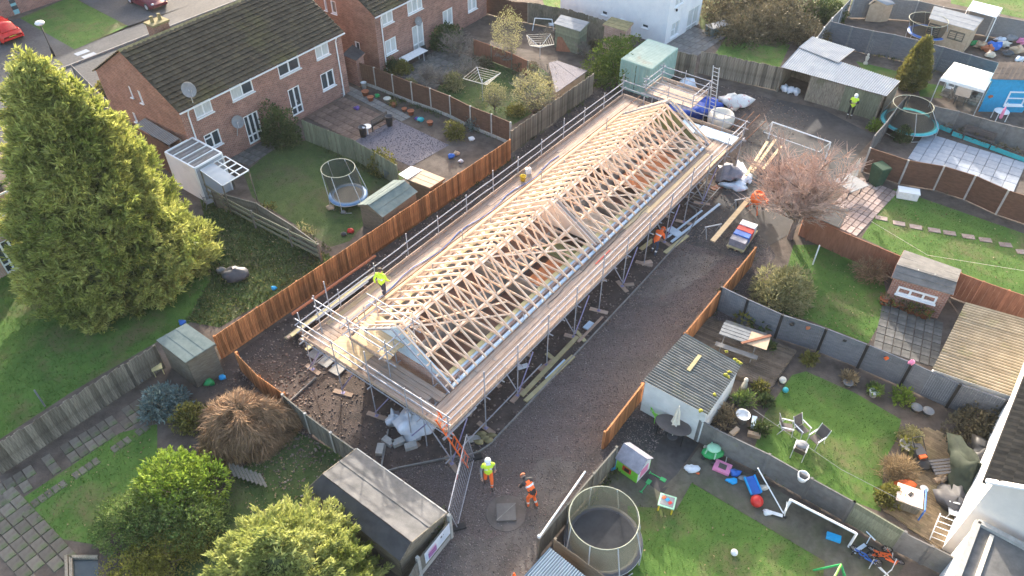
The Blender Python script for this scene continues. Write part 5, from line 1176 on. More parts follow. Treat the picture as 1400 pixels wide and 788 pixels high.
# plastic roofed lean-to, conservatory and white pergola on the first house
lt = thing('lean_to', 'narrow lean-to with ribbed clear plastic roof against the house gable', 'lean-to', P(214, 200))
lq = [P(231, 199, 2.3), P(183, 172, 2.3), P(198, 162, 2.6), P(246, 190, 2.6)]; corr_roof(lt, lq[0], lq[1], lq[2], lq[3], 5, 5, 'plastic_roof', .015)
for p in lq: MB().tube(Vector((p.x, p.y, 0)), p - UP * .03, .05, 6).build('post', 'fence_old', lt, uv=False)
clad(MB(), Vector((lq[1].x, lq[1].y, 0)), Vector((lq[0].x, lq[0].y, 0)), .02, 2.2).build('side_boards', 'fence_brown', lt, kind='stuff')
cs = thing('conservatory', 'white framed conservatory with dull plastic roof behind the house', 'conservatory', P(275, 240))
cq = [P(226, 209, 2.25), P(266, 231, 2.25), P(303, 210, 2.45), P(263, 189, 2.45)]; cf = [Vector((p.x, p.y, 0)) for p in cq]
corr_roof(cs, cq[0], cq[1], cq[2], cq[3], 4, 2, 'plastic_roof', .006, 'roof_panel')
for i in range(4): MB().beam(cq[i] + UP * .02, cq[(i + 1) % 4] + UP * .02, .09, .09).build('eaves_bar', 'upvc', cs)
for k in range(1, 4): MB().beam(cq[0].lerp(cq[1], k / 4) + UP * .03, cq[3].lerp(cq[2], k / 4) + UP * .03, .05, .05).build('glazing_bar', 'upvc', cs)
for i in range(4):
    a, b = cf[i], cf[(i + 1) % 4]; za, zb = cq[i].z - .05, cq[(i + 1) % 4].z - .05
    MB().add([a, b, b + UP * zb, a + UP * za], [(0, 1, 2, 3)]).build('wall_panel', 'render_white' if i in (0, 3) else 'clear_sheet', cs)
    MB().tube(a, a + UP * za, .05, 4).build('corner_post', 'upvc', cs, uv=False)
pg = thing('glazed_canopy', 'white glazed frame canopy projecting from the conservatory', 'canopy', P(305, 245)); pq = [P(274, 233, 2.1), P(308, 214, 2.2), P(340, 233, 2.1), P(304, 254, 2.0)]
for i in range(5): MB().beam(pq[0].lerp(pq[3], i / 4), pq[1].lerp(pq[2], i / 4), .05, .06).build('bar', 'upvc', pg)
for i in range(4): MB().beam(pq[0].lerp(pq[1], i / 3), pq[3].lerp(pq[2], i / 3), .05, .05).build('bar', 'upvc', pg)
MB().quad(*[p + UP * .04 for p in (pq[0], pq[1].lerp(pq[0], .5), pq[2].lerp(pq[3], .5), pq[3])]).build('sheet', 'clear_sheet', pg)
for p in pq: MB().tube(Vector((p.x, p.y, 0)), p, .04, 6).build('post', 'fence_old', pg, uv=False)
# brick outhouse between the two houses, back-to-back wall
pent('outhouse', 'low brick outhouse in the passage between the two brick houses', 'outbuilding', [(468, 76), (482, 62), (499, 73), (487, 84)], [2.0] * 4, 'brick', 'felt_dark', wall_kind='flat')
# tan brick flat roof by the fence corner near ivy
pent('store', 'low rough store with mauve rubble roof behind the weathered fence', 'store', [(750, 87), (762, 84), (803, 98), (760, 128)], [1.2] * 4, 'shed_tan', 'slate_chips', wall_kind='flat', roof_lip=False)
# ------------------------------------------------------------------ vegetation
def clumps_to_blades(cen, nrm, per, spread, jitter, up=.25):
    c = np.repeat(cen, per, 0); d = np.repeat(nrm, per, 0); d = unit(d + np.array([0, 0, up]) + rng.normal(0, spread, d.shape)); return c + rng.normal(0, jitter, c.shape), d
def conifer(name, label, base, h, R, m, n=1300, sprays=14, per=6, size=.42, width=.055, bulge=.12, power=.8, lean=(0, 0), core=True, cat='tree', up=.3, lob=.1, trunk=.22, reach=.9):
    """cone of branches, each a plume of sprays pointing outwards"""
    t = thing(name, label, cat, base); f = rng.beta(1.0, 1.5, n); th = rng.uniform(0, 2 * np.pi, n)
    prof = lambda f: np.where(f < bulge, .82 + .18 * f / bulge, ((1 - np.minimum(f, 1)) / (1 - bulge)) ** power)
    lo = 1 + lob * (np.sin(3 * th + 9 * f) * .5 + np.sin(7 * th - 14 * f + 1) * .4) + np.clip(rng.normal(0, .10, n), -.2, .17); r = R * prof(f) * lo
    tip = np.stack([r * np.cos(th), r * np.sin(th), .15 + f * h], 1); d = unit(np.stack([np.cos(th), np.sin(th), rng.uniform(.15, .8, n)], 1) + np.clip(rng.normal(0, .22, (n, 3)), -.4, .4))
    a = rng.uniform(0, 1, (n, sprays, 1)); P_ = tip[:, None] - d[:, None] * reach * (1 - a) + rng.normal(0, 1, (n, sprays, 3)) * (.30 - .24 * a) * reach * .55
    D = np.repeat(d[:, None], sprays, 1) + rng.normal(0, .5, (n, sprays, 3)); P_ = P_.reshape(-1, 3) + np.array([base.x, base.y, 0]); P_[:, 2] = np.maximum(P_[:, 2], .05)
    p, dd = clumps_to_blades(P_, unit(D.reshape(-1, 3)), per, .38, .035, up); leaves('crown', p, dd, size, width, m, t, off=BASE[t.name])
    MB().tube(base, base + UP * h * .6, trunk, 8, trunk * .4).build('trunk', 'bark', t, uv=False)
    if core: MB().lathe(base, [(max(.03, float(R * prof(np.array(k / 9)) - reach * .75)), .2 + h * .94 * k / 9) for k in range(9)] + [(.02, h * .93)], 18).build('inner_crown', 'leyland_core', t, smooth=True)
    return t
def shrub(name, label, base, rx, ry, h, m, n=1400, size=.16, width=.045, per=3, lumps=14, rz=0., spread=.6, jit=.05, cat='shrub', up=.25, stem='bark', fill=.35, group=None, lr=.42):
    t = thing(name, label, cat, base, group); K_ = lumps; pts = []; nr = []; ca, sa = math.cos(rz), math.sin(rz)
    e = rng.normal(0, 1, (K_, 3)); e[:, 2] = np.abs(e[:, 2]); e = unit(e) * rng.uniform(.45, .68, (K_, 1)); L_ = rng.uniform(lr * .75, lr * 1.2, K_)
    per_l = n // K_ + 1
    for k in range(K_):
        s = unit(rng.normal(0, 1, (per_l, 3))); q = e[k] + s * L_[k] * rng.uniform(.75, 1.05, (per_l, 1)); keep = q[:, 2] > -.02
        for j in range(K_):
            if j != k: keep &= np.linalg.norm(q - e[j], axis=1) > L_[j] * .72
        pts.append(q[keep]); nr.append(s[keep])
    q = np.concatenate(pts); s = np.concatenate(nr)
    if fill: a = unit(rng.normal(0, 1, (int(n * fill), 3))) * rng.uniform(.2, .8, (int(n * fill), 1)); a[:, 2] = np.abs(a[:, 2]); q = np.concatenate([q, a]); s = np.concatenate([s, unit(a + 1e-6)])
    W_ = np.stack([q[:, 0] * rx * ca - q[:, 1] * ry * sa, q[:, 0] * rx * sa + q[:, 1] * ry * ca, q[:, 2] * h + .04], 1) + np.array([base.x, base.y, base.z])
    p, d = clumps_to_blades(W_, s, per, spread, jit, up); leaves('crown', p, d, size, width, m, t, off=BASE[t.name])
    mb = MB()
    for k in range(4): a = rng.uniform(0, 6.28); mb.tube(base + Vector((.05 * math.cos(a), .05 * math.sin(a), 0)), base + Vector((rx * .4 * math.cos(a), ry * .4 * math.sin(a), h * .6)), .035, 5, .015)
    mb.build('stems', stem, t, uv=False); return t
def bare(name, label, base, h, R, m, n=0, size=.55, width=.012, droop=.0, cat='tree', trunk=.16, tm='bark', zc=.6, up=.5, limbs=7, seed=1, fork=.22, tw=.009, dense=3, el0=.35):
    """leafless crown: trunk, forking limbs, branches and arching twigs"""
    t = thing(name, label, cat, base); rr = random.Random(seed * 77 + int(h * 100)); mt, mc = MB(), MB(); z1 = h * fork
    mt.tube(base, base + UP * z1 * .5, trunk, 8, trunk * .85); mt.tube(base + UP * z1 * .5, base + UP * z1 + Vector((.05, .03, 0)), trunk * .85, 8, trunk * .75)
    def grow(p, d, ln, r, lev):
        k = 3 if lev < 2 else 2; q = p
        for i in range(k):
            d = (d + Vector((rr.gauss(0, .16), rr.gauss(0, .16), rr.gauss(.07 if lev < 3 else .04, .1)))).normalized(); e = q + Vector((d.x * ln / k, d.y * ln / k, d.z * ln / k * .82))
            (mt if lev < 2 else mc).tube(q, e, r * (1 - i * .2), 6 if lev < 1 else 4 if lev < 2 else 3, r * (1 - (i + 1) * .2), caps=False); 
            if lev < 3:
                for _ in range(rr.choice((1, 2, 2)) if lev < 2 else dense):
                    f = rr.uniform(.1, 1); s_ = q.lerp(e, f); nd = (d + Vector((rr.gauss(0, .55), rr.gauss(0, .55), rr.gauss(.12, .35)))).normalized(); grow(s_, nd, ln * rr.uniform(.45, .75), max(tw, r * .5), lev + 1)
            q = e
    for k in range(limbs):
        a = 2 * math.pi * k / limbs + rr.uniform(-.35, .35); el = rr.uniform(el0, 1.3); grow(base + UP * z1 * rr.uniform(.8, 1.05), Vector((math.cos(a) * math.cos(el), math.sin(a) * math.cos(el), math.sin(el))), R * rr.uniform(.55, .85), trunk * .45, 0)
    mt.build('trunk', tm, t, uv=False); mc.build('crown', m, t, uv=False); return t
def weeping(label, base, rx, ry, h, m, n=9000):
    """mound of strands hanging outwards from the top"""
    t = thing('drooping_bush', label, 'shrub', base); th = rng.uniform(0, 2 * np.pi, n); el = np.arcsin(rng.uniform(.02, 1, n)); k = 1 + .12 * np.sin(3 * th + 1) + .1 * np.sin(5 * th) + rng.normal(0, .05, n)
    p = np.stack([rx * np.cos(el) * np.cos(th) * k, ry * np.cos(el) * np.sin(th) * k, h * np.sin(el) * (1 + .1 * np.sin(4 * th)) + .1], 1) + np.array(base); c = np.cos(el)
    d = np.stack([np.cos(th) * (1.25 - c), np.sin(th) * (1.25 - c), -.25 - c * 1.0 + .45 * (el > 1.1)], 1); leaves('crown', p, d + np.stack([-np.sin(th), np.cos(th), 0 * th], 1) * np.sin(5 * th + 7 * el)[:, None] * .7, .42, .012, m, t, spread=.5, off=BASE[t.name])
    MB().lathe(base, [(rx * .8, .05), (rx * .78, h * .3), (rx * .55, h * .7), (rx * .2, h * .9), (.02, h * .95)], 16, sy=ry / rx).build('inner_crown', 'hedge_brown', t, smooth=True)
    MB().tube(base, base + UP * h * .6, .09, 7, .05).build('trunk', 'bark', t, uv=False)
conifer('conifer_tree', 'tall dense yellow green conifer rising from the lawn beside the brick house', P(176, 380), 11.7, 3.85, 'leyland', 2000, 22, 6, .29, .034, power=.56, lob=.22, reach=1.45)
conifer('conifer_tree', 'rounded golden conifer beside the long grey felt shed', P(410, 828), 4.6, 2.75, 'gold_conifer', 480, 34, 6, .17, .026, bulge=.3, power=.55, lob=.16, reach=.85, trunk=.12, up=.4)
shrub('laurel_shrub', 'bright glossy laurel bush between brown bush and clipped shrub', P(254, 680), 1.9, 1.7, 2.6, 'laurel_bright', 4200, .15, .04, 3, 18)
shrub('clipped_shrub', 'dark green rounded shrub beside the bright laurel', P(192, 722), 1.7, 1.5, 1.7, 'laurel', 4600, .10, .03, 3, 22, lr=.34)
shrub('clipped_shrub', 'mid green shrub below the bright laurel', P(258, 726), 1.7, 1.4, 1.6, 'laurel', 3600, .11, .03, 3, 18)
shrub('golden_hedge', 'low golden green hedge along the dark lawn', P(222, 772), 2.3, 1.2, 1.0, 'hedge_gold', 4600, .09, .026, 3, 26, rz=.55)
shrub('blue_spruce', 'sprawling blue grey spruce beside the green felt roofed shed', P(228, 560), 1.05, .95, 1.15, 'blue_spruce', 1500, .2, .03, 3, 16, up=.1)
shrub('small_shrub', 'olive green shrub between blue spruce and drooping brown bush', P(262, 578), .75, .7, 1.0, 'olive', 900, .13, .035, 3)
weeping('brown leafless drooping bush in front of the orange fence return', P(338, 592), 1.85, 1.5, 1.5, 'twig_brown', 22000)
shrub('ivy_hedge', 'bright ivy covered hedge beside the green container', P(839, 102), 2.1, 3.4, 2.5, 'ivy', 6000, .14, .05, 3, 24, rz=math.radians(-37), cat='hedge')
conifer('conifer_tree', 'narrow pointed conifer in front of the slate grey fence', P(1242, 120), 3.6, 1.0, 'olive', 500, 8, 5, .18, .03, power=.55, lob=.05, trunk=.08, reach=.3)
shrub('golden_bush', 'round spiky golden green bush behind the blue grey fence', P(1067, 412), 1.55, 1.45, 2.0, 'pale_leaf', 2600, .26, .03, 3, 18, up=.35)
bare('bare_tree', 'spreading leafless tree with pink twigs above the asphalt yard', P(1080, 326), 6.2, 4.0, 'twig_pink', trunk=.17, limbs=15, seed=3, tw=.013, dense=5, el0=.5)
shrub('climbing_shrub', 'tall grey green climbing shrub beside the patio doors of the first house', P(386, 196), 1.35, .95, 2.9, 'dark_green', 3000, .16, .045, 3, 16)
shrub('climbing_shrub', 'dark bushy shrub between the doors of the second house', P(602, 62) + HN * .7, 1.5, 1.0, 2.0, 'dark_green', 1300, .2, .06, 3, 12)
shrub('small_shrub', 'dark shrub at the foot of the second house wall', P(524, 92) + HN * .9, .9, .7, .9, 'dark_green', 600, .16, .045)
shrub('small_shrub', 'yellow green shrub beside the white garden table', P(546, 98) + HN * .3, .75, .7, .9, 'olive', 600, .16, .045)
bare('bare_shrub', 'grey leafless shrub above the slabbed terrace', P(628, 78), 2.6, 1.8, 'twig_grey', trunk=.06, cat='shrub', seed=5, fork=.08)
bare('bare_shrub', 'pale wispy shrub behind the chocolate brown fence', P(604, 118), 2.0, 1.6, 'twig_grey', trunk=.05, cat='shrub', seed=6, fork=.08)
shrub('pale_shrub', 'pale leaved shrub beside the rotary washing line', P(618, 122), .9, .9, 1.5, 'pale_leaf', 700, .15, .04, 2, 10, lr=.3)
def pale_tree(label, px, h, R, n=260): 
    b = bare('flowering_tree', label, P(*px), h, R, 'twig_grey', trunk=.06, limbs=6, seed=int(px[0]), fork=.1); q = rng.normal(0, 1, (n, 3)); q = unit(q) * rng.uniform(.3, 1, (n, 1)) ** .5
    p = np.array(P(*px)) + np.array([0, 0, h * .62]) + q * np.array([R * .85, R * .85, h * .42]); p, d = clumps_to_blades(p, unit(q), 9, .8, .13); leaves('leaves', p, d, .10, .03, 'pale_leaf', b, off=BASE[b.name])
pale_tree('tall tree with pale cream leaves beyond the low brown fence', (694, 88), 4.0, 1.3); pale_tree('cream leaved shrub tree behind the weathered fence near the ivy', (728, 158), 3.0, 1.7, 330); pale_tree('small cream leaved tree behind the chocolate brown fence posts', (676, 150), 1.7, .9, 160)
shrub('small_shrub', 'light green bush against the chocolate brown fence', P(622, 188), .75, .7, 1.3, 'olive', 700, .13, .035); shrub('small_shrub', 'grey leaved bush against the chocolate brown fence', P(648, 176), .7, .6, 1.0, 'blue_spruce', 500, .13, .03)
shrub('small_shrub', 'yellow green bush at the end of the slate chip terrace', P(524, 236), .9, .8, 1.5, 'olive', 900, .13, .035); shrub('small_shrub', 'ivy clump on the fence behind the small trampoline', P(508, 222), .6, .5, 1.0, 'dark_green', 400, .13, .04)
for i, (x, y, rx, hh, lb) in enumerate(((1010, 40, 2.6, 1.9, 'dense brown green hedge beside the white house'), (1048, 30, 2.8, 2.2, 'tangled brown hedge behind the grass and streaked fence'), (1092, 42, 2.6, 2.0, 'brown hedge running down to the metal roofed store'), (1080, 8, 3.0, 2.2, 'dark tangled hedge at the back of the far gardens'), (1125, 12, 2.0, 1.6, 'grey green hedge beside the white posted fence'), (985, 8, 2.6, 2.2, 'dense hedge right behind the white house terrace'), (1030, -4, 3.0, 2.4, 'tall brown hedge at the very back of the gardens'))):
    shrub('hedge', lb, P(x, y + 14), rx, rx * .8, hh, 'hedge_brown' if i != 4 else 'dark_green', 2000, .22, .04, 3, 18, cat='hedge')
shrub('clipped_shrub', 'small rounded green conifer beside the pale terrace', P(1232, 192), .62, .6, 1.0, 'dark_green', 900, .10, .03, 3); shrub('small_shrub', 'small yellow shrub beside the low netted trampoline', P(1195, 178), .5, .4, .7, 'laurel_bright', 400, .12, .03)
shrub('border_shrub', 'olive shrub mass against the white rendered wall', P(1338, 590), 2.0, 1.3, .9, 'hedge_brown', 2600, .13, .035, 3, 20, rz=.9); shrub('border_shrub', 'straggly green shrub at the end of the blue grey fence', P(1350, 560), 1.2, .8, .9, 'olive', 1200, .13, .035)
shrub('round_shrub', 'round golden brown shrub at the lawn edge', P(1243, 602), .55, .5, .65, 'pale_leaf', 800, .09, .025, 3); shrub('dry_grass_clump', 'dry straw coloured grass clump beside the block paving', P(1226, 650), .75, .65, .65, 'dry', 900, .30, .012, 3, up=.6)
shrub('small_shrub', 'leafy green shrub beside the dry straw clump', P(1212, 684), .55, .5, .75, 'olive', 600, .13, .035); shrub('small_shrub', 'dark red leafless shrub against the reddish fence', P(1190, 378), 1.0, .8, .8, 'twig_brown', 700, .3, .012, 3)
shrub('small_shrub', 'bushy plant at the corner of the first house garden steps', P(150, 128), 1.6, .8, 1.1, 'olive', 800, .16, .04, rz=.9, cat='hedge')
shrub('trailing_weeds', 'pale trailing weeds on the low fence of the shaded lawn', P(412, 322), 1.0, .5, .7, 'pale_leaf', 260, .14, .035, 2); shrub('trailing_weeds', 'green trailing weeds hanging over the dark low fence', P(362, 290), .8, .4, .6, 'olive', 200, .14, .035, 2)
shrub('small_shrub', 'green shrub growing over the corner of the felt roofed shed', P(592, 742), .35, .9, 1.6, 'dark_green', 500, .12, .035, rz=-.7)
for i, (x, y, r, mm, lb) in enumerate(((1232, 548, .5, 'laurel_bright', 'spiky green plant in the soil border'), (1195, 535, .25, 'laurel', 'small potted plant in the soil border'), (1106, 495, .35, 'olive', 'low green plant by the decking corner'), (1160, 520, .3, 'dry', 'withered plant in the soil border'), (1050, 480, .3, 'dark_green', 'dark plant by the picnic bench'),
        (1016, 550, .45, 'laurel', 'leafy plant beside the white garage wall'), (1045, 552, .35, 'dark_green', 'dark plant beside the white bucket'), (1040, 535, .35, 'olive', 'grey green plant at the decking edge'), (990, 575, .6, 'dry', 'brown straggly plant behind the white garage'), (1040, 590, .35, 'dark_green', 'bushy plant in a pot near the striped tub'))):
    shrub('border_plant', lb, P(x, y), r, r, r * 1.3, mm, 160, .2, .03, 3, 6, cat='plant', up=.5)

# fallen leaves and tufts along the fence feet, nobody could count them
fp_ = np.concatenate([scatter(PZ(q), d) for q, d in (([(330, 640), (395, 585), (470, 622), (440, 672), (340, 720)], 28), ([(270, 258), (455, 352), (375, 405), (300, 448), (255, 440)], 10), ([(1085, 335), (1205, 372), (1216, 418), (1187, 470), (1060, 425)], 5), ([(600, 90), (735, 100), (735, 165), (640, 150)], 8), ([(1222, 258), (1430, 330), (1430, 400), (1236, 352)], 3), ([(858, 690), (1050, 722), (1128, 768), (860, 830)], 2), ([(20, 690), (215, 570), (215, 640), (120, 745)], 6))])
p3 = np.concatenate([fp_, np.full((len(fp_), 1), .055)], 1); dd = rng.normal(0, 1, p3.shape); dd[:, 2] *= .1; mark(leaves('fallen_leaves', p3, dd, .09, .03, 'dry', kind='stuff', off=Vector((0, 0, 0))), 'dry brown fallen leaves scattered over the lawns', 'leaves')
tl = []
for q in ([(-20, 640), (215, 492)], [(345, 283), (452, 345)], [(1192, 232), (1420, 300)], [(1120, 335), (1236, 380)], [(1030, 345), (940, 478)], [(1000, 425), (1377, 580)], [(990, 612), (1300, 785)], [(845, 640), (745, 765)], [(300, 480), (700, 218)], [(700, 205), (812, 128)], [(960, 100), (1070, 122)], [(500, 120), (700, 196)], [(1140, 62), (1365, 118)], [(420, 195), (540, 250)]):
    a, b = P(*q[0]), P(*q[1]); n = int((b - a).length * 26); f = rng.uniform(0, 1, (n, 1)); g = np.array(a) + (np.array(b) - np.array(a)) * f + rng.normal(0, .16, (n, 3)) * np.array([1, 1, 0]); g = g[np.sin(g[:, 0] * 2.1) + np.sin(g[:, 1] * 1.7) + rng.normal(0, .5, n) > -.2]; tl.append(g)
g = np.concatenate(tl); g[:, 2] = .01; g, dd = clumps_to_blades(g, np.tile(np.array([[0, 0, 1.]]), (len(g), 1)), 4, .5, .03, .3); mark(leaves('weed_tufts', g, dd, .20, .018, 'rough_blade', kind='stuff', off=Vector((0, 0, 0))), 'straggly weeds growing along the feet of the fences', 'weeds')

for i, (x, y, h, R, lb) in enumerate(((752, 120, 1.8, 1.3, 'grey leafless shrub beside the mauve rubble roof'), (712, 128, 1.6, 1.2, 'grey leafless shrub behind the weathered fence near the cream tree'), (640, 104, 1.7, 1.2, 'grey leafless shrub beside the rotary washing line'), (585, 112, 1.5, 1.1, 'grey leafless shrub at the edge of the slabbed terrace'), (748, 55, 1.4, 1.0, 'grey leafless shrub beside the white swing frame'), (800, 78, 1.3, 1.0, 'grey leafless shrub beside the ivy hedge'))): bare('bare_shrub', lb, P(x, y), h, R, 'twig_grey', trunk=.04, cat='shrub', seed=20 + i, fork=.08)
for i, (x, y, r, h, mm, lb) in enumerate(((660, 92, .9, .8, 'hedge_brown', 'brown tangled bush above the grass of the rotary line'), (720, 100, 1.1, .8, 'hedge_brown', 'brown bramble mound beyond the low brown fence'), (735, 150, 1.0, .7, 'dry', 'straw coloured bramble by the weathered fence'), (770, 110, .8, .6, 'olive', 'green weeds beside the mauve rubble roof'), (705, 155, .8, .6, 'olive', 'green weeds at the end of the chocolate brown fence'), (560, 118, .6, .5, 'pale_leaf', 'pale shrub below the slabbed terrace'), (812, 66, .7, .5, 'hedge_brown', 'brown weeds beside the dark green shed'))): shrub('scruffy_bush', lb, P(x, y), r, r * .8, h, mm, 420, .18, .025, 3, 9)
# ------------------------------------------------------------------ paving laid piece by piece
def paving(name, px, nu, nv, m, z=.02, th=.05, gap=.012, skip=0., jit=.006, pts=None, piece='flagstone'):
    q = pts or PZ(px); e = bpy.data.objects.new(name, None); col.objects.link(e); e.location = q[0]; BASE[e.name] = q[0].copy(); e['kind'] = 'structure'
    w, l = ((q[1] - q[0]).length + (q[2] - q[3]).length) / 2 / nu, ((q[3] - q[0]).length + (q[2] - q[1]).length) / 2 / nv
    meshes = []
    for k in range(3):
        mb = MB(); c = .012; a, b = w / 2 - gap, l / 2 - gap; mb.hexa([(-a, -b, 0), (a, -b, 0), (a, b, 0), (-a, b, 0)], [(-a + c, -b + c, th), (a - c, -b + c, th), (a - c, b - c, th), (-a + c, b - c, th)]); meshes.append(mesh_of(mb, piece, m))
    X = ((q[1] - q[0]) + (q[2] - q[3])).normalized(); Y = Vector((-X.y, X.x, 0)); Y = Y if Y.dot(q[3] - q[0]) > 0 else -Y; c0 = sum(q, Vector()) / 4 - X * w * nu / 2 - Y * l * nv / 2; rz = math.atan2(X.y, X.x)
    for i in range(nu):
        for j in range(nv):
            if random.random() < skip: continue
            p = c0 + X * w * (i + .5) + Y * l * (j + .5)
            inst(piece, meshes[(i + j) % 3], e, p + UP * (z - th + random.uniform(-jit, jit)), (random.uniform(-.01, .01), random.uniform(-.01, .01), rz + random.uniform(-.012, .012)))
    return e
paving('terrace', [(1168, 240), (1222, 261), (1177, 327), (1126, 303)], 7, 8, 'flag_pink', .04)
paving('patio', [(1212, 420), (1299, 443), (1273, 503), (1187, 472)], 7, 6, 'flag_dark', .03)
paving('terrace', [(1262, 182), (1405, 224), (1383, 264), (1243, 217)], 9, 4, 'flag_white', .05, gap=.005)
paving('slab_path', [(-12, 668), (200, 540), (216, 560), (6, 694)], 17, 2, 'flag_old', .03, skip=.22)
paving('slab_path', [(20, 700), (200, 580), (206, 586), (28, 710)], 20, 1, 'flag_old', .03, skip=.1)
paving('slab_patio', [(-30, 690), (28, 668), (92, 758), (30, 830)], 4, 8, 'flag_old', .03, skip=.06)
paving('terrace', [(545, 98), (612, 62), (650, 86), (586, 126)], 7, 6, 'flag_dark', .03)
paving('terrace', [(420, 160), (466, 134), (541, 164), (482, 194)], 6, 11, 'terrace_brown', .03, gap=.006)
paving('patio', [(312, 214), (372, 178), (398, 190), (338, 229)], 7, 4, 'flag_dark', .03)
paving('garden_path', [(466, 122), (478, 115), (560, 162), (545, 168)], 2, 11, 'patio_grey', .035)
paving('patio', [(1284, 128), (1300, 112), (1358, 128), (1346, 152)], 6, 5, 'flag_dark', .03)
paving('terrace', [(902, 66), (955, 34), (985, 54), (945, 82)], 6, 5, 'patio_grey', .03)
sheet('slate_bed', PZ([(482, 194), (541, 164), (614, 199), (562, 228)]), .02, 'slate_chips')
stones('slate_chippings', scatter(PZ([(482, 194), (541, 164), (614, 199), (562, 228)]), 60), .02, .045, 'slate_chips', .02, 'mauve slate chippings spread over the terrace bed')
sheet('yard', PZ([(852, 566), (956, 606), (906, 676), (838, 628)]), .012, 'asphalt_new')
sheet('mossy_path', PZ([(838, 628), (906, 676), (930, 640), (946, 660), (925, 697), (858, 692), (815, 665)]), .010, 'mossy_concrete')
sheet('concrete_path', PZ([(905, 668), (935, 640), (956, 612), (1180, 735), (1235, 775), (1200, 830), (1120, 830), (1128, 768), (1050, 722), (946, 660)]), .016, 'mossy_concrete')
# small blocks of the patio, joined: too small to pick apart singly
bpoly = PZ([(1264, 584), (1318, 604), (1296, 660), (1310, 740), (1284, 752), (1200, 692), (1226, 662), (1246, 612)])
sheet('paved_yard', bpoly, .010, 'block_paving'); mb = MB(); X_, Y_ = azv(41.5), azv(131.5); o_ = bpoly[0]
for i in range(-60, 60):
    for j in range(-34, 34):
        c = o_ + X_ * (i * .105) + Y_ * (j * .21 + (.105 if i % 2 else 0))
        if in_poly(np.array([c.x]), np.array([c.y]), bpoly)[0]: mb.box((c.x, c.y, .012), (.20, .095, .03 + random.uniform(-.004, .004)), math.radians(90 - 131.5))
mat('paver', (.17, .125, .075), (.27, .20, .125), scale=1.2, rough=.9, island=.22, dirt=(.13, .13, .055), dscale=.8); o = mb.build('block_paving', 'paver', kind='stuff'); mark(o, 'small tan paving blocks laid over the patio by the white house', 'paving')
dk = thing('timber_deck', 'brown timber decking platform between orange fence and blue grey fence', 'decking', P(1000, 480)); dq = PZ([(955, 428), (1089, 479), (1052, 533), (922, 476)], .22)
for k in range(24):
    a, b = dq[0].lerp(dq[3], (k + .5) / 24), dq[1].lerp(dq[2], (k + .5) / 24); w = (dq[3] - dq[0]).length / 24
    for f0, f1 in (((0, .48), (.483, 1)) if k % 2 else ((0, .62), (.623, 1))): MB().beam(a.lerp(b, f0), a.lerp(b, f1), w - .012, .03).build('deck_plank', 'decking', dk)
for a, b in ((dq[1], dq[2]), (dq[2], dq[3])): MB().beam(a - UP * .12, b - UP * .12, .03, .2).build('deck_skirt', 'decking', dk)
mat('dark_slab', (.105, .10, .097), (.15, .145, .14), scale=4, rough=.9, bump=.2)
mh = thing('manhole', 'square concrete manhole cover in a round collar on the access road', 'manhole', P(692, 702)); c = P(692, 702)
MB().lathe((c.x, c.y, .006), [(.78, 0), (.76, .02), (.5, .024)], 24).build('collar', 'mud', mh); MB().box((c.x, c.y, .042), (.72, .72, .07), .05).build('cover', 'dark_slab', mh)
MB().beam(c + Vector((-.36, -.36, .118)), c + Vector((.36, .36, .118)), .03, .01).build('cover_seam', 'kerb', mh)
for i, (x, y) in enumerate(((610, 390), (705, 418), (795, 437), (895, 455), (977, 470), (1078, 489), (1170, 507), (1278, 533), (1372, 572))):
    c = P(1050 + x / 3.94, 200 + y / 3.94); mb = MB().box((c.x, c.y, .005), (.62, .36, .035), math.radians(-20 + i * 1.5)); o = mb.build('stepping_stone', 'flag_pink'); mark(o, ['stepping stone in the bright lawn', 'stepping stone in the bright lawn'][0] + ', one of a curving line', 'paving stone', 'stepping stones across the lawn')
# ------------------------------------------------------------------ trampolines
def trampoline(label, base, R, hm, hn, rim, net, lean=(0, 0), rt=None, poles=6, padw=.28, matm='black'):
    t = thing('trampoline', label, 'trampoline', base); rt = rt or R * .93; b = base
    MB().lathe(b + UP * hm, [(R - padw, .0), (R - padw, .012), (.01, .008)], 32).build('jumping_mat', matm, t, smooth=False)
    mb = MB(); mb.lathe(b + UP * hm, [(R - padw, .015), (R - padw * .5, .04), (R, .02), (R + .02, -.03)], 36, caps=False); mb.build('edge_pad', rim, t, smooth=True)
    MB().torus(b + UP * (hm - .05), R, .03, 36).build('frame_ring', 'silver', t, smooth=True)
    top = b + Vector((lean[0], lean[1], hn)); MB().torus(top, rt, .018, 36).build('net_ring', 'net_ring', t, smooth=True)
    for k in range(poles):
        a = 2 * math.pi * k / poles + .3; p = b + Vector((math.cos(a) * R * 1.02, math.sin(a) * R * 1.02, 0)); q = top + Vector((math.cos(a) * rt, math.sin(a) * rt, 0))
        MB().path([p + UP * .02, p + UP * (hm + .1), q], .022, 6).build('pole', 'silver', t, uv=False)
        MB().tube(p + UP * .02, b + Vector((math.cos(a + .5) * R, math.sin(a + .5) * R, .02)), .02, 6).build('foot_rail', 'silver', t, uv=False)
    n = 40; vs = []; r0 = R - padw * .6
    for z, r, c in ((hm + .03, r0, b), (hn, rt, top)): vs += [(c.x + r * math.cos(6.2832 * i / n), c.y + r * math.sin(6.2832 * i / n), b.z + z) for i in range(n)]
    MB().add(vs, [(i, (i + 1) % n, n + (i + 1) % n, n + i) for i in range(n)]).build('safety_net', net, t, smooth=True)
    return t
mat('pad_blue', (.07, .16, .30), (.16, .27, .42), scale=3, rough=.6)
def rad(px, py, dx, z): return (P(px + dx, py, z) - P(px - dx, py, z)).length / 2
def under(px, py, z): p = P(px, py, z); p.z = 0; return p
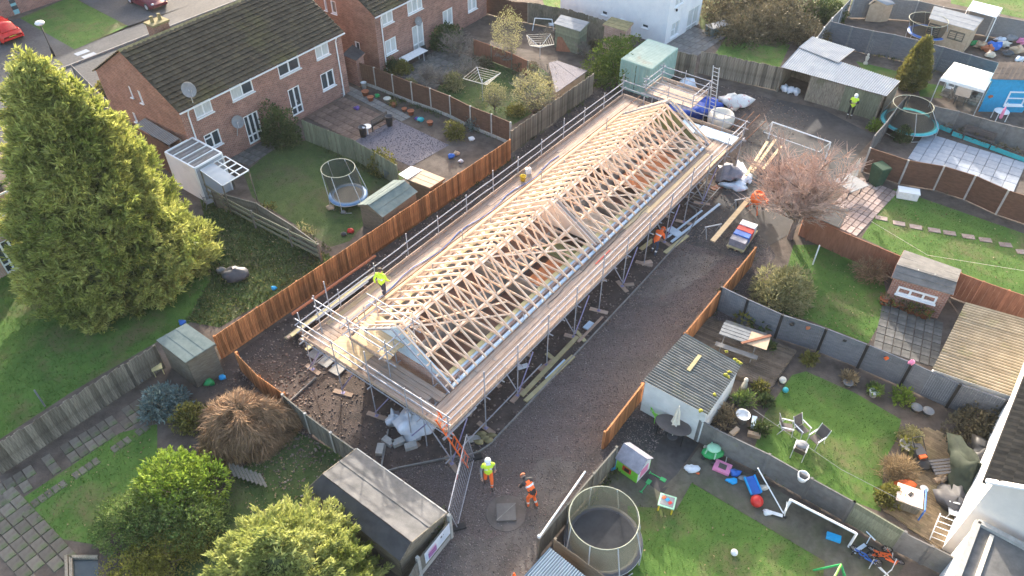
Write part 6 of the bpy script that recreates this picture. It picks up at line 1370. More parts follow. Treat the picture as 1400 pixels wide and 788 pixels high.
b1 = under(476, 266, .55); t1 = under(462, 230, 2.0); trampoline('small trampoline with blue and red pad and net on the shaded lawn', b1, rad(476, 266, 26, .55), .55, 2.0, 'pad_blue', 'net', ((t1 - b1).x, (t1 - b1).y), rad(462, 230, 23, 2.0))
b1 = under(825, 738, .6); t1 = under(826, 707, 1.75); trampoline('large round trampoline with dark mat and tan net beside the weathered fence', b1, rad(825, 738, 53, .6), .6, 1.75, 'dark_grey', 'net_light', ((t1 - b1).x, (t1 - b1).y), rad(826, 707, 48, 1.75), 8, .2, 'felt_dark')
b1 = under(1244, 166, .5); t1 = under(1249, 143, 1.9); trampoline('low trampoline with turquoise edge beside the metal roofed store', b1, rad(1244, 166, 37, .5), .5, 1.9, 'turquoise', 'net', ((t1 - b1).x, (t1 - b1).y), rad(1249, 143, 26, 1.9))
b1 = under(1268, 44, .6); t1 = under(1270, 27, 1.9); trampoline('trampoline with blue top ring beside the tan summerhouse', b1, rad(1268, 44, 25, .6), .6, 1.9, 'blue', 'net', ((t1 - b1).x, (t1 - b1).y), rad(1270, 27, 25, 1.9))
# ------------------------------------------------------------------ furniture and garden things
def rotary(label, base, R=1.3, h=1.6, rz=.3):
    t = thing('rotary_dryer', label, 'washing line', base); MB().tube(base, base + UP * h, .025, 6).build('pole', 'silver', t, uv=False); tips = []
    for k in range(4):
        a = rz + k * math.pi / 2; q = base + Vector((R * math.cos(a), R * math.sin(a), h + .25)); tips.append(q); MB().tube(base + UP * (h - .35), q, .016, 5).build('arm', 'upvc', t, uv=False)
    for f in (.4, .55, .7, .85, 1.0):
        c = base + UP * (h - .35)
        for k in range(4): MB().tube(c.lerp(tips[k], f), c.lerp(tips[(k + 1) % 4], f), .008, 4).build('line', 'cream', t, uv=False)
rotary('rotary washing line standing on the grass behind the brown panels', P(660, 138)); rotary('rotary washing line in front of the dark green shed', P(738, 80), 1.25, 1.2, .9)
def legs4(t, c, dx, dy, h, rz, m, r=.03):
    for sx in (-1, 1):
        for sy in (-1, 1): p = c + Vector((sx * dx * math.cos(rz) - sy * dy * math.sin(rz), sx * dx * math.sin(rz) + sy * dy * math.cos(rz), 0)); MB().tube(p, p + UP * h, r, 6).build('leg', m, t, uv=False)
def table(name, label, c, dx, dy, h, rz, m, lm=None, oval=False):
    t = thing(name, label, 'table', c)
    if oval: MB().lathe(c + UP * (h - .03), [(1, 0), (1.02, .02), (.98, .04)], 28, sx=dx / 2, sy=dy / 2, rz=rz).build('top', m, t)
    else: MB().box((c.x, c.y, h - .03), (dx, dy, .045), rz).build('top', m, t)
    legs4(t, c, dx * .36, dy * .32, h - .035, rz, lm or m); return t
table('garden_table', 'long white garden table against the second house', P(552, 83) + HN * 1.0, 2.3, .8, .75, math.radians(52), 'white_plastic', 'silver')
table('oval_table', 'oval dark grey table below the white garage wall', P(917, 596), 1.5, .9, .75, math.radians(-30), 'chair_brown', 'black', True)
table('glass_table', 'square grey glass table on the pink slab terrace', P(1158, 264), 1.4, 1.4, .72, .5, 'mid_grey', 'dark_grey')
def parasol(label, c, h, z0=0):
    t = thing('parasol', label, 'parasol', c); MB().tube(c + UP * z0, c + UP * (h + .1), .022, 6).build('pole', 'cream', t, uv=False); n = 12; prof = [(.20, .55), (.15, .8), (.10, 1.3), (.03, 1.55)]; vs = []
    for r, z in prof: vs += [(c.x + r * (1 if i % 2 else .6) * math.cos(6.2832 * i / n), c.y + r * (1 if i % 2 else .6) * math.sin(6.2832 * i / n), z0 + h - 1.55 + z) for i in range(n)]
    MB().add(vs, [(k * n + i, k * n + (i + 1) % n, (k + 1) * n + (i + 1) % n, (k + 1) * n + i) for k in range(3) for i in range(n)] + [tuple(range(n))[::-1]]).build('folded_canopy', 'cream', t)
    MB().lathe(c + UP * .0, [(.22, 0), (.2, .06), (.03, .08)], 14).build('base', 'dark_grey', t)
parasol('folded cream parasol standing through the oval dark table', P(919, 597), 1.9); parasol('folded white parasol standing through the glass table', P(1159, 263), 2.2)
def chair(label, c, rz, seat='chair_brown', frame='white_plastic', group=None, recl=.25, w=.5):
    t = thing('garden_chair', label, 'chair', c, group); R = Matrix.Rotation(rz, 3, 'Z'); q = lambda x, y, z: c + R @ Vector((x, y, z))
    MB().add([q(-w / 2, -.25, .42), q(w / 2, -.25, .42), q(w / 2, .25, .38), q(-w / 2, .25, .38), q(-w / 2, -.25, .40), q(w / 2, -.25, .40), q(w / 2, .25, .36), q(-w / 2, .25, .36)], [(0, 1, 2, 3), (7, 6, 5, 4), (0, 4, 5, 1), (1, 5, 6, 2), (2, 6, 7, 3), (3, 7, 4, 0)]).build('seat', seat, t)
    MB().add([q(-w / 2, .25, .40), q(w / 2, .25, .40), q(w / 2, .25 + recl, 1.0), q(-w / 2, .25 + recl, 1.0), q(-w / 2, .28, .40), q(w / 2, .28, .40), q(w / 2, .28 + recl, 1.0), q(-w / 2, .28 + recl, 1.0)], [(0, 1, 2, 3), (7, 6, 5, 4), (0, 4, 5, 1), (1, 5, 6, 2), (2, 6, 7, 3), (3, 7, 4, 0)]).build('backrest', seat, t)
    for s in (-1, 1):
        x = s * (w / 2 + .03); MB().path([q(x, -.28, 0), q(x, -.22, .62)], .018, 6).build('leg', frame, t, uv=False); MB().path([q(x, .42, 0), q(x, .18, .62)], .018, 6).build('leg', frame, t, uv=False); MB().beam(q(x, -.27, .63), q(x, .32, .65), .055, .03).build('armrest', frame, t); MB().path([q(x, .24, .4), q(x, .27 + recl, 1.02)], .016, 6).build('back_rail', frame, t, uv=False)
    t.scale = (.82,) * 3; return t
chair('brown sling garden chair on the lawn behind the others', P(1094, 594), .5); chair('brown sling garden chair turned towards the decking', P(1074, 591), 1.3); chair('brown sling garden chair turned towards the soil border', P(1113, 607), -1.0); ch4 = chair('brown sling garden chair with pale cushion beside the grey fence', P(1091, 621), 2.6)
c = P(1092, 618); mark(MB().blob((c.x, c.y, .50), (.25, .24, .09), 4, .1).build('cushion', 'mid_grey', smooth=True), 'pale grey cushion on the lawn chair beside the fence', 'cushion')
chair('black garden chair at the white table of the second house', P(569, 74) + HN * 1.1, .8, 'black', 'black'); chair('lime green chair beside the oval dark table', P(898, 572), .3, 'lime', 'lime', recl=.1); chair('grey chair below the white pergola', P(288, 282), 2.2, 'mid_grey', 'mid_grey', recl=.1); chair('white plastic armchair against the white house wall', P(1300, 705), -1.9, 'white_plastic', 'white_plastic', recl=.12)
pb = thing('picnic_bench', 'grey picnic bench on the timber deck', 'bench', P(1010, 478, .24)); c = P(1010, 474, .24); R3 = Matrix.Rotation(math.radians(-28), 3, 'Z')
for y, z, w in ((-.28, .72, .2), (-.06, .72, .2), (.16, .72, .2), (.36, .72, .18)): MB().beam(c + R3 @ Vector((-.95, y, z)), c + R3 @ Vector((.95, y, z)), w - .02, .04).build('top_plank', 'fence_grey2', pb)
for y in (-.75, .8): MB().beam(c + R3 @ Vector((-.95, y, .45)), c + R3 @ Vector((.95, y, .45)), .25, .04).build('seat_plank', 'fence_grey3', pb)
for x in (-.7, .7):
    for s in (-1, 1): MB().beam(c + R3 @ Vector((x, s * .75, .02)), c + R3 @ Vector((x, s * .2, .7)), .04, .09).build('leg', 'fence_grey3', pb)
    MB().beam(c + R3 @ Vector((x, -.85, .40)), c + R3 @ Vector((x, .9, .40)), .04, .09).build('seat_bearer', 'fence_grey3', pb)
mark(MB().box(tuple(c + R3 @ Vector((.75, .02, .745))), (.85, .85, .02), math.radians(-26)).build('ply_board', 'shed_tan'), 'square tan plywood sheet on the end of the picnic bench', 'board'); mark(MB().beam(c + R3 @ Vector((.1, -.55, .80)), c + R3 @ Vector((1.15, .55, .80)), .12, .04).build('plank', 'fence_redbrown'), 'dark brown plank lying across the plywood on the bench', 'plank')
def pot(label, c, r, h, m='terracotta', plant=None, group=None):
    t = thing('flower_pot', label, 'pot', c, group); MB().lathe(c, [(r * .7, 0), (r, h), (r * 1.1, h), (r * 1.1, h * .86 + .02), (r * .92, h - .01), (r * .85, h * .8)][:3] + [(r * .9, h - .005), (r * .8, h * .75), (.01, h * .75)], 14).build('body', m, t, smooth=True)
    if plant:
        n = 60; q = unit(rng.normal(0, 1, (n, 3))) * r * .9; q[:, 2] = np.abs(q[:, 2]); p = q + np.array([c.x, c.y, c.z + h * .8]); leaves('plant', p, unit(q), r * .9, r * .18, plant, t, spread=.5, off=BASE[t.name])
    return t
for i, (x, y) in enumerate(((620, 45), (680, 55), (730, 75), (765, 92), (800, 102), (836, 118))): pot('terracotta pot in the row below the brick shed window', P(1050 + x / 3.94, 404 + y / 3.94), .24, .34, 'terracotta', 'olive' if i % 2 else 'hedge_brown', 'terracotta pots below the brick shed window')
for x, y, r, h, m, pl, lb in ((1013, 576, .28, .45, 'white_plastic', None, 'white bucket between garage and garden chairs'), (1007, 551, .22, .25, 'dark_grey', 'laurel', 'dark pot beside the white garage wall'), (1193, 541, .2, .28, 'white_plastic', 'laurel_bright', 'white pot in the soil border'), (1251, 561, .22, .22, 'mid_grey', None, 'empty grey pot in the soil border beside the spiky plant'), (1267, 566, .22, .22, 'mid_grey', None, 'empty grey pot in the soil border below the fence post'), (1158, 527, .2, .2, 'mid_grey', None, 'small grey pot among the border plants'),
        (1237, 616, .3, .4, 'concrete', 'olive', 'concrete planter holding a round green plant'), (1013, 447, .3, .45, 'dark_grey', 'olive', 'dark planter at the blue grey fence on the deck'), (1038, 452, .35, .4, 'dark_grey', 'dark_green', 'wide dark planter on the deck corner'), (507, 138, .22, .3, 'terracotta', None, 'tall terracotta pot beside the brown panel fence'), (500, 131, .25, .35, 'terracotta', None, 'terracotta pot beside the green bench pile'), (538, 146, .2, .25, 'terracotta', 'olive', 'terracotta pot near the path edge'), (562, 157, .22, .3, 'terracotta', None, 'orange pot on the gravel border'), (530, 140, .25, .3, 'cream', None, 'stone pot in the gravel border'), (553, 152, .18, .2, 'terracotta', None, 'small terracotta pot in the gravel border'), (588, 171, .2, .25, 'terracotta', None, 'terracotta pot beside the turquoise box'), (498, 121, .2, .45, 'white_plastic', None, 'white tub beside the passage wall'), (1126, 52, .3, .4, 'terracotta', 'olive', 'terracotta pot behind the metal roofed store')):
    pot(lb, P(x, y), r, h, m, pl)
def wheelie_bin(label, c, rz, m='green', s=1.0):
    t = thing('wheelie_bin', label, 'bin', c); R = Matrix.Rotation(rz, 3, 'Z'); q = lambda x, y, z: c + R @ Vector((x * s, y * s, z * s))
    MB().hexa([q(-.22, -.25, .05), q(.22, -.25, .05), q(.22, .22, .05), q(-.22, .22, .05)], [q(-.28, -.33, .95), q(.28, -.33, .95), q(.28, .33, .95), q(-.28, .33, .95)]).build('body', m, t)
    MB().hexa([q(-.30, -.36, .96), q(.30, -.36, .96), q(.30, .36, .96), q(-.30, .36, .96)], [q(-.27, -.32, 1.04), q(.27, -.32, 1.04), q(.27, .30, 1.06), q(-.27, .30, 1.06)]).build('lid', 'ridge_tile' if m == 'green' else m, t)
    for x in (-.25, .25): MB().tube(q(x - .03, .26, .1), q(x + .03, .26, .1), .1, 12).build('wheel', 'rubber', t, uv=False)
mat('bin_green', (.015, .045, .025), (.03, .07, .04)); wheelie_bin('dark green wheelie bin at the corner of the pink terrace', P(1196, 252), .4, 'bin_green', 1.25)
c = P(1239, 270); t = thing('storage_box', 'white storage box beside the brown panel fence', 'box', c); MB().box((c.x, c.y, .01), (1.1, .55, .42), math.radians(-18)).build('body', 'white_plastic', t); MB().box((c.x, c.y, .435), (1.16, .6, .06), math.radians(-18)).build('lid', 'upvc', t)
gz_ = thing('gazebo', 'white canvas gazebo over a dining set beside the blue cabin', 'gazebo', P(1320, 140)); q4 = [P(1286, 107, 2.1), P(1305, 85, 2.1), P(1361, 101, 2.1), P(1347, 124, 2.1)]; ap = sum(q4, Vector()) / 4; ap.z = 2.65
for i in range(4):
    a, b = q4[i], q4[(i + 1) % 4]; MB().add([a, b, ap, a - UP * .18, b - UP * .18], [(0, 1, 2), (3, 4, 1, 0)]).build('canopy_panel', 'white_plastic', gz_); MB().tube(Vector((a.x, a.y, 0)), a, .03, 6).build('post', 'silver', gz_, uv=False)
table('garden_table', 'dark dining table under the white gazebo', P(1312, 138), 1.9, .9, .74, 1.0, 'dark_grey'); chair('dark chair at the near side of the gazebo table', P(1302, 138), 1.4, 'dark_grey', 'dark_grey', recl=.1); chair('dark chair at the far side of the gazebo table', P(1324, 138), -1.5, 'dark_grey', 'dark_grey', recl=.1); chair('white chair beside the gazebo table', P(1296, 126), .8, 'white_plastic', 'white_plastic', recl=.1)
table('garden_table', 'small white round table below the blue cabin', P(1364, 164), .9, .9, .65, 0, 'white_plastic', oval=True)
c = P(1367, 163, .7); t = thing('parasol', 'folded pink parasol above the white round table', 'parasol', P(1367, 163)); MB().lathe(c, [(.02, 0), (.10, .1), (.08, .7), (.02, .9)], 10).build('folded_canopy', 'pink', t, smooth=True); MB().tube(c + UP * .85, c + UP * 1.15, .03, 6).build('pole', 'white_plastic', t, uv=False)
bw = thing('garden_bench', 'dark brown bench on the pale terrace against the grey fence', 'bench', P(1335, 196)); a, b = P(1312, 188), P(1355, 201); N = azv(198)
for k in range(4): MB().beam(a + N * (.1 * k) + UP * .45, b + N * (.1 * k) + UP * .45, .085, .03).build('seat_slat', 'chair_brown', bw); MB().beam(a + UP * (.55 + .12 * k), b + UP * (.55 + .12 * k), .03, .1).build('back_slat', 'chair_brown', bw)
for f in (.05, .95): p = a.lerp(b, f); MB().beam(p, p + UP * .95, .06, .06).build('leg', 'chair_brown', bw); MB().beam(p + N * .35, p + N * .35 + UP * .43, .06, .06).build('leg', 'chair_brown', bw)
for i, (p, q) in enumerate((((1262, 166), (1300, 181)), ((1302, 184), (1352, 202)), ((1354, 203), (1410, 224)))):
    a, b = P(*p), P(*q); t = thing('planter', ['turquoise trough planter beside the low trampoline', 'turquoise trough planter below the dark brown bench', 'turquoise trough planter at the far end of the pale terrace'][i], 'planter', (a + b) / 2); d = (b - a).normalized(); n_ = Vector((d.y, -d.x, 0))
    MB().beam(a + UP * .15, b + UP * .15, .35, .28).build('trough', 'turquoise', t); MB().beam(a + UP * .295, b + UP * .295, .28, .012).build('soil', 'soil', t)
    for f in (.2, .55, .85): c = a.lerp(b, f) + UP * .3; qn = unit(rng.normal(0, 1, (50, 3))) * .2; qn[:, 2] = np.abs(qn[:, 2]); leaves('plant', qn + np.array(c), unit(qn), .2, .03, 'hedge_brown', t, spread=.5, off=BASE[t.name])
wb = thing('rail_bench', 'white painted rail bench below the slate grey fence', 'bench', P(1300, 100)); a, b = P(1265, 90), P(1300, 101)
for z in (.3, .5, .75): MB().beam(a + UP * z, b + UP * z, .04, .09).build('rail', 'upvc', wb)
for f in (0, .33, .66, 1): MB().beam(a.lerp(b, f), a.lerp(b, f) + UP * .8, .06, .06).build('post', 'upvc', wb)
cp = thing('carport', 'white flat canopy on posts behind the grey fence', 'canopy', P(1345, 40)); q4 = [P(1322, 14, 2.2), P(1330, 2, 2.2), P(1370, 12, 2.2), P(1362, 25, 2.2)]; MB().hexa(ccw(q4), [p + UP * .06 for p in ccw(q4)]).build('roof', 'tarp_white', cp)
for p in q4: MB().tube(Vector((p.x, p.y, 0)), p, .04, 6).build('post', 'upvc', cp, uv=False)
for i, (x, y, s, m) in enumerate(((1349, 70, .45, 'terracotta'), (1358, 68, .55, 'blue'), (1340, 66, .5, 'shed_tan'), (1366, 58, .4, 'tarp_white'), (1372, 64, .4, 'cream'), (1380, 56, .45, 'mid_grey'), (1388, 72, .5, 'shed_tan'), (1330, 62, .35, 'green'), (1396, 60, .4, 'pink'), (1352, 78, .4, 'ply'), (1376, 76, .4, 'dark_grey'), (1392, 84, .35, 'tarp_white'))):
    c = P(x, y); mark(MB().blob((c.x, c.y, s * .5), (s, s * .7, s * .55), i, .35, 8, 6).build('junk_sack', m, smooth=False), ['terracotta', 'blue', 'tan', 'white', 'cream', 'grey', 'pale brown', 'green', 'pink', 'wooden', 'dark', 'off white'][i] + ' bundle in the junk heap behind the slate grey fence', 'bundle', 'junk heap')
# statues on the metal store garden
for x, y, s, lb in ((1188, 72, .9, 'white statue on the border behind the metal roofed store'), (1183, 88, .7, 'small white statue beside the strip of grass')): c = P(x, y); mark(MB().lathe(c, [(.16, 0), (.15, .2 * s), (.07, .3 * s), (.12, .6 * s), (.14, .8 * s), (.05, .92 * s), (.09, 1.02 * s), (.06, 1.15 * s), (.01, 1.2 * s)], 10).build('statue', 'cream', smooth=True), lb, 'statue')
# street lamp
sl = thing('street_lamp', 'black street lamp with white head beside the pavement', 'lamp', P(75, 79)); c = P(75, 79); MB().lathe(c, [(.09, 0), (.08, .8), (.045, .85), (.04, 2.5)], 10).build('post', 'black', sl, smooth=True); MB().lathe(c + UP * 2.45, [(.08, 0), (.30, .12), (.34, .2), (.26, .3), (.03, .38)], 16).build('lamp_head', 'white_plastic', sl, smooth=True)
# ------------------------------------------------------------------ cars
def car(label, m, c, fwd, L_=3.9):
    t = thing('parked_car', label, 'car', c); fwd = fwd.normalized(); rt = Vector((fwd.y, -fwd.x, 0)); q = lambda x, y, z: c + fwd * x + rt * y + UP * z
    def loft(st, name, mm, par=t):
        vs = []; 
        for x, w, z0, z1, r in st: vs += [q(x, -w, z0), q(x, -w * 1.02, (z0 + z1) / 2), q(x, -w + r, z1), q(x, 0, z1 + .02), q(x, w - r, z1), q(x, w * 1.02, (z0 + z1) / 2), q(x, w, z0)]
        n = 7; fs = [(k * n + i, k * n + i + 1, (k + 1) * n + i + 1, (k + 1) * n + i) for k in range(len(st) - 1) for i in range(n - 1)] + [tuple(range(n)), tuple(range(len(vs) - 1, len(vs) - 1 - n, -1))]
        return MB().add(vs, fs).build(name, mm, par, smooth=True)
    h = L_ / 2; loft([(-h, .70, .35, .62, .05), (-h + .08, .80, .25, .88, .08), (-h + .5, .84, .2, .95, .1), (0, .85, .2, .92, .1), (h - 1.1, .84, .2, .86, .12), (h - .25, .80, .22, .68, .15), (h, .66, .32, .52, .1)], 'body', m)
    loft([(-h + .12, .62, .86, .95, .05), (-h + .42, .60, .90, 1.36, .12), (-h + .8, .60, .90, 1.45, .15), (-.1, .62, .90, 1.46, .15), (.35, .62, .88, 1.36, .12), (h - 1.0, .68, .84, .90, .05)], 'cabin', m)
    MB().quad(q(-h + .19, -.52, .98), q(-h + .19, .52, .98), q(-h + .39, .48, 1.32), q(-h + .39, -.48, 1.32)).build('rear_window', 'glass', t); MB().quad(q(h - 1.02, -.58, .93), q(.40, -.50, 1.34), q(.40, .50, 1.34), q(h - 1.02, .58, .93)).build('windscreen', 'glass', t)
    for s in (-1, 1):
        for x0, x1 in ((-h + .55, -.15), (-.08, .45)): MB().quad(q(x0, s * .645, .98), q(x1 + (.3 if x1 > 0 else 0), s * .655, .98), q(x1, s * .625, 1.33), q(x0 + .1, s * .625, 1.33)).build('side_window', 'glass', t)
        MB().quad(q(-h - .005 + .06, s * .55, .68), q(-h + .06, s * .78, .68), q(-h + .09, s * .78, .88), q(-h + .07, s * .55, .88)).build('tail_light', 'lamp_red', t); MB().blob(tuple(q(h - .14, s * .58, .60)), (.12, .12, .08), 1, 0).build('headlight', 'silver', t, smooth=True); MB().blob(tuple(q(.55, s * .95, .92)), (.08, .1, .06), 1, 0).build('mirror', m, t, smooth=True)
        for x in (-h + .72, h - .75):
            w = MB().tube(q(x, s * .66, .30), q(x, s * .86, .30), .30, 18).build('wheel', 'rubber', t, uv=False); MB().tube(q(x, s * .855, .30), q(x, s * .87, .30), .19, 14).build('rim', 'silver', w, uv=False)
    MB().quad(q(-h - .012, -.26, .55), q(-h - .012, .26, .55), q(-h + .03, .26, .67), q(-h + .03, -.26, .67)).build('number_plate', 'plate_yellow', t); MB().beam(q(-h - .0, -.7, .42), q(-h - .0, .7, .42), .08, .14).build('bumper', m, t); MB().beam(q(h - .02, -.62, .42), q(h - .02, .62, .42), .08, .14).build('bumper', m, t)
    return t
car('bright red hatchback parked on the drive across the street', 'car_red', P(27, 57, .124) - KN * 1.9 - KD * .3, -KN); car('dark maroon car parked on the dark drive across the street', 'maroon', P(222, 14, .124) - KN * 2.0, KN)
# ------------------------------------------------------------------ site materials
def plank(label, a, b, w=.22, th=.05, m='treated', name='plank', group=None): return mark(MB().beam(a, b, w, th).build(name, m), label, 'plank', group)
def lump(name, label, cat, c, r, m, seed=0, rough=.3, n=12, k=8, group=None): return mark(MB().blob((c.x, c.y, c.z + r[2] * .8), r, seed, rough, n, k).build(name, m, smooth=True), label, cat, group)
plank('long pale timber on the kerb beside the scaffold, topmost of its stack', P(713, 541, .14), P(789, 461, .14), .2, .06); plank('long pale timber on the kerb beside the scaffold, lower of its stack', P(718, 549, .05), P(784, 487, .05), .2, .07); plank('brown plank propped over the end of the pale timbers', P(790, 468, .16), P(824, 433, .12), .12, .04, 'scaffold_board'); plank('thin white trim lying beside the pale timbers', P(746, 518, .05), P(772, 492, .05), .08, .03, 'insulation')
plank('short pale plank under the scaffold near the timbers', P(747, 483, .03), P(758, 492, .03), .2, .05); plank('short brown plank under the scaffold near the blue board', P(787, 452, .05), P(800, 467, .05), .18, .05, 'treated')
plank('pale plank in the road edge beside the orange clad worker', P(909, 346, .05), P(940, 322, .05), .22, .06); plank('short pale plank behind the orange clad worker', P(876, 341, .05), P(893, 328, .05), .22, .06)
for i, (a, b, w) in enumerate((((918, 331), (984, 279), .14), ((912, 325), (960, 288), .10), ((914, 312), (930, 322), .5))): plank(['long pale blue insulation strip along the kerb curve', 'thin pale blue insulation strip beside the longer one', 'short wide pale blue insulation offcut by the worker'][i], P(*a, .06 + .03 * i), P(*b, .06 + .03 * i), w, .05, 'insulation', 'insulation_strip')
c = P(806, 447); mark(MB().box((c.x, c.y, .02), (.55, .4, .06), .9).build('insulation_offcut', 'insulation'), 'square pale blue insulation offcut beside the scaffold foot', 'board')
for i, (x, y, s, rz) in enumerate(((715, 502, .5, .4), (652, 600, .7, .2), (884, 360, .6, .3), (905, 270, .8, .9), (980, 257, .8, .5), (860, 390, .5, .1))):
    c = P(x, y); mark(MB().box((c.x, c.y, .01), (s, s * .45, .05), rz).build('board_offcut', ['tarp_white', 'concrete', 'scaffold_board', 'treated', 'fence_redbrown', 'scaffold_board'][i]), ['white board offcut under the near scaffold', 'grey paving slab lying inside the kerb bend', 'grey brown board offcut by the road edge', 'pale board offcut under the far scaffold', 'red brown board offcut near the kerb curve', 'small brown board offcut near the kerb'][i], 'board')
st = thing('trestle_plank', 'long pale plank lying across two trestles on the asphalt', 'plank', P(974, 330)); MB().beam(P(974, 330, .72), P(1024, 272, .72), .26, .05).build('board', 'new_board', st)
def trestle(label, c, rz):
    t = thing('trestle', label, 'trestle', c); R = Matrix.Rotation(rz, 3, 'Z'); q = lambda x, y, z: c + R @ Vector((x, y, z)); MB().beam(q(-.5, 0, .66), q(.5, 0, .66), .05, .05).build('top_bar', 'silver', t)
    for x in (-.42, .42):
        for y in (-.28, .28): MB().tube(q(x, y, 0), q(x, 0, .64), .018, 6).build('leg', 'silver', t, uv=False)
trestle('steel trestle under the near end of the long plank', P(972, 322), .3); trestle('steel trestle under the far end of the long plank', P(1012, 285), .3)
for i, (a, b) in enumerate((((1020, 240), (1049, 194)), ((1028, 236), (1060, 191)), ((1040, 235), (1068, 200)))): plank(['long pale board beside the bare tree, closest to the scaffold', 'long pale board beside the bare tree, between its two neighbours', 'long pale board half hidden by the bare tree twigs'][i], P(*a, .35), P(*b, .35), .16, .05, 'new_board')
lump('sheet_bundle', 'large pale blue plastic sack under the near scaffold edge', 'sack', P(566, 588), (.75, .7, .5), 'tarp_white', 3, .4); lump('sheet_bundle', 'small torn white and black sack beside the large pale sack', 'sack', P(541, 577), (.36, .3, .28), 'tarp_white', 8, .6)
lump('sheet_bundle', 'crumpled grey plastic bundle at the far kerb curve', 'sack', P(995, 244), (.75, .6, .45), 'tarp_grey', 5, .5); lump('sheet_bundle', 'pale blue plastic sheet crumpled beside the grey bundle', 'sheet', P(1004, 256), (.7, .4, .14), 'insulation', 6, .5); lump('sheet_bundle', 'white crumpled sheet trailing from the grey bundle', 'sheet', P(1015, 240), (.4, 1.1, .12), 'tarp_white', 9, .5)
lump('blue_tarpaulin', 'bright blue tarpaulin heap below the scaffold loading bay', 'tarpaulin', P(948, 156), (1.4, .9, .5), 'tarp_blue', 2, .5, 16, 10); lump('blue_tarpaulin', 'smaller fold of blue tarpaulin beside the white bulk bag', 'tarpaulin', P(962, 150), (.8, .6, .45), 'tarp_blue', 12, .5)
lump('white_sack', 'white sack beside the blue tarpaulin heap', 'sack', P(928, 148), (.5, .4, .35), 'tarp_white', 7, .4); lump('white_sack', 'pale sack behind the loading bay boards', 'sack', P(938, 122), (.7, .4, .4), 'tarp_white', 17, .4)
def bulk_bag(label, c, r, h, m, full=True):
    t = thing('bulk_bag', label, 'bulk bag', c); MB().lathe(c, [(r * .85, 0), (r, h * .3), (r * 1.02, h * .7), (r * .9, h), (r * .7, h * 1.02), (r * .6, h * .82), (.02, h * .8)], 18).build('bag', m, t, smooth=True)
    for k in range(4): a = k * 1.57 + .6; p = c + Vector((r * .9 * math.cos(a), r * .9 * math.sin(a), h)); MB().path([p, p + Vector((.06, .05, .12)), p + Vector((.16, -.05, .02))], .03, 5).build('handle', m, t, uv=False)
bulk_bag('open white bulk bag at the far corner of the scaffold', P(984, 170), .85, .8, 'cream'); lump('bulk_bag', 'slumped white bulk bag with red print on the far soil', 'bulk bag', P(1003, 145), (.95, .7, .42), 'bulk_bag', 4, .35)
wp = thing('wrapped_pallet', 'pallet of building material wrapped in printed white red and blue film', 'pallet', P(1014, 336)); a, b = P(1005, 342), P(1023, 316); d = (b - a).normalized(); c = (a + b) / 2; rzp = math.atan2(d.y, d.x); Lp = (b - a).length
for y in (-.35, 0, .35): q = c + Vector((-d.y, d.x, 0)) * y; MB().beam(q - d * Lp * .55 + UP * .07, q + d * Lp * .55 + UP * .07, .1, .1).build('pallet_runner', 'treated', wp)
MB().box((c.x, c.y, .125), (Lp * 1.12, .95, .025), rzp).build('pallet_deck', 'treated', wp)
for i, (f, m, h) in enumerate(((-.36, 'tarp_grey', .42), (-.12, 'blue', .48), (.10, 'red', .5), (.32, 'white_plastic', .55))): q = c + d * Lp * f; MB().box((q.x, q.y, .152), (Lp * .235, .85, h), rzp).build('pack', m, wp)
mx = thing('cement_mixer', 'orange site mixer standing at the edge of the bare tree', 'mixer', P(1032, 290)); c = P(1032, 288)
MB().lathe(c + UP * .55, [(.12, -.1), (.38, .1), (.42, .35), (.28, .65), (.22, .66), (.2, .6)], 16).build('drum', 'hivis_orange', mx, smooth=True); MB().path([c + Vector((-.45, .3, .02)), c + Vector((0, 0, .6)), c + Vector((.5, .3, .02))], .035, 6).build('stand', 'orange', mx, uv=False); MB().path([c + Vector((0, -.5, .02)), c + Vector((0, 0, .6))], .035, 6).build('stand', 'orange', mx, uv=False); MB().box((c.x + .42, c.y, .45), (.3, .3, .3), .2).build('motor_box', 'orange', mx)
for s in (-1, 1): MB().tube(c + Vector((-.5 + .5 * s, .42, .18)), c + Vector((-.42 + .5 * s, .42, .18)), .17, 14).build('wheel', 'rubber', mx, uv=False)
for i, (a, b, z) in enumerate((((993, 182), (1020, 156), .6), ((1001, 184), (1031, 153), .9), ((1008, 188), (1039, 157), .9), ((1018, 193), (1048, 165), .8))): o = MB().tube(P(*a, .1), P(*b, z), .035, 6).build('steel_tube', 'rust', uv=False); mark(o, 'rusty red steel tube propped beyond the far scaffold corner', 'tube', 'rusty tubes by the far scaffold')
bg = thing('goal_frame', 'white tubular frame beside the asphalt yard behind the bare tree', 'frame', P(1046, 195)); a, b = P(1050, 190), P(1128, 218)
MB().path([a, a + UP * 1.2, b + UP * 1.2, b], .04, 8).build('front_frame', 'upvc', bg, uv=False); MB().path([a + UP * 1.2, a + Vector((-.1, .8, 0)), b + Vector((-.1, .8, 0)), b + UP * 1.2], .03, 6).build('back_frame', 'upvc', bg, uv=False)
hp = thing('mesh_barrier', 'steel mesh barrier panel standing beside the orange ladder', 'barrier', P(636, 672)); b0, b1, u0, u1 = P(648, 626, .08), P(625, 721, .08), P(638, 594, 1.75), P(613, 698, 1.75)
for a, b in ((b0, b1), (u0, u1), (b0, u0), (b1, u1)): MB().tube(a, b, .022, 6).build('frame_tube', 'galvanised', hp, uv=False)
for k in range(1, 18): MB().tube(b0.lerp(b1, k / 18), u0.lerp(u1, k / 18), .005, 3).build('mesh_wire', 'galvanised', hp, uv=False)
for k in range(1, 7): MB().tube(b0.lerp(u0, k / 7), b1.lerp(u1, k / 7), .005, 3).build('mesh_wire', 'galvanised', hp, uv=False)
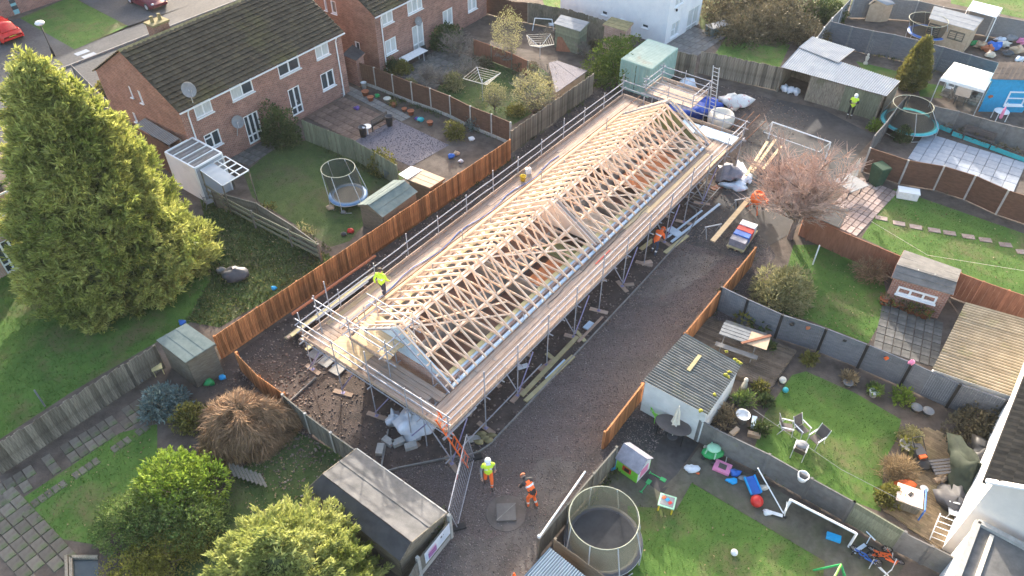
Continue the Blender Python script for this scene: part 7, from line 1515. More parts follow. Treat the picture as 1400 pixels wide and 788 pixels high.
MB().beam(u0.lerp(u1, .28) - UP * .12, u0.lerp(u1, .55) - UP * .12, .012, .22).build('warning_board', 'white_plastic', hp); 
for f in (.30, .52): MB().beam(u0.lerp(u1, f) - UP * .12, u0.lerp(u1, f + .05) - UP * .12, .02, .225).build('warning_stripe', 'red', hp)
for p in (b0, b1): MB().box((p.x, p.y, .01), (.65, .22, .1), .3).build('foot_block', 'rubber', hp)
cn_ = thing('traffic_cone', 'orange traffic cone at the entrance of the access road', 'cone', P(703, 797)); c = P(703, 797); MB().box((c.x, c.y, .009), (.38, .38, .035), .2).build('base', 'orange', cn_); MB().lathe(c + UP * .045, [(.15, 0), (.03, .65), (.02, .66)], 14).build('body', 'hivis_orange', cn_, smooth=True); MB().lathe(c + UP * .045, [(.118, .2), (.085, .38)], 14).build('band', 'reflect', cn_, smooth=True)
pp = mark(MB().tube(P(399, 430, .75), P(513, 350, .75), .07, 8).build('drain_pipe', 'terracotta', uv=False), 'long terracotta brown pipe resting on the timber stack beside the orange fence', 'pipe')
for k in range(9): plank(['long grey brown timber in the stack beside the orange fence'][0], S(.6 + random.uniform(-.3, .3), -10.3 + k * .2, .30 + .18 * (k % 3)), S(6.0 + random.uniform(-.4, .4), -10.3 + k * .2, .30 + .18 * (k % 3)), .17, .06, 'scaffold_board' if k % 2 else 'treated', 'stack_timber', 'timber stack beside the orange fence')
for u in (1.2, 5.2): mark(MB().box(tuple(S(u, -9.5, .005)), (.15, 1.9, .26), RZ).build('bearer', 'scaffold_board'), ['timber bearer under the near end of the timber stack', 'timber bearer under the far end of the timber stack'][u > 3], 'timber')
for i, (x, y) in enumerate(((432, 484), (447, 495), (462, 506))): c = P(x, y); mark(MB().box((c.x, c.y, .01 + .012 * i), (.55, .6, .05), math.radians(-33)).build('concrete_slab', 'concrete'), ['pale slab by the scaffold foot next to the rubble', 'pale slab between two others in front of the scaffold', 'pale slab below the middle of the near deck'][i], 'slab')
for i, (x, y) in enumerate(((545, 607), (520, 617), (531, 606), (562, 612))): c = P(x, y); mark(MB().box((c.x, c.y, .01), (.5, .28, .2), .5 + i).build('concrete_block', 'concrete'), ['grey block beside the pale sack', 'grey block near the felt roofed shed corner', 'grey block lying between two other blocks', 'grey block under the near scaffold corner'][i], 'block')
for i, (x, y) in enumerate(((655, 606), (662, 600), (668, 604), (672, 597), (658, 595))): c = P(x, y); lump('rubble_stone', ['pale rubble stone piled inside the kerb bend'][0], 'stone', c, (.22, .14, .1), 'ridge_tile', i, .3, 7, 5, 'pale stones inside the kerb bend')
# things on the garden deck: yellow tub, white can, blue hose
t = thing('site_bucket', 'yellow bucket on the garden side scaffold deck', 'bucket', P(715, 247, ZD)); c = P(715, 247, ZD + .005); MB().lathe(c, [(.13, 0), (.17, .3), (.18, .3), (.165, .28), (.13, .03)], 14).build('body', 'yellow', t, smooth=True)
t = thing('site_can', 'white jerry can on the garden side scaffold deck', 'can', P(722, 237, ZD)); c = P(722, 237, ZD + .005); MB().box((c.x, c.y, c.z), (.3, .18, .32), .4).build('body', 'white_plastic', t); MB().tube(c + UP * .32, c + UP * .38, .035, 8).build('cap', 'black', t, uv=False)
pts = [S(3 + i * .8, -7.35 + .12 * math.sin(i * 1.3), ZD + .03) for i in range(20)]; mark(MB().path(pts, .02, 5).build('hose', 'blue', uv=False), 'blue hose trailing along the garden side scaffold deck', 'hose')
pts = [S(8 + i * .7, -1.0 + .05 * math.sin(i * 1.9), ZD + .02) for i in range(14)]; mark(MB().path(pts, .012, 5).build('cable', 'black', uv=False), 'black cable lying along the roadside scaffold deck', 'cable')
mark(MB().beam(S(11.6, -.75, ZD + .02), S(12.9, -.75, ZD + .02), .05, .03).build('spirit_level', 'red'), 'red spirit level on the roadside scaffold deck', 'tool')
ladder('ladder', 'grey ladder frame lying on the soil under the far scaffold', P(946, 284, .1), P(975, 252, .1), .9, 'mid_grey')
# ------------------------------------------------------------------ garden clutter on the lower right
def q_(c, rz): R = Matrix.Rotation(rz, 3, 'Z'); return lambda x, y, z: c + R @ Vector((x, y, z))
t = thing('toy_playhouse', 'small plastic playhouse with lime walls and grey roof', 'playhouse', P(866, 660)); A0 = [P(845, 640), P(869, 663), P(884, 640), P(860, 622)]; q = q_(sum(A0, Vector()) / 4, math.radians(-42))
for s in (-1, 1): MB().hexa([q(-.5, s * .42, .0), q(.5, s * .42, .0), q(.5, s * .45, 0), q(-.5, s * .45, 0)], [q(-.5, s * .42, .75), q(.5, s * .42, .75), q(.5, s * .45, .75), q(-.5, s * .45, .75)]).build('side_wall', 'lime', t); MB().add([q(s * .5, -.42, 0), q(s * .5, .42, 0), q(s * .5, .42, .75), q(s * .5, 0, 1.15), q(s * .5, -.42, .75)], [(0, 1, 2, 3, 4)]).build('end_wall', 'white_plastic', t); MB().hexa([q(-.56, s * .5, .70), q(.56, s * .5, .70), q(.56, 0, 1.16), q(-.56, 0, 1.16)], [q(-.56, s * .5, .73), q(.56, s * .5, .73), q(.56, 0, 1.2), q(-.56, 0, 1.2)]).build('roof_slope', 'tarp_grey', t)
MB().beam(q(-.2, -.455, .42), q(.2, -.455, .42), .012, .3).build('window_panel', 'red', t); MB().beam(q(-.1, -.465, .42), q(.12, -.465, .42), .012, .2).build('window_opening', 'black', t); MB().beam(q(.51, -.25, .4), q(.51, .25, .4), .012, .45).build('door_panel', 'pink', t)
t = thing('craft_table', 'pale green plastic activity table on the mossy path', 'table', P(910, 694)); q = q_(P(910, 694), math.radians(-20)); MB().box(tuple(q(0, 0, .40)), (.62, .55, .05), math.radians(-20)).build('top', 'pale_green', t); MB().box(tuple(q(0, 0, .452)), (.5, .43, .01), math.radians(-20)).build('tray', 'mid_grey', t)
for x, y, m in ((-.15, .1, 'orange'), (.12, -.05, 'red'), (0, .05, 'bright_blue')): MB().box(tuple(q(x, y, .464)), (.14, .1, .012), .5).build('tray_picture', m, t)
for x in (-.25, .25):
    for y in (-.22, .22): MB().tube(q(x, y, 0), q(x, y, .4), .035, 8).build('leg', 'yellow', t, uv=False)
def spade(label, c, rz, m, m2=None): t = thing('toy_spade', label, 'toy', c); q = q_(c, rz); MB().beam(q(-.3, 0, .03), q(.15, 0, .03), .035, .035).build('shaft', m, t); MB().beam(q(.15, 0, .03), q(.38, 0, .035), .17, .02).build('blade', m2 or m, t); MB().beam(q(-.31, -.07, .03), q(-.31, .07, .03), .03, .03).build('grip', m, t)
spade('green toy spade beside the playhouse door', P(898, 652), -.6, 'green'); spade('green toy spade between playhouse and activity table', P(882, 666), .9, 'green'); spade('yellow and white toy spade by the pink tray', P(993, 628), 1.2, 'cream', 'yellow')
mark(MB().box(tuple(P(843, 634, .02)), (.75, .4, .03), .5).build('play_mat', 'bright_blue'), 'blue mat beside the lime playhouse', 'mat')
t = thing('toy_car', 'green plastic ride-in toy car by the grey board fence', 'toy', P(973, 626)); q = q_(P(973, 624), .9); MB().blob(tuple(q(0, 0, .22)), (.48, .28, .2), 1, .05).build('body', 'green', t, smooth=True); MB().blob(tuple(q(-.05, 0, .62)), (.3, .24, .08), 1, .02).build('roof', 'pale_green', t, smooth=True)
for x in (-.28, .2):
    for y in (-.2, .2): MB().tube(q(x, y, .3), q(x * .8, y * .9, .6), .03, 6).build('roof_pillar', 'pale_green', t, uv=False); MB().tube(q(x * 1.1, y - .04 * (1 if y > 0 else -1), .1), q(x * 1.1, y * 1.35, .1), .1, 12).build('wheel', 'black', t, uv=False)
t = thing('sand_tray', 'pink plastic sand tray by the grey board fence', 'toy', P(987, 640)); q = q_(P(987, 641), -.5); MB().box(tuple(q(0, 0, .01)), (.66, .5, .14), -.5).build('tray', 'pink', t); MB().box(tuple(q(0, 0, .152)), (.3, .24, .02), -.5).build('hollow', 'chair_brown', t)
for i, (x, y, s, m, lb) in enumerate(((1000, 659, .22, 'bright_blue', 'small bright blue toy on the path'), (1005, 648, .25, 'blue', 'blue toy block beside the pink tray'), (1015, 655, .18, 'mid_grey', 'grey toy piece near the blue slide'), (945, 643, .3, 'tarp_white', 'crumpled white bag on the path'), (1043, 668, .2, 'cream', 'pale toy near the red ball'), (966, 612, .14, 'cream', 'small white stone ball by the fence'), (954, 648, .07, 'orange', 'tiny orange ball on the path'), (1049, 702, .2, 'white_plastic', 'white toy beside the goal'))): lump('toy_piece', lb, 'toy', P(x, y), (s, s * .6, s * .45), m, i, .25)
t = thing('toy_slide', 'bright blue plastic toy slide lying by the fence', 'toy', P(1029, 666)); a, b = P(1024, 652, .25), P(1034, 676, .1); MB().beam(a, b, .42, .05).build('chute', 'blue', t); X_ = (b - a).cross(UP).normalized() * .21
for s in (-1, 1): MB().beam(a + X_ * s + UP * .05, b + X_ * s + UP * .05, .04, .12).build('side_rail', 'bright_blue', t)
def ball(label, c, r, m): mark(MB().lathe(c, [(.01, 0)] + [(r * math.sin(math.pi * k / 10), r - r * math.cos(math.pi * k / 10)) for k in range(1, 10)] + [(.01, 2 * r)], 16).build('ball', m, smooth=True), label, 'ball')
ball('red rubber ball on the concrete path', P(1033, 690), .24, 'red'); ball('white football on the lower lawn', P(1003, 758), .13, 'white_plastic')
t = thing('football_goal', 'white football goal with grey net against the board fence', 'goal', P(1118, 735)); a, b = P(1072, 702), P(1160, 748); hN = azv(40) * .7
MB().path([a, a + UP * .95, b + UP * .95, b], .045, 8).build('front_frame', 'upvc', t, uv=False); MB().path([a, a + hN, b + hN, b], .025, 6).build('ground_frame', 'upvc', t, uv=False)
for p in (a, b): MB().tube(p + UP * .95, p + hN, .02, 6).build('side_brace', 'upvc', t, uv=False)
MB().add([a + UP * .95, b + UP * .95, b + hN, a + hN], [(0, 1, 2, 3)]).build('net', 'net', t)
mark(MB().box(tuple(P(1139, 736, .02)), (.5, .26, .12), -.4).build('toy_box', 'bright_blue'), 'bright cyan toy tray in front of the goal', 'toy')
def wheel3(par, c, ax, R, m='rubber', name='wheel'):
    q = ax.to_track_quat('Z', 'Y').to_matrix(); o = MB().torus(c, R, .025, 20, 6, tilt=q).build(name, m, par, smooth=True); mb = MB()
    for k in range(4): d = q @ Vector((math.cos(k * math.pi / 4), math.sin(k * math.pi / 4), 0)); mb.tube(c - d * R, c + d * R, .006, 4)
    mb.build('spokes', 'silver', o, uv=False)
def bike(label, c, d, m, lay=1.1, s=1.0):
    t = thing('bicycle', label, 'bicycle', c); d = d.normalized(); n = Vector((d.y, -d.x, 0)); u = UP * math.cos(lay) + n * math.sin(lay); ax = d.cross(u); q = lambda x, y: c + d * x * s + u * y * s + UP * .05
    for x in (-.42, .42): wheel3(t, q(x, .22), ax, .21 * s)
    for a, b in (((-.42, .22), (-.1, .5)), ((-.1, .5), (.3, .52)), ((-.42, .22), (0, .2)), ((0, .2), (.3, .52)), ((0, .2), (-.12, .6)), ((.42, .22), (.27, .68))): MB().tube(q(*a), q(*b), .028 * s, 6).build('frame_tube', m, t, uv=False)
    MB().tube(q(.27, .68) - ax * .24 * s, q(.27, .68) + ax * .24 * s, .018, 6).build('handlebar', 'silver', t, uv=False); MB().blob(tuple(q(-.13, .63)), (.12, .07, .04), 1, 0).build('saddle', 'black', t, smooth=True)
bike('orange child bicycle lying against the mossy fence', P(1210, 757), azv(120), 'orange', 1.0, 1.0); bike('small orange bicycle lying below the mossy fence', P(1197, 752), azv(70), 'orange', 1.2, .8); bike('blue child bicycle lying in front of the mossy fence', P(1184, 756), azv(125), 'blue', 1.1, .9); bike('white child bicycle standing at the end of the concrete path', P(1205, 782), azv(150), 'white_plastic', .5, .9)
def scooter(label, c, d, m): 
    t = thing('scooter', label, 'scooter', c); d = d.normalized(); n = Vector((d.y, -d.x, 0)); MB().beam(c - d * .3 + UP * .1, c + d * .3 + UP * .1, .13, .03).build('footboard', m, t); h = c + d * .28 + UP * .75; MB().tube(c + d * .36 + UP * .1, h, .02, 6).build('steering_tube', m, t, uv=False); MB().tube(h - n * .2, h + n * .2, .02, 6).build('handlebar', m, t, uv=False)
    for x in (-.34, .38): MB().tube(c + d * x + n * .02 + UP * .07, c + d * x - n * .02 + UP * .07, .07, 12).build('wheel', 'rubber', t, uv=False)
scooter('white scooter lying beside the football goal', P(1058, 704), azv(110), 'white_plastic'); scooter('pale blue scooter beside the fallen bicycles', P(1174, 752), azv(60), 'insulation')
t = thing('swing_frame', 'green and white tubular swing frame on the lower lawn edge', 'swing', P(1135, 800)); ap_ = P(1150, 772, 1.0)
for i, (x, y) in enumerate(((1112, 780), (1157, 800), (1128, 812), (1164, 812))): MB().tube(P(x, y), ap_, .035, 6).build('leg', 'green' if i != 2 else 'upvc', t, uv=False)
MB().tube(ap_, P(1120, 830, 1.0), .035, 6).build('top_bar', 'lime', t, uv=False)
mark(MB().tube(P(1036, 640, 1.3), P(1071, 702, .1), .025, 6).build('prop_pole', 'upvc', uv=False), 'thin white pole leaning on the board fence beside the goal', 'pole')
c = P(1096, 656, 1.05); mark(MB().lathe(c + UP * .0, [(.12, 0), (.2, .3), (.22, .3), (.16, .02)], 12).build('hanging_basin', 'white_plastic', smooth=True), 'white basin hung on top of the board fence', 'basin')
# patio by the white house
t = thing('lawn_mower', 'black lawn mower with orange cover on the block paving', 'mower', P(1258, 636)); q = q_(P(1258, 636), math.radians(100)); MB().blob(tuple(q(-.1, 0, .2)), (.35, .3, .18), 2, .08).build('deck', 'black', t, smooth=True); MB().box(tuple(q(.42, 0, .15)), (.5, .42, .35), math.radians(100)).build('grass_box', 'dark_grey', t); MB().box(tuple(q(.16, 0, .38)), (.26, .3, .1), math.radians(100)).build('motor_cover', 'orange', t); MB().path([q(.0, -.22, .3), q(.75, -.22, .85), q(.75, .22, .85), q(0, .22, .3)], .018, 6).build('handle', 'black', t, uv=False)
for x in (-.35, .2):
    for y in (-.3, .3): MB().tube(q(x, y - .03, .1), q(x, y + .03, .1), .1, 12).build('wheel', 'rubber', t, uv=False)
t = thing('trolley', 'garden trolley with pink top and blue frame on the block paving', 'trolley', P(1236, 694)); q = q_(P(1236, 690), math.radians(-25)); MB().box(tuple(q(0, 0, .12)), (.85, .75, .48), math.radians(-25)).build('body', 'fence_old2', t); MB().box(tuple(q(0, 0, .605)), (.92, .82, .04), math.radians(-25)).build('lid', 'spandrel', t); MB().box(tuple(q(.02, .05, .647)), (.2, .12, .03), .6).build('latch', 'black', t); MB().path([q(.52, -.5, .05), q(.52, -.5, .7), q(.52, .5, .7), q(.52, .5, .05)], .035, 6).build('frame', 'blue', t, uv=False)
c = P(1234, 668); lump('hose_reel', 'red orange hose reel behind the pink topped trolley', 'hose', c, (.38, .24, .25), 'orange', 4, .2)
lump('tarpaulin_heap', 'dark green tarpaulin heaped against the white house wall', 'tarpaulin', P(1318, 658), (.75, 1.35, .65), 'tarp_green', 5, .35, 18, 10); lump('tarpaulin_heap', 'black sheeting spread below the green tarpaulin', 'tarpaulin', P(1303, 690), (.6, .8, .3), 'dark_grey', 6, .35, 14, 8); lump('tarpaulin_heap', 'black cover at the top of the tarpaulin heap', 'tarpaulin', P(1336, 630), (.7, .7, .45), 'black', 9, .35, 14, 8)
t = thing('pallet', 'dark slatted pallet leaning on the tarpaulin heap', 'pallet', P(1292, 645)); a, b = P(1278, 648, .35), P(1316, 644, .5)
for k in range(5): MB().beam(a + Vector((0, .14 * k, .0)), b + Vector((0, .14 * k, .0)), .1, .025).build('slat', 'dark_grey', t)
for f in (.1, .9): MB().beam(a.lerp(b, f) + UP * -.05, a.lerp(b, f) + Vector((0, .6, -.05)), .06, .06).build('bearer', 'dark_grey', t)
for i, (x, y) in enumerate(((1280, 655), (1284, 660), (1276, 660))): c = P(x, y); o = MB().tube(c + UP * .1, c + Vector((.3, .15, .1)), .1, 10).build('log', 'shed_tan', uv=False); mark(o, 'cut log lying below the slatted pallet', 'log', 'cut logs on the patio')
ladder('ladder', 'white step ladder propped against the white house corner', P(1281, 742, .02), P(1296, 706, .9), .5, 'upvc', rungs=5)
c = P(1263, 669); mark(MB().lathe(c, [(.16, .045), (.15, .06), (.01, .062)], 12).build('plate', 'white_plastic'), 'white plate lying on the block paving', 'plate')
for i, (x, y) in enumerate(((1246, 740), (1262, 745), (1275, 752), (1290, 760))): pot(['small clay pot on the low mossy fence ledge beside the slatted panel', 'pale pot on the low mossy fence ledge', 'terracotta pot on the low fence near the house corner', 'cream pot at the house corner ledge'][i], P(x, y + 8, .02), .12, .2, ['cream', 'terracotta', 'white_plastic', 'terracotta'][i], 'hedge_brown' if i % 2 == 0 else None)
for i, (x, y, lb) in enumerate(((1084, 441, 'small dark bird box on the blue grey fence near the deck'), (1106, 446, 'terracotta wall planter on the blue grey fence'), (1157, 463, 'dark lantern on the blue grey fence'), (1213, 487, 'red butterfly ornament on the blue grey fence'), (1283, 514, 'dark lantern on the blue grey fence beside the garage'))):
    c = P(x, y, 1.3) + Vector((-.05, -.08, 0)); mark(MB().blob((c.x, c.y, 1.25), (.11, .06, .1), i, .2).build('fence_ornament', ['black', 'terracotta', 'black', 'orange', 'black'][i], smooth=True), lb, 'ornament')
c = P(1246, 497, 1.5); lump('fence_ornament', 'bright pink flower ornament on the blue grey fence post', 'ornament', Vector((c.x, c.y, 1.45)), (.14, .1, .13), 'pink', 2, .3)
t = thing('dog_statue', 'cream stone dog statue beside the white garage', 'statue', P(1017, 533)); c = P(1017, 530); MB().lathe(c, [(.14, 0), (.13, .12), (.10, .3), (.07, .38), (.10, .48), (.07, .58), (.01, .62)], 10).build('body', 'cream', t, smooth=True)
mark(MB().box(tuple(P(1030, 580, .05)), (.2, .55, .2), -.3).build('striped_tub', 'insulation'), 'pale blue tub lying beside the border plants', 'tub'); ball('cream stone ball at the deck corner', P(1069, 523), .16, 'cream'); ball('turquoise ball on the middle lawn edge', P(1073, 536), .13, 'turquoise')
for i, (x, y) in enumerate(((1003, 593), (1030, 597))): c = P(x, y); mark(MB().box((c.x, c.y, .01), (.5, .18, .2), .7 - i).build('timber_block', 'shed_tan'), ['tan timber offcut behind the board fence', 'tan timber post end by the border plants'][i], 'timber')
mark(MB().path([P(1030, 560, 1.6), P(1150, 642, 1.5), P(1272, 705, 1.7)], .007, 4).build('washing_line', 'mid_grey', uv=False), 'pale washing line strung across the middle lawn', 'line'); mark(MB().path([P(1190, 302, 1.5), P(1268, 349, 1.4), P(1410, 372, 1.6)], .007, 4).build('washing_line', 'cream', uv=False), 'cream washing line strung over the stepping stone lawn', 'line')
for i, (a, b, lb, m) in enumerate((((1111, 362), (1121, 332), 'thin white post on the lawn behind the golden bush', 'upvc'), ((62, 556), (43, 533), 'grey line post on the lower left lawn', 'mid_grey'))): o = MB().tube(P(*a), P(*a) + UP * (1.3 if i == 0 else 1.1), .035, 6).build('line_post', m, uv=False); mark(o, lb, 'post')
# back gardens on the left
lump('rock', 'large dark boulder in the weedy plot', 'rock', P(322, 380), (.65, .5, .32), 'dark_grey', 3, .25); lump('rock', 'smaller pale rock beside the dark boulder', 'rock', P(303, 372), (.25, .2, .15), 'kerb', 4, .25)
for i, (x, y, m, lb) in enumerate(((488, 150, 'purple', 'purple bag on the paved terrace'), (516, 133, 'green', 'green folded plastic furniture in the gravel border'), (575, 166, 'turquoise', 'turquoise box in the gravel border'), (570, 164, 'purple', 'purple pot beside the turquoise box'), (470, 322, 'dark_grey', 'dark tyre shaped tub beside the orange fence'), (480, 318, 'red', 'red tub beside the orange fence'), (500, 224, 'tarp_white', 'white crate behind the small trampoline'), (617, 216, 'blue', 'blue tub by the orange fence'), (624, 212, 'shed_tan', 'tan crate by the orange fence'), (630, 222, 'tarp_white', 'white sheet heap by the orange fence'), (645, 192, 'white_plastic', 'white chair frame against the brown panel fence'), (287, 526, 'green', 'green watering can below the pent shed'), (305, 518, 'bright_blue', 'blue tray by the orange fence corner'), (191, 522, 'mid_grey', 'grey bowl beside the blue spruce'), (250, 443, 'blue', 'blue sack behind the pent shed'), (375, 396, 'bright_blue', 'blue bag at the foot of the weedy plot'), (452, 286, 'shed_tan', 'tan stone beside the small trampoline'), (470, 292, 'mid_grey', 'grey stones under the small trampoline'))):
    s = random.uniform(.14, .23); lump('garden_item', lb, 'garden item', P(x, y), (s, s * .75, s * .7), m, i, .25)
c = P(218, 510); t = thing('wooden_chair', 'yellow wooden chair beside the old boarded fence', 'chair', c); q = q_(c, .5); MB().box(tuple(q(0, 0, .4)), (.45, .45, .04), .5).build('seat', 'wall_plate', t); MB().beam(q(0, .22, .42), q(0, .26, .95), .45, .03, up=Vector((0, 1, 0))).build('backrest', 'wall_plate', t); legs4(t, c, .18, .18, .4, .5, 'wall_plate', .02)
t = thing('garden_swing', 'white swing seat frame beside the dark green shed', 'swing', P(735, 42)); a, b = P(728, 42), P(757, 42); MB().path([a, a.lerp(b, .1) + UP * 1.0, b.lerp(a, .1) + UP * .9, b], .04, 6).build('frame', 'upvc', t, uv=False); MB().beam(a.lerp(b, .75) + UP * .5, b + UP * .5, .5, .05).build('seat', 'white_plastic', t)
t = thing('garden_bench', 'dark wooden bench at the edge of the slate chip bed', 'bench', P(520, 175)); a, b = P(510, 181), P(530, 169)
for k in range(3): MB().beam(a + UP * (.55 + .14 * k), b + UP * (.55 + .14 * k), .03, .11).build('back_slat', 'chair_brown', t); MB().beam(a + azv(210) * .12 * k + UP * .43, b + azv(210) * .12 * k + UP * .43, .1, .03).build('seat_slat', 'chair_brown', t)
for p in (a, b): MB().beam(p, p + UP * .9, .08, .08).build('leg', 'chair_brown', t)
for i, (x, y) in enumerate(((497, 187), (533, 172))): pot(['tall dark planter at the low end of the bench', 'tall dark planter at the high end of the bench'][i], P(x, y), .25, .7, 'dark_grey')
t = thing('side_table', 'white topped round table beside the tall dark planter', 'table', P(502, 186)); c = P(503, 184); MB().lathe(c, [(.05, 0), (.05, .55), (.3, .56), (.3, .6)], 14).build('top', 'white_plastic', t)
ladder('ladder', 'grey ladder folded against the first house wall by the downpipe', P(466, 132, .02), P(463, 100, 1.6), .4, 'silver')
t = thing('garden_box', 'low pale green garden box behind the white house terrace', 'box', P(981, 44)); c = P(981, 45); MB().box((c.x, c.y, .01), (1.9, .8, .6), .5).build('body', 'felt_green', t); MB().box((c.x, c.y, .612), (2.0, .9, .07), .5).build('lid', 'felt_blue', t)
sheet('pond', PZ([(98, 830), (96, 762), (134, 762), (136, 830)]), .012, 'pond'); fx2 = thing('pond_edging', 'timber edging round the small dark pond', 'edging', P(97, 790))
for a, b in (((97, 762), (134, 762)), ((97, 762), (99, 830)), ((91, 760), (93, 830))): MB().beam(P(*a, .08), P(*b, .08), .1, .14).build('edge_board', 'fence_old', fx2)
lp = thing('slatted_platform', 'low slatted timber platform beside the drooping brown bush', 'platform', P(325, 640))
for k in range(8): MB().beam(P(312 + k * 6, 632 + k * 2.2, .25), P(322 + k * 6, 652 + k * 2.0, .25), .1, .03).build('slat', 'fence_old2', lp)
# ------------------------------------------------------------------ people
BONES = [('pelvis', 'spine'), ('spine', 'chest'), ('chest', 'neck'), ('neck', 'head'), ('head', 'crown'), ('chest', 'sl'), ('sl', 'el'), ('el', 'wl'), ('wl', 'hl'), ('chest', 'sr'), ('sr', 'er'), ('er', 'wr'), ('wr', 'hr'),
         ('pelvis', 'pl'), ('pl', 'kl'), ('kl', 'al'), ('al', 'tl'), ('pelvis', 'pr'), ('pr', 'kr'), ('kr', 'ar'), ('ar', 'tr')]
RADII = dict(pelvis=(.155, .12), spine=(.145, .11), chest=(.165, .12), neck=(.065, .065), head=(.085, .095), crown=(.075, .085), sl=(.075, .08), sr=(.075, .08), el=(.052, .052), er=(.052, .052), wl=(.036, .036), wr=(.036, .036), hl=(.034, .02), hr=(.034, .02), pl=(.095, .10), pr=(.095, .10), kl=(.068, .07), kr=(.068, .07), al=(.048, .05), ar=(.048, .05), tl=(.045, .035), tr=(.045, .035))
STAND = dict(pelvis=(0, 0, .94), spine=(0, .01, 1.12), chest=(0, 0, 1.34), neck=(0, .0, 1.50), head=(0, .02, 1.60), crown=(0, .03, 1.72), sl=(-.19, 0, 1.42), el=(-.26, -.03, 1.16), wl=(-.27, .08, .93), hl=(-.26, .12, .84), sr=(.19, 0, 1.42), er=(.26, -.05, 1.16), wr=(.28, .05, .93), hr=(.27, .09, .84),
             pl=(-.10, 0, .88), kl=(-.11, .06, .49), al=(-.11, -.04, .09), tl=(-.12, .14, .04), pr=(.10, 0, .88), kr=(.11, .0, .49), ar=(.11, -.06, .09), tr=(.12, .12, .04))
def person(label, loc, rz, pose, clothes, helmet=None, vest=None, hair='hair', bib=False):
    """one continuous skinned body in the pose; clothes: torso, arms, legs, boots"""
    J = dict(STAND); J.update(pose); names = list(J); me = bpy.data.meshes.new('skeleton'); me.from_pydata([J[n] for n in names], [(names.index(a), names.index(b)) for a, b in BONES], [])
    tmp = bpy.data.objects.new('skeleton', me); col.objects.link(tmp); tmp.modifiers.new('skin', 'SKIN').use_smooth_shade = True; ss = tmp.modifiers.new('sub', 'SUBSURF'); ss.levels = 2; ss.render_levels = 2
    for i, n in enumerate(names): v = me.skin_vertices[0].data[i]; v.radius = RADII[n]; v.use_root = n == 'pelvis'
    dg = bpy.context.evaluated_depsgraph_get(); dg.update(); body = bpy.data.meshes.new_from_object(tmp.evaluated_get(dg)); bpy.data.objects.remove(tmp)
    vs = [v.co.copy() for v in body.vertices]; fs = [tuple(p.vertices) for p in body.polygons]; mi = []
    mats = [clothes[0], clothes[1], clothes[2], clothes[3], 'skin', vest or clothes[0], 'reflect']
    segs = [(a, b, Vector(J[a]), Vector(J[b])) for a, b in BONES]
    for p in body.polygons:
        c = p.center; best = None
        for a, b, A, B in segs:
            d = B - A; f = max(0, min(1, (c - A).dot(d) / d.length_squared)); r = (A + d * f - c).length / (.5 * (RADII[a][0] + RADII[b][0]))
            if best is None or r < best[0]: best = (r, a, b, f)
        r, a, b, f = best
        if a in ('wl', 'wr') or a == 'head' or (a == 'neck' and f > .3): k = 4
        elif a in ('al', 'ar'): k = 3
        elif a in ('pl', 'pr', 'kl', 'kr') or (a == 'pelvis' and b in ('pl', 'pr')): k = 2 if not (a in ('kl', 'kr') and .45 < f < .6 and vest) else 6
        elif a in ('sl', 'sr', 'el', 'er'): k = 1
        else: k = 5 if vest and (not bib or (a == 'spine')) else 0
        if k == 5 and a == 'spine' and .3 < f < .6: k = 6
        mi.append(k)
    mb = MB(); mb.add(vs, fs); mb.m = mi
    for s, w, h in (('l', 'wl', 'hl'), ('r', 'wr', 'hr')):                # five fingers each, unequal, slightly curled
        A, B = Vector(J[w]), Vector(J[h]); d = (B - A).normalized(); x = d.cross(Vector((0, 1, 0))).normalized(); y = x.cross(d); sg = -1 if s == 'l' else 1
        for i, (o, ln) in enumerate(((-.026, .062), (-.009, .075), (.009, .07), (.025, .055))): p = B + x * o + d * .01; m1 = p + d * ln * .6; mb.tube(p, m1, .009, 5, .0085, 4); mb.tube(m1, m1 + (d + y * .6).normalized() * ln * .5, .0085, 5, .006, 4)
        p = A.lerp(B, .5) + x * sg * .03; m1 = p + (d + x * sg * .9).normalized() * .04; mb.tube(p, m1, .011, 5, .009, 4); mb.tube(m1, m1 + d * .03, .009, 5, .007, 4)
    t = thing('person', label, 'person', (0, 0, 0)); mb.build('body', mats, t, smooth=True, uv=False)
    H, C_ = Vector(J['head']), Vector(J['crown']); u = (C_ - H).normalized(); fw = (Vector((0, 1, 0)) - u * u.y).normalized(); sd = fw.cross(u); c = H.lerp(C_, .42)
    for s in (-1, 1): MB().blob(tuple(c + fw * .098 + sd * s * .034 + u * .005), (.012, .012, .010), 1, 0, 6, 5).build('eye', 'black', t, smooth=True); MB().blob(tuple(c + sd * s * .092), (.012, .02, .03), 1, 0, 6, 5).build('ear', 'skin', t, smooth=True)
    MB().add([tuple(c + fw * .10 + u * .01), tuple(c + fw * .095 - u * .045 + sd * .018), tuple(c + fw * .095 - u * .045 - sd * .018), tuple(c + fw * .125 - u * .035)], [(0, 3, 1), (0, 2, 3), (1, 3, 2)]).build('nose', 'skin', t); MB().beam(c + fw * .094 - u * .065 - sd * .025, c + fw * .094 - u * .065 + sd * .025, .012, .008).build('mouth', 'terracotta', t)
    qm = u.to_track_quat('Z', 'Y').to_matrix(); prof = [(.125, 0), (.128, .03), (.118, .08), (.085, .125), (.03, .145), (.005, .147)]; n = 16; vs = []; base = C_ - u * .045 - fw * .005
    for r, z in prof: vs += [base + qm @ Vector((r * (1 if helmet else .88) * math.cos(6.2832 * i / n), r * (1.1 if helmet else .95) * math.sin(6.2832 * i / n), z * (1 if helmet else .7))) for i in range(n)]
    o = MB().add(vs, [(k * n + i, k * n + (i + 1) % n, (k + 1) * n + (i + 1) % n, (k + 1) * n + i) for k in range(5) for i in range(n)]).build('helmet' if helmet else 'hair', helmet or hair, t, smooth=True)
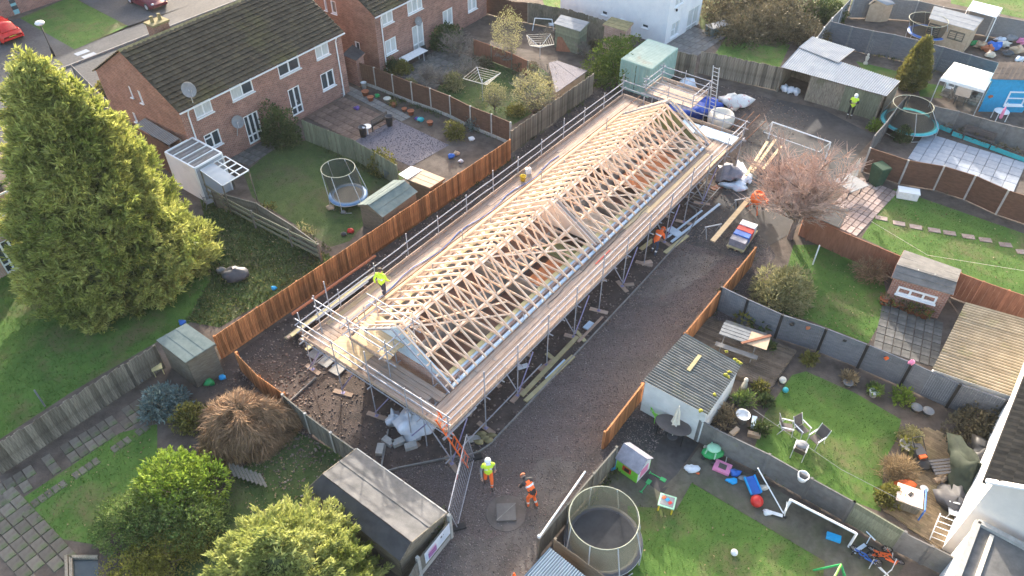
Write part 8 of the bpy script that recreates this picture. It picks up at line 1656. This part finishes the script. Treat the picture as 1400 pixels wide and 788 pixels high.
    if helmet: MB().beam(base + fw * .10 + u * .01, base + fw * .18 + u * .0, .17, .012, up=u).build('peak', helmet, o)
    t.location = loc; t.rotation_euler = (0, 0, -math.radians(rz)); BASE[t.name] = Vector(loc); return t
walk = dict(kl=(-.11, .20, .52), al=(-.11, .16, .12), tl=(-.12, .36, .06), kr=(.11, -.02, .48), ar=(.11, -.26, .11), tr=(.12, -.08, .03), el=(-.28, -.12, 1.18), wl=(-.28, -.08, .94), hl=(-.27, -.05, .85), er=(.28, .02, 1.16), wr=(.28, .20, .98), hr=(.27, .27, .92))
bend = dict(spine=(0, .13, 1.08), chest=(0, .34, 1.20), neck=(0, .50, 1.25), head=(0, .58, 1.26), crown=(0, .69, 1.29), sl=(-.19, .40, 1.23), sr=(.19, .40, 1.23), el=(-.24, .46, .96), er=(.24, .46, .96), wl=(-.16, .62, .78), wr=(.16, .62, .78), hl=(-.13, .68, .70), hr=(.13, .68, .70), kl=(-.12, .16, .50), kr=(.12, .10, .49), al=(-.14, .06, .09), tl=(-.15, .26, .04), ar=(.14, -.12, .09), tr=(.15, .08, .04))
phone = dict(el=(-.26, .04, 1.16), wl=(-.12, .26, 1.22), hl=(-.06, .31, 1.27), er=(.26, .04, 1.16), wr=(.12, .26, 1.20), hr=(.07, .31, 1.26), head=(0, .05, 1.59), crown=(0, .09, 1.70))
person('worker in yellow vest, orange trousers and white helmet walking on the access road', P(668, 664, .012), 170, walk, ('mid_grey', 'mid_grey', 'hivis_orange', 'boot'), 'helmet', 'hivis_yellow')
person('worker in black and orange clothing bending over on the access road', P(728, 693, .012), -35, bend, ('black', 'black', 'hivis_orange', 'boot'), None, 'hivis_orange', 'terracotta', True)
person('worker in bright orange jacket bending beside the scaffold', P(893, 348, .012), 40, bend, ('hivis_orange', 'hivis_orange', 'jeans', 'boot'), 'orange', 'hivis_orange')
person('worker in yellow jacket and dark trousers walking on the scaffold deck', P(525, 408, ZD + .008), 20, walk, ('hivis_yellow', 'hivis_yellow', 'navy', 'boot'), None, 'hivis_yellow')
person('person in black with yellow vest and white helmet by the metal roofed store', P(1160, 162, .014), 200, phone, ('black', 'black', 'black', 'boot'), 'white_plastic', 'hivis_yellow')
# ------------------------------------------------------------------ the air
hz = MB(); hz.box((0, 65, -1.0), (204, 194, 28.0), 0); hm = bpy.data.materials.new('haze_air'); hm.use_nodes = True; hm.node_tree.nodes.clear()
_ho = hm.node_tree.nodes.new('ShaderNodeOutputMaterial'); _hv = hm.node_tree.nodes.new('ShaderNodeVolumePrincipled'); _hv.inputs['Color'].default_value = (.86, .90, .95, 1); _hv.inputs['Density'].default_value = .00022; hm.node_tree.links.new(_hv.outputs[0], _ho.inputs['Volume']); MATS['haze_air'] = hm
mark(hz.build('haze', 'haze_air', uv=False), 'thin pale winter haze in the air', 'haze', kind='stuff')
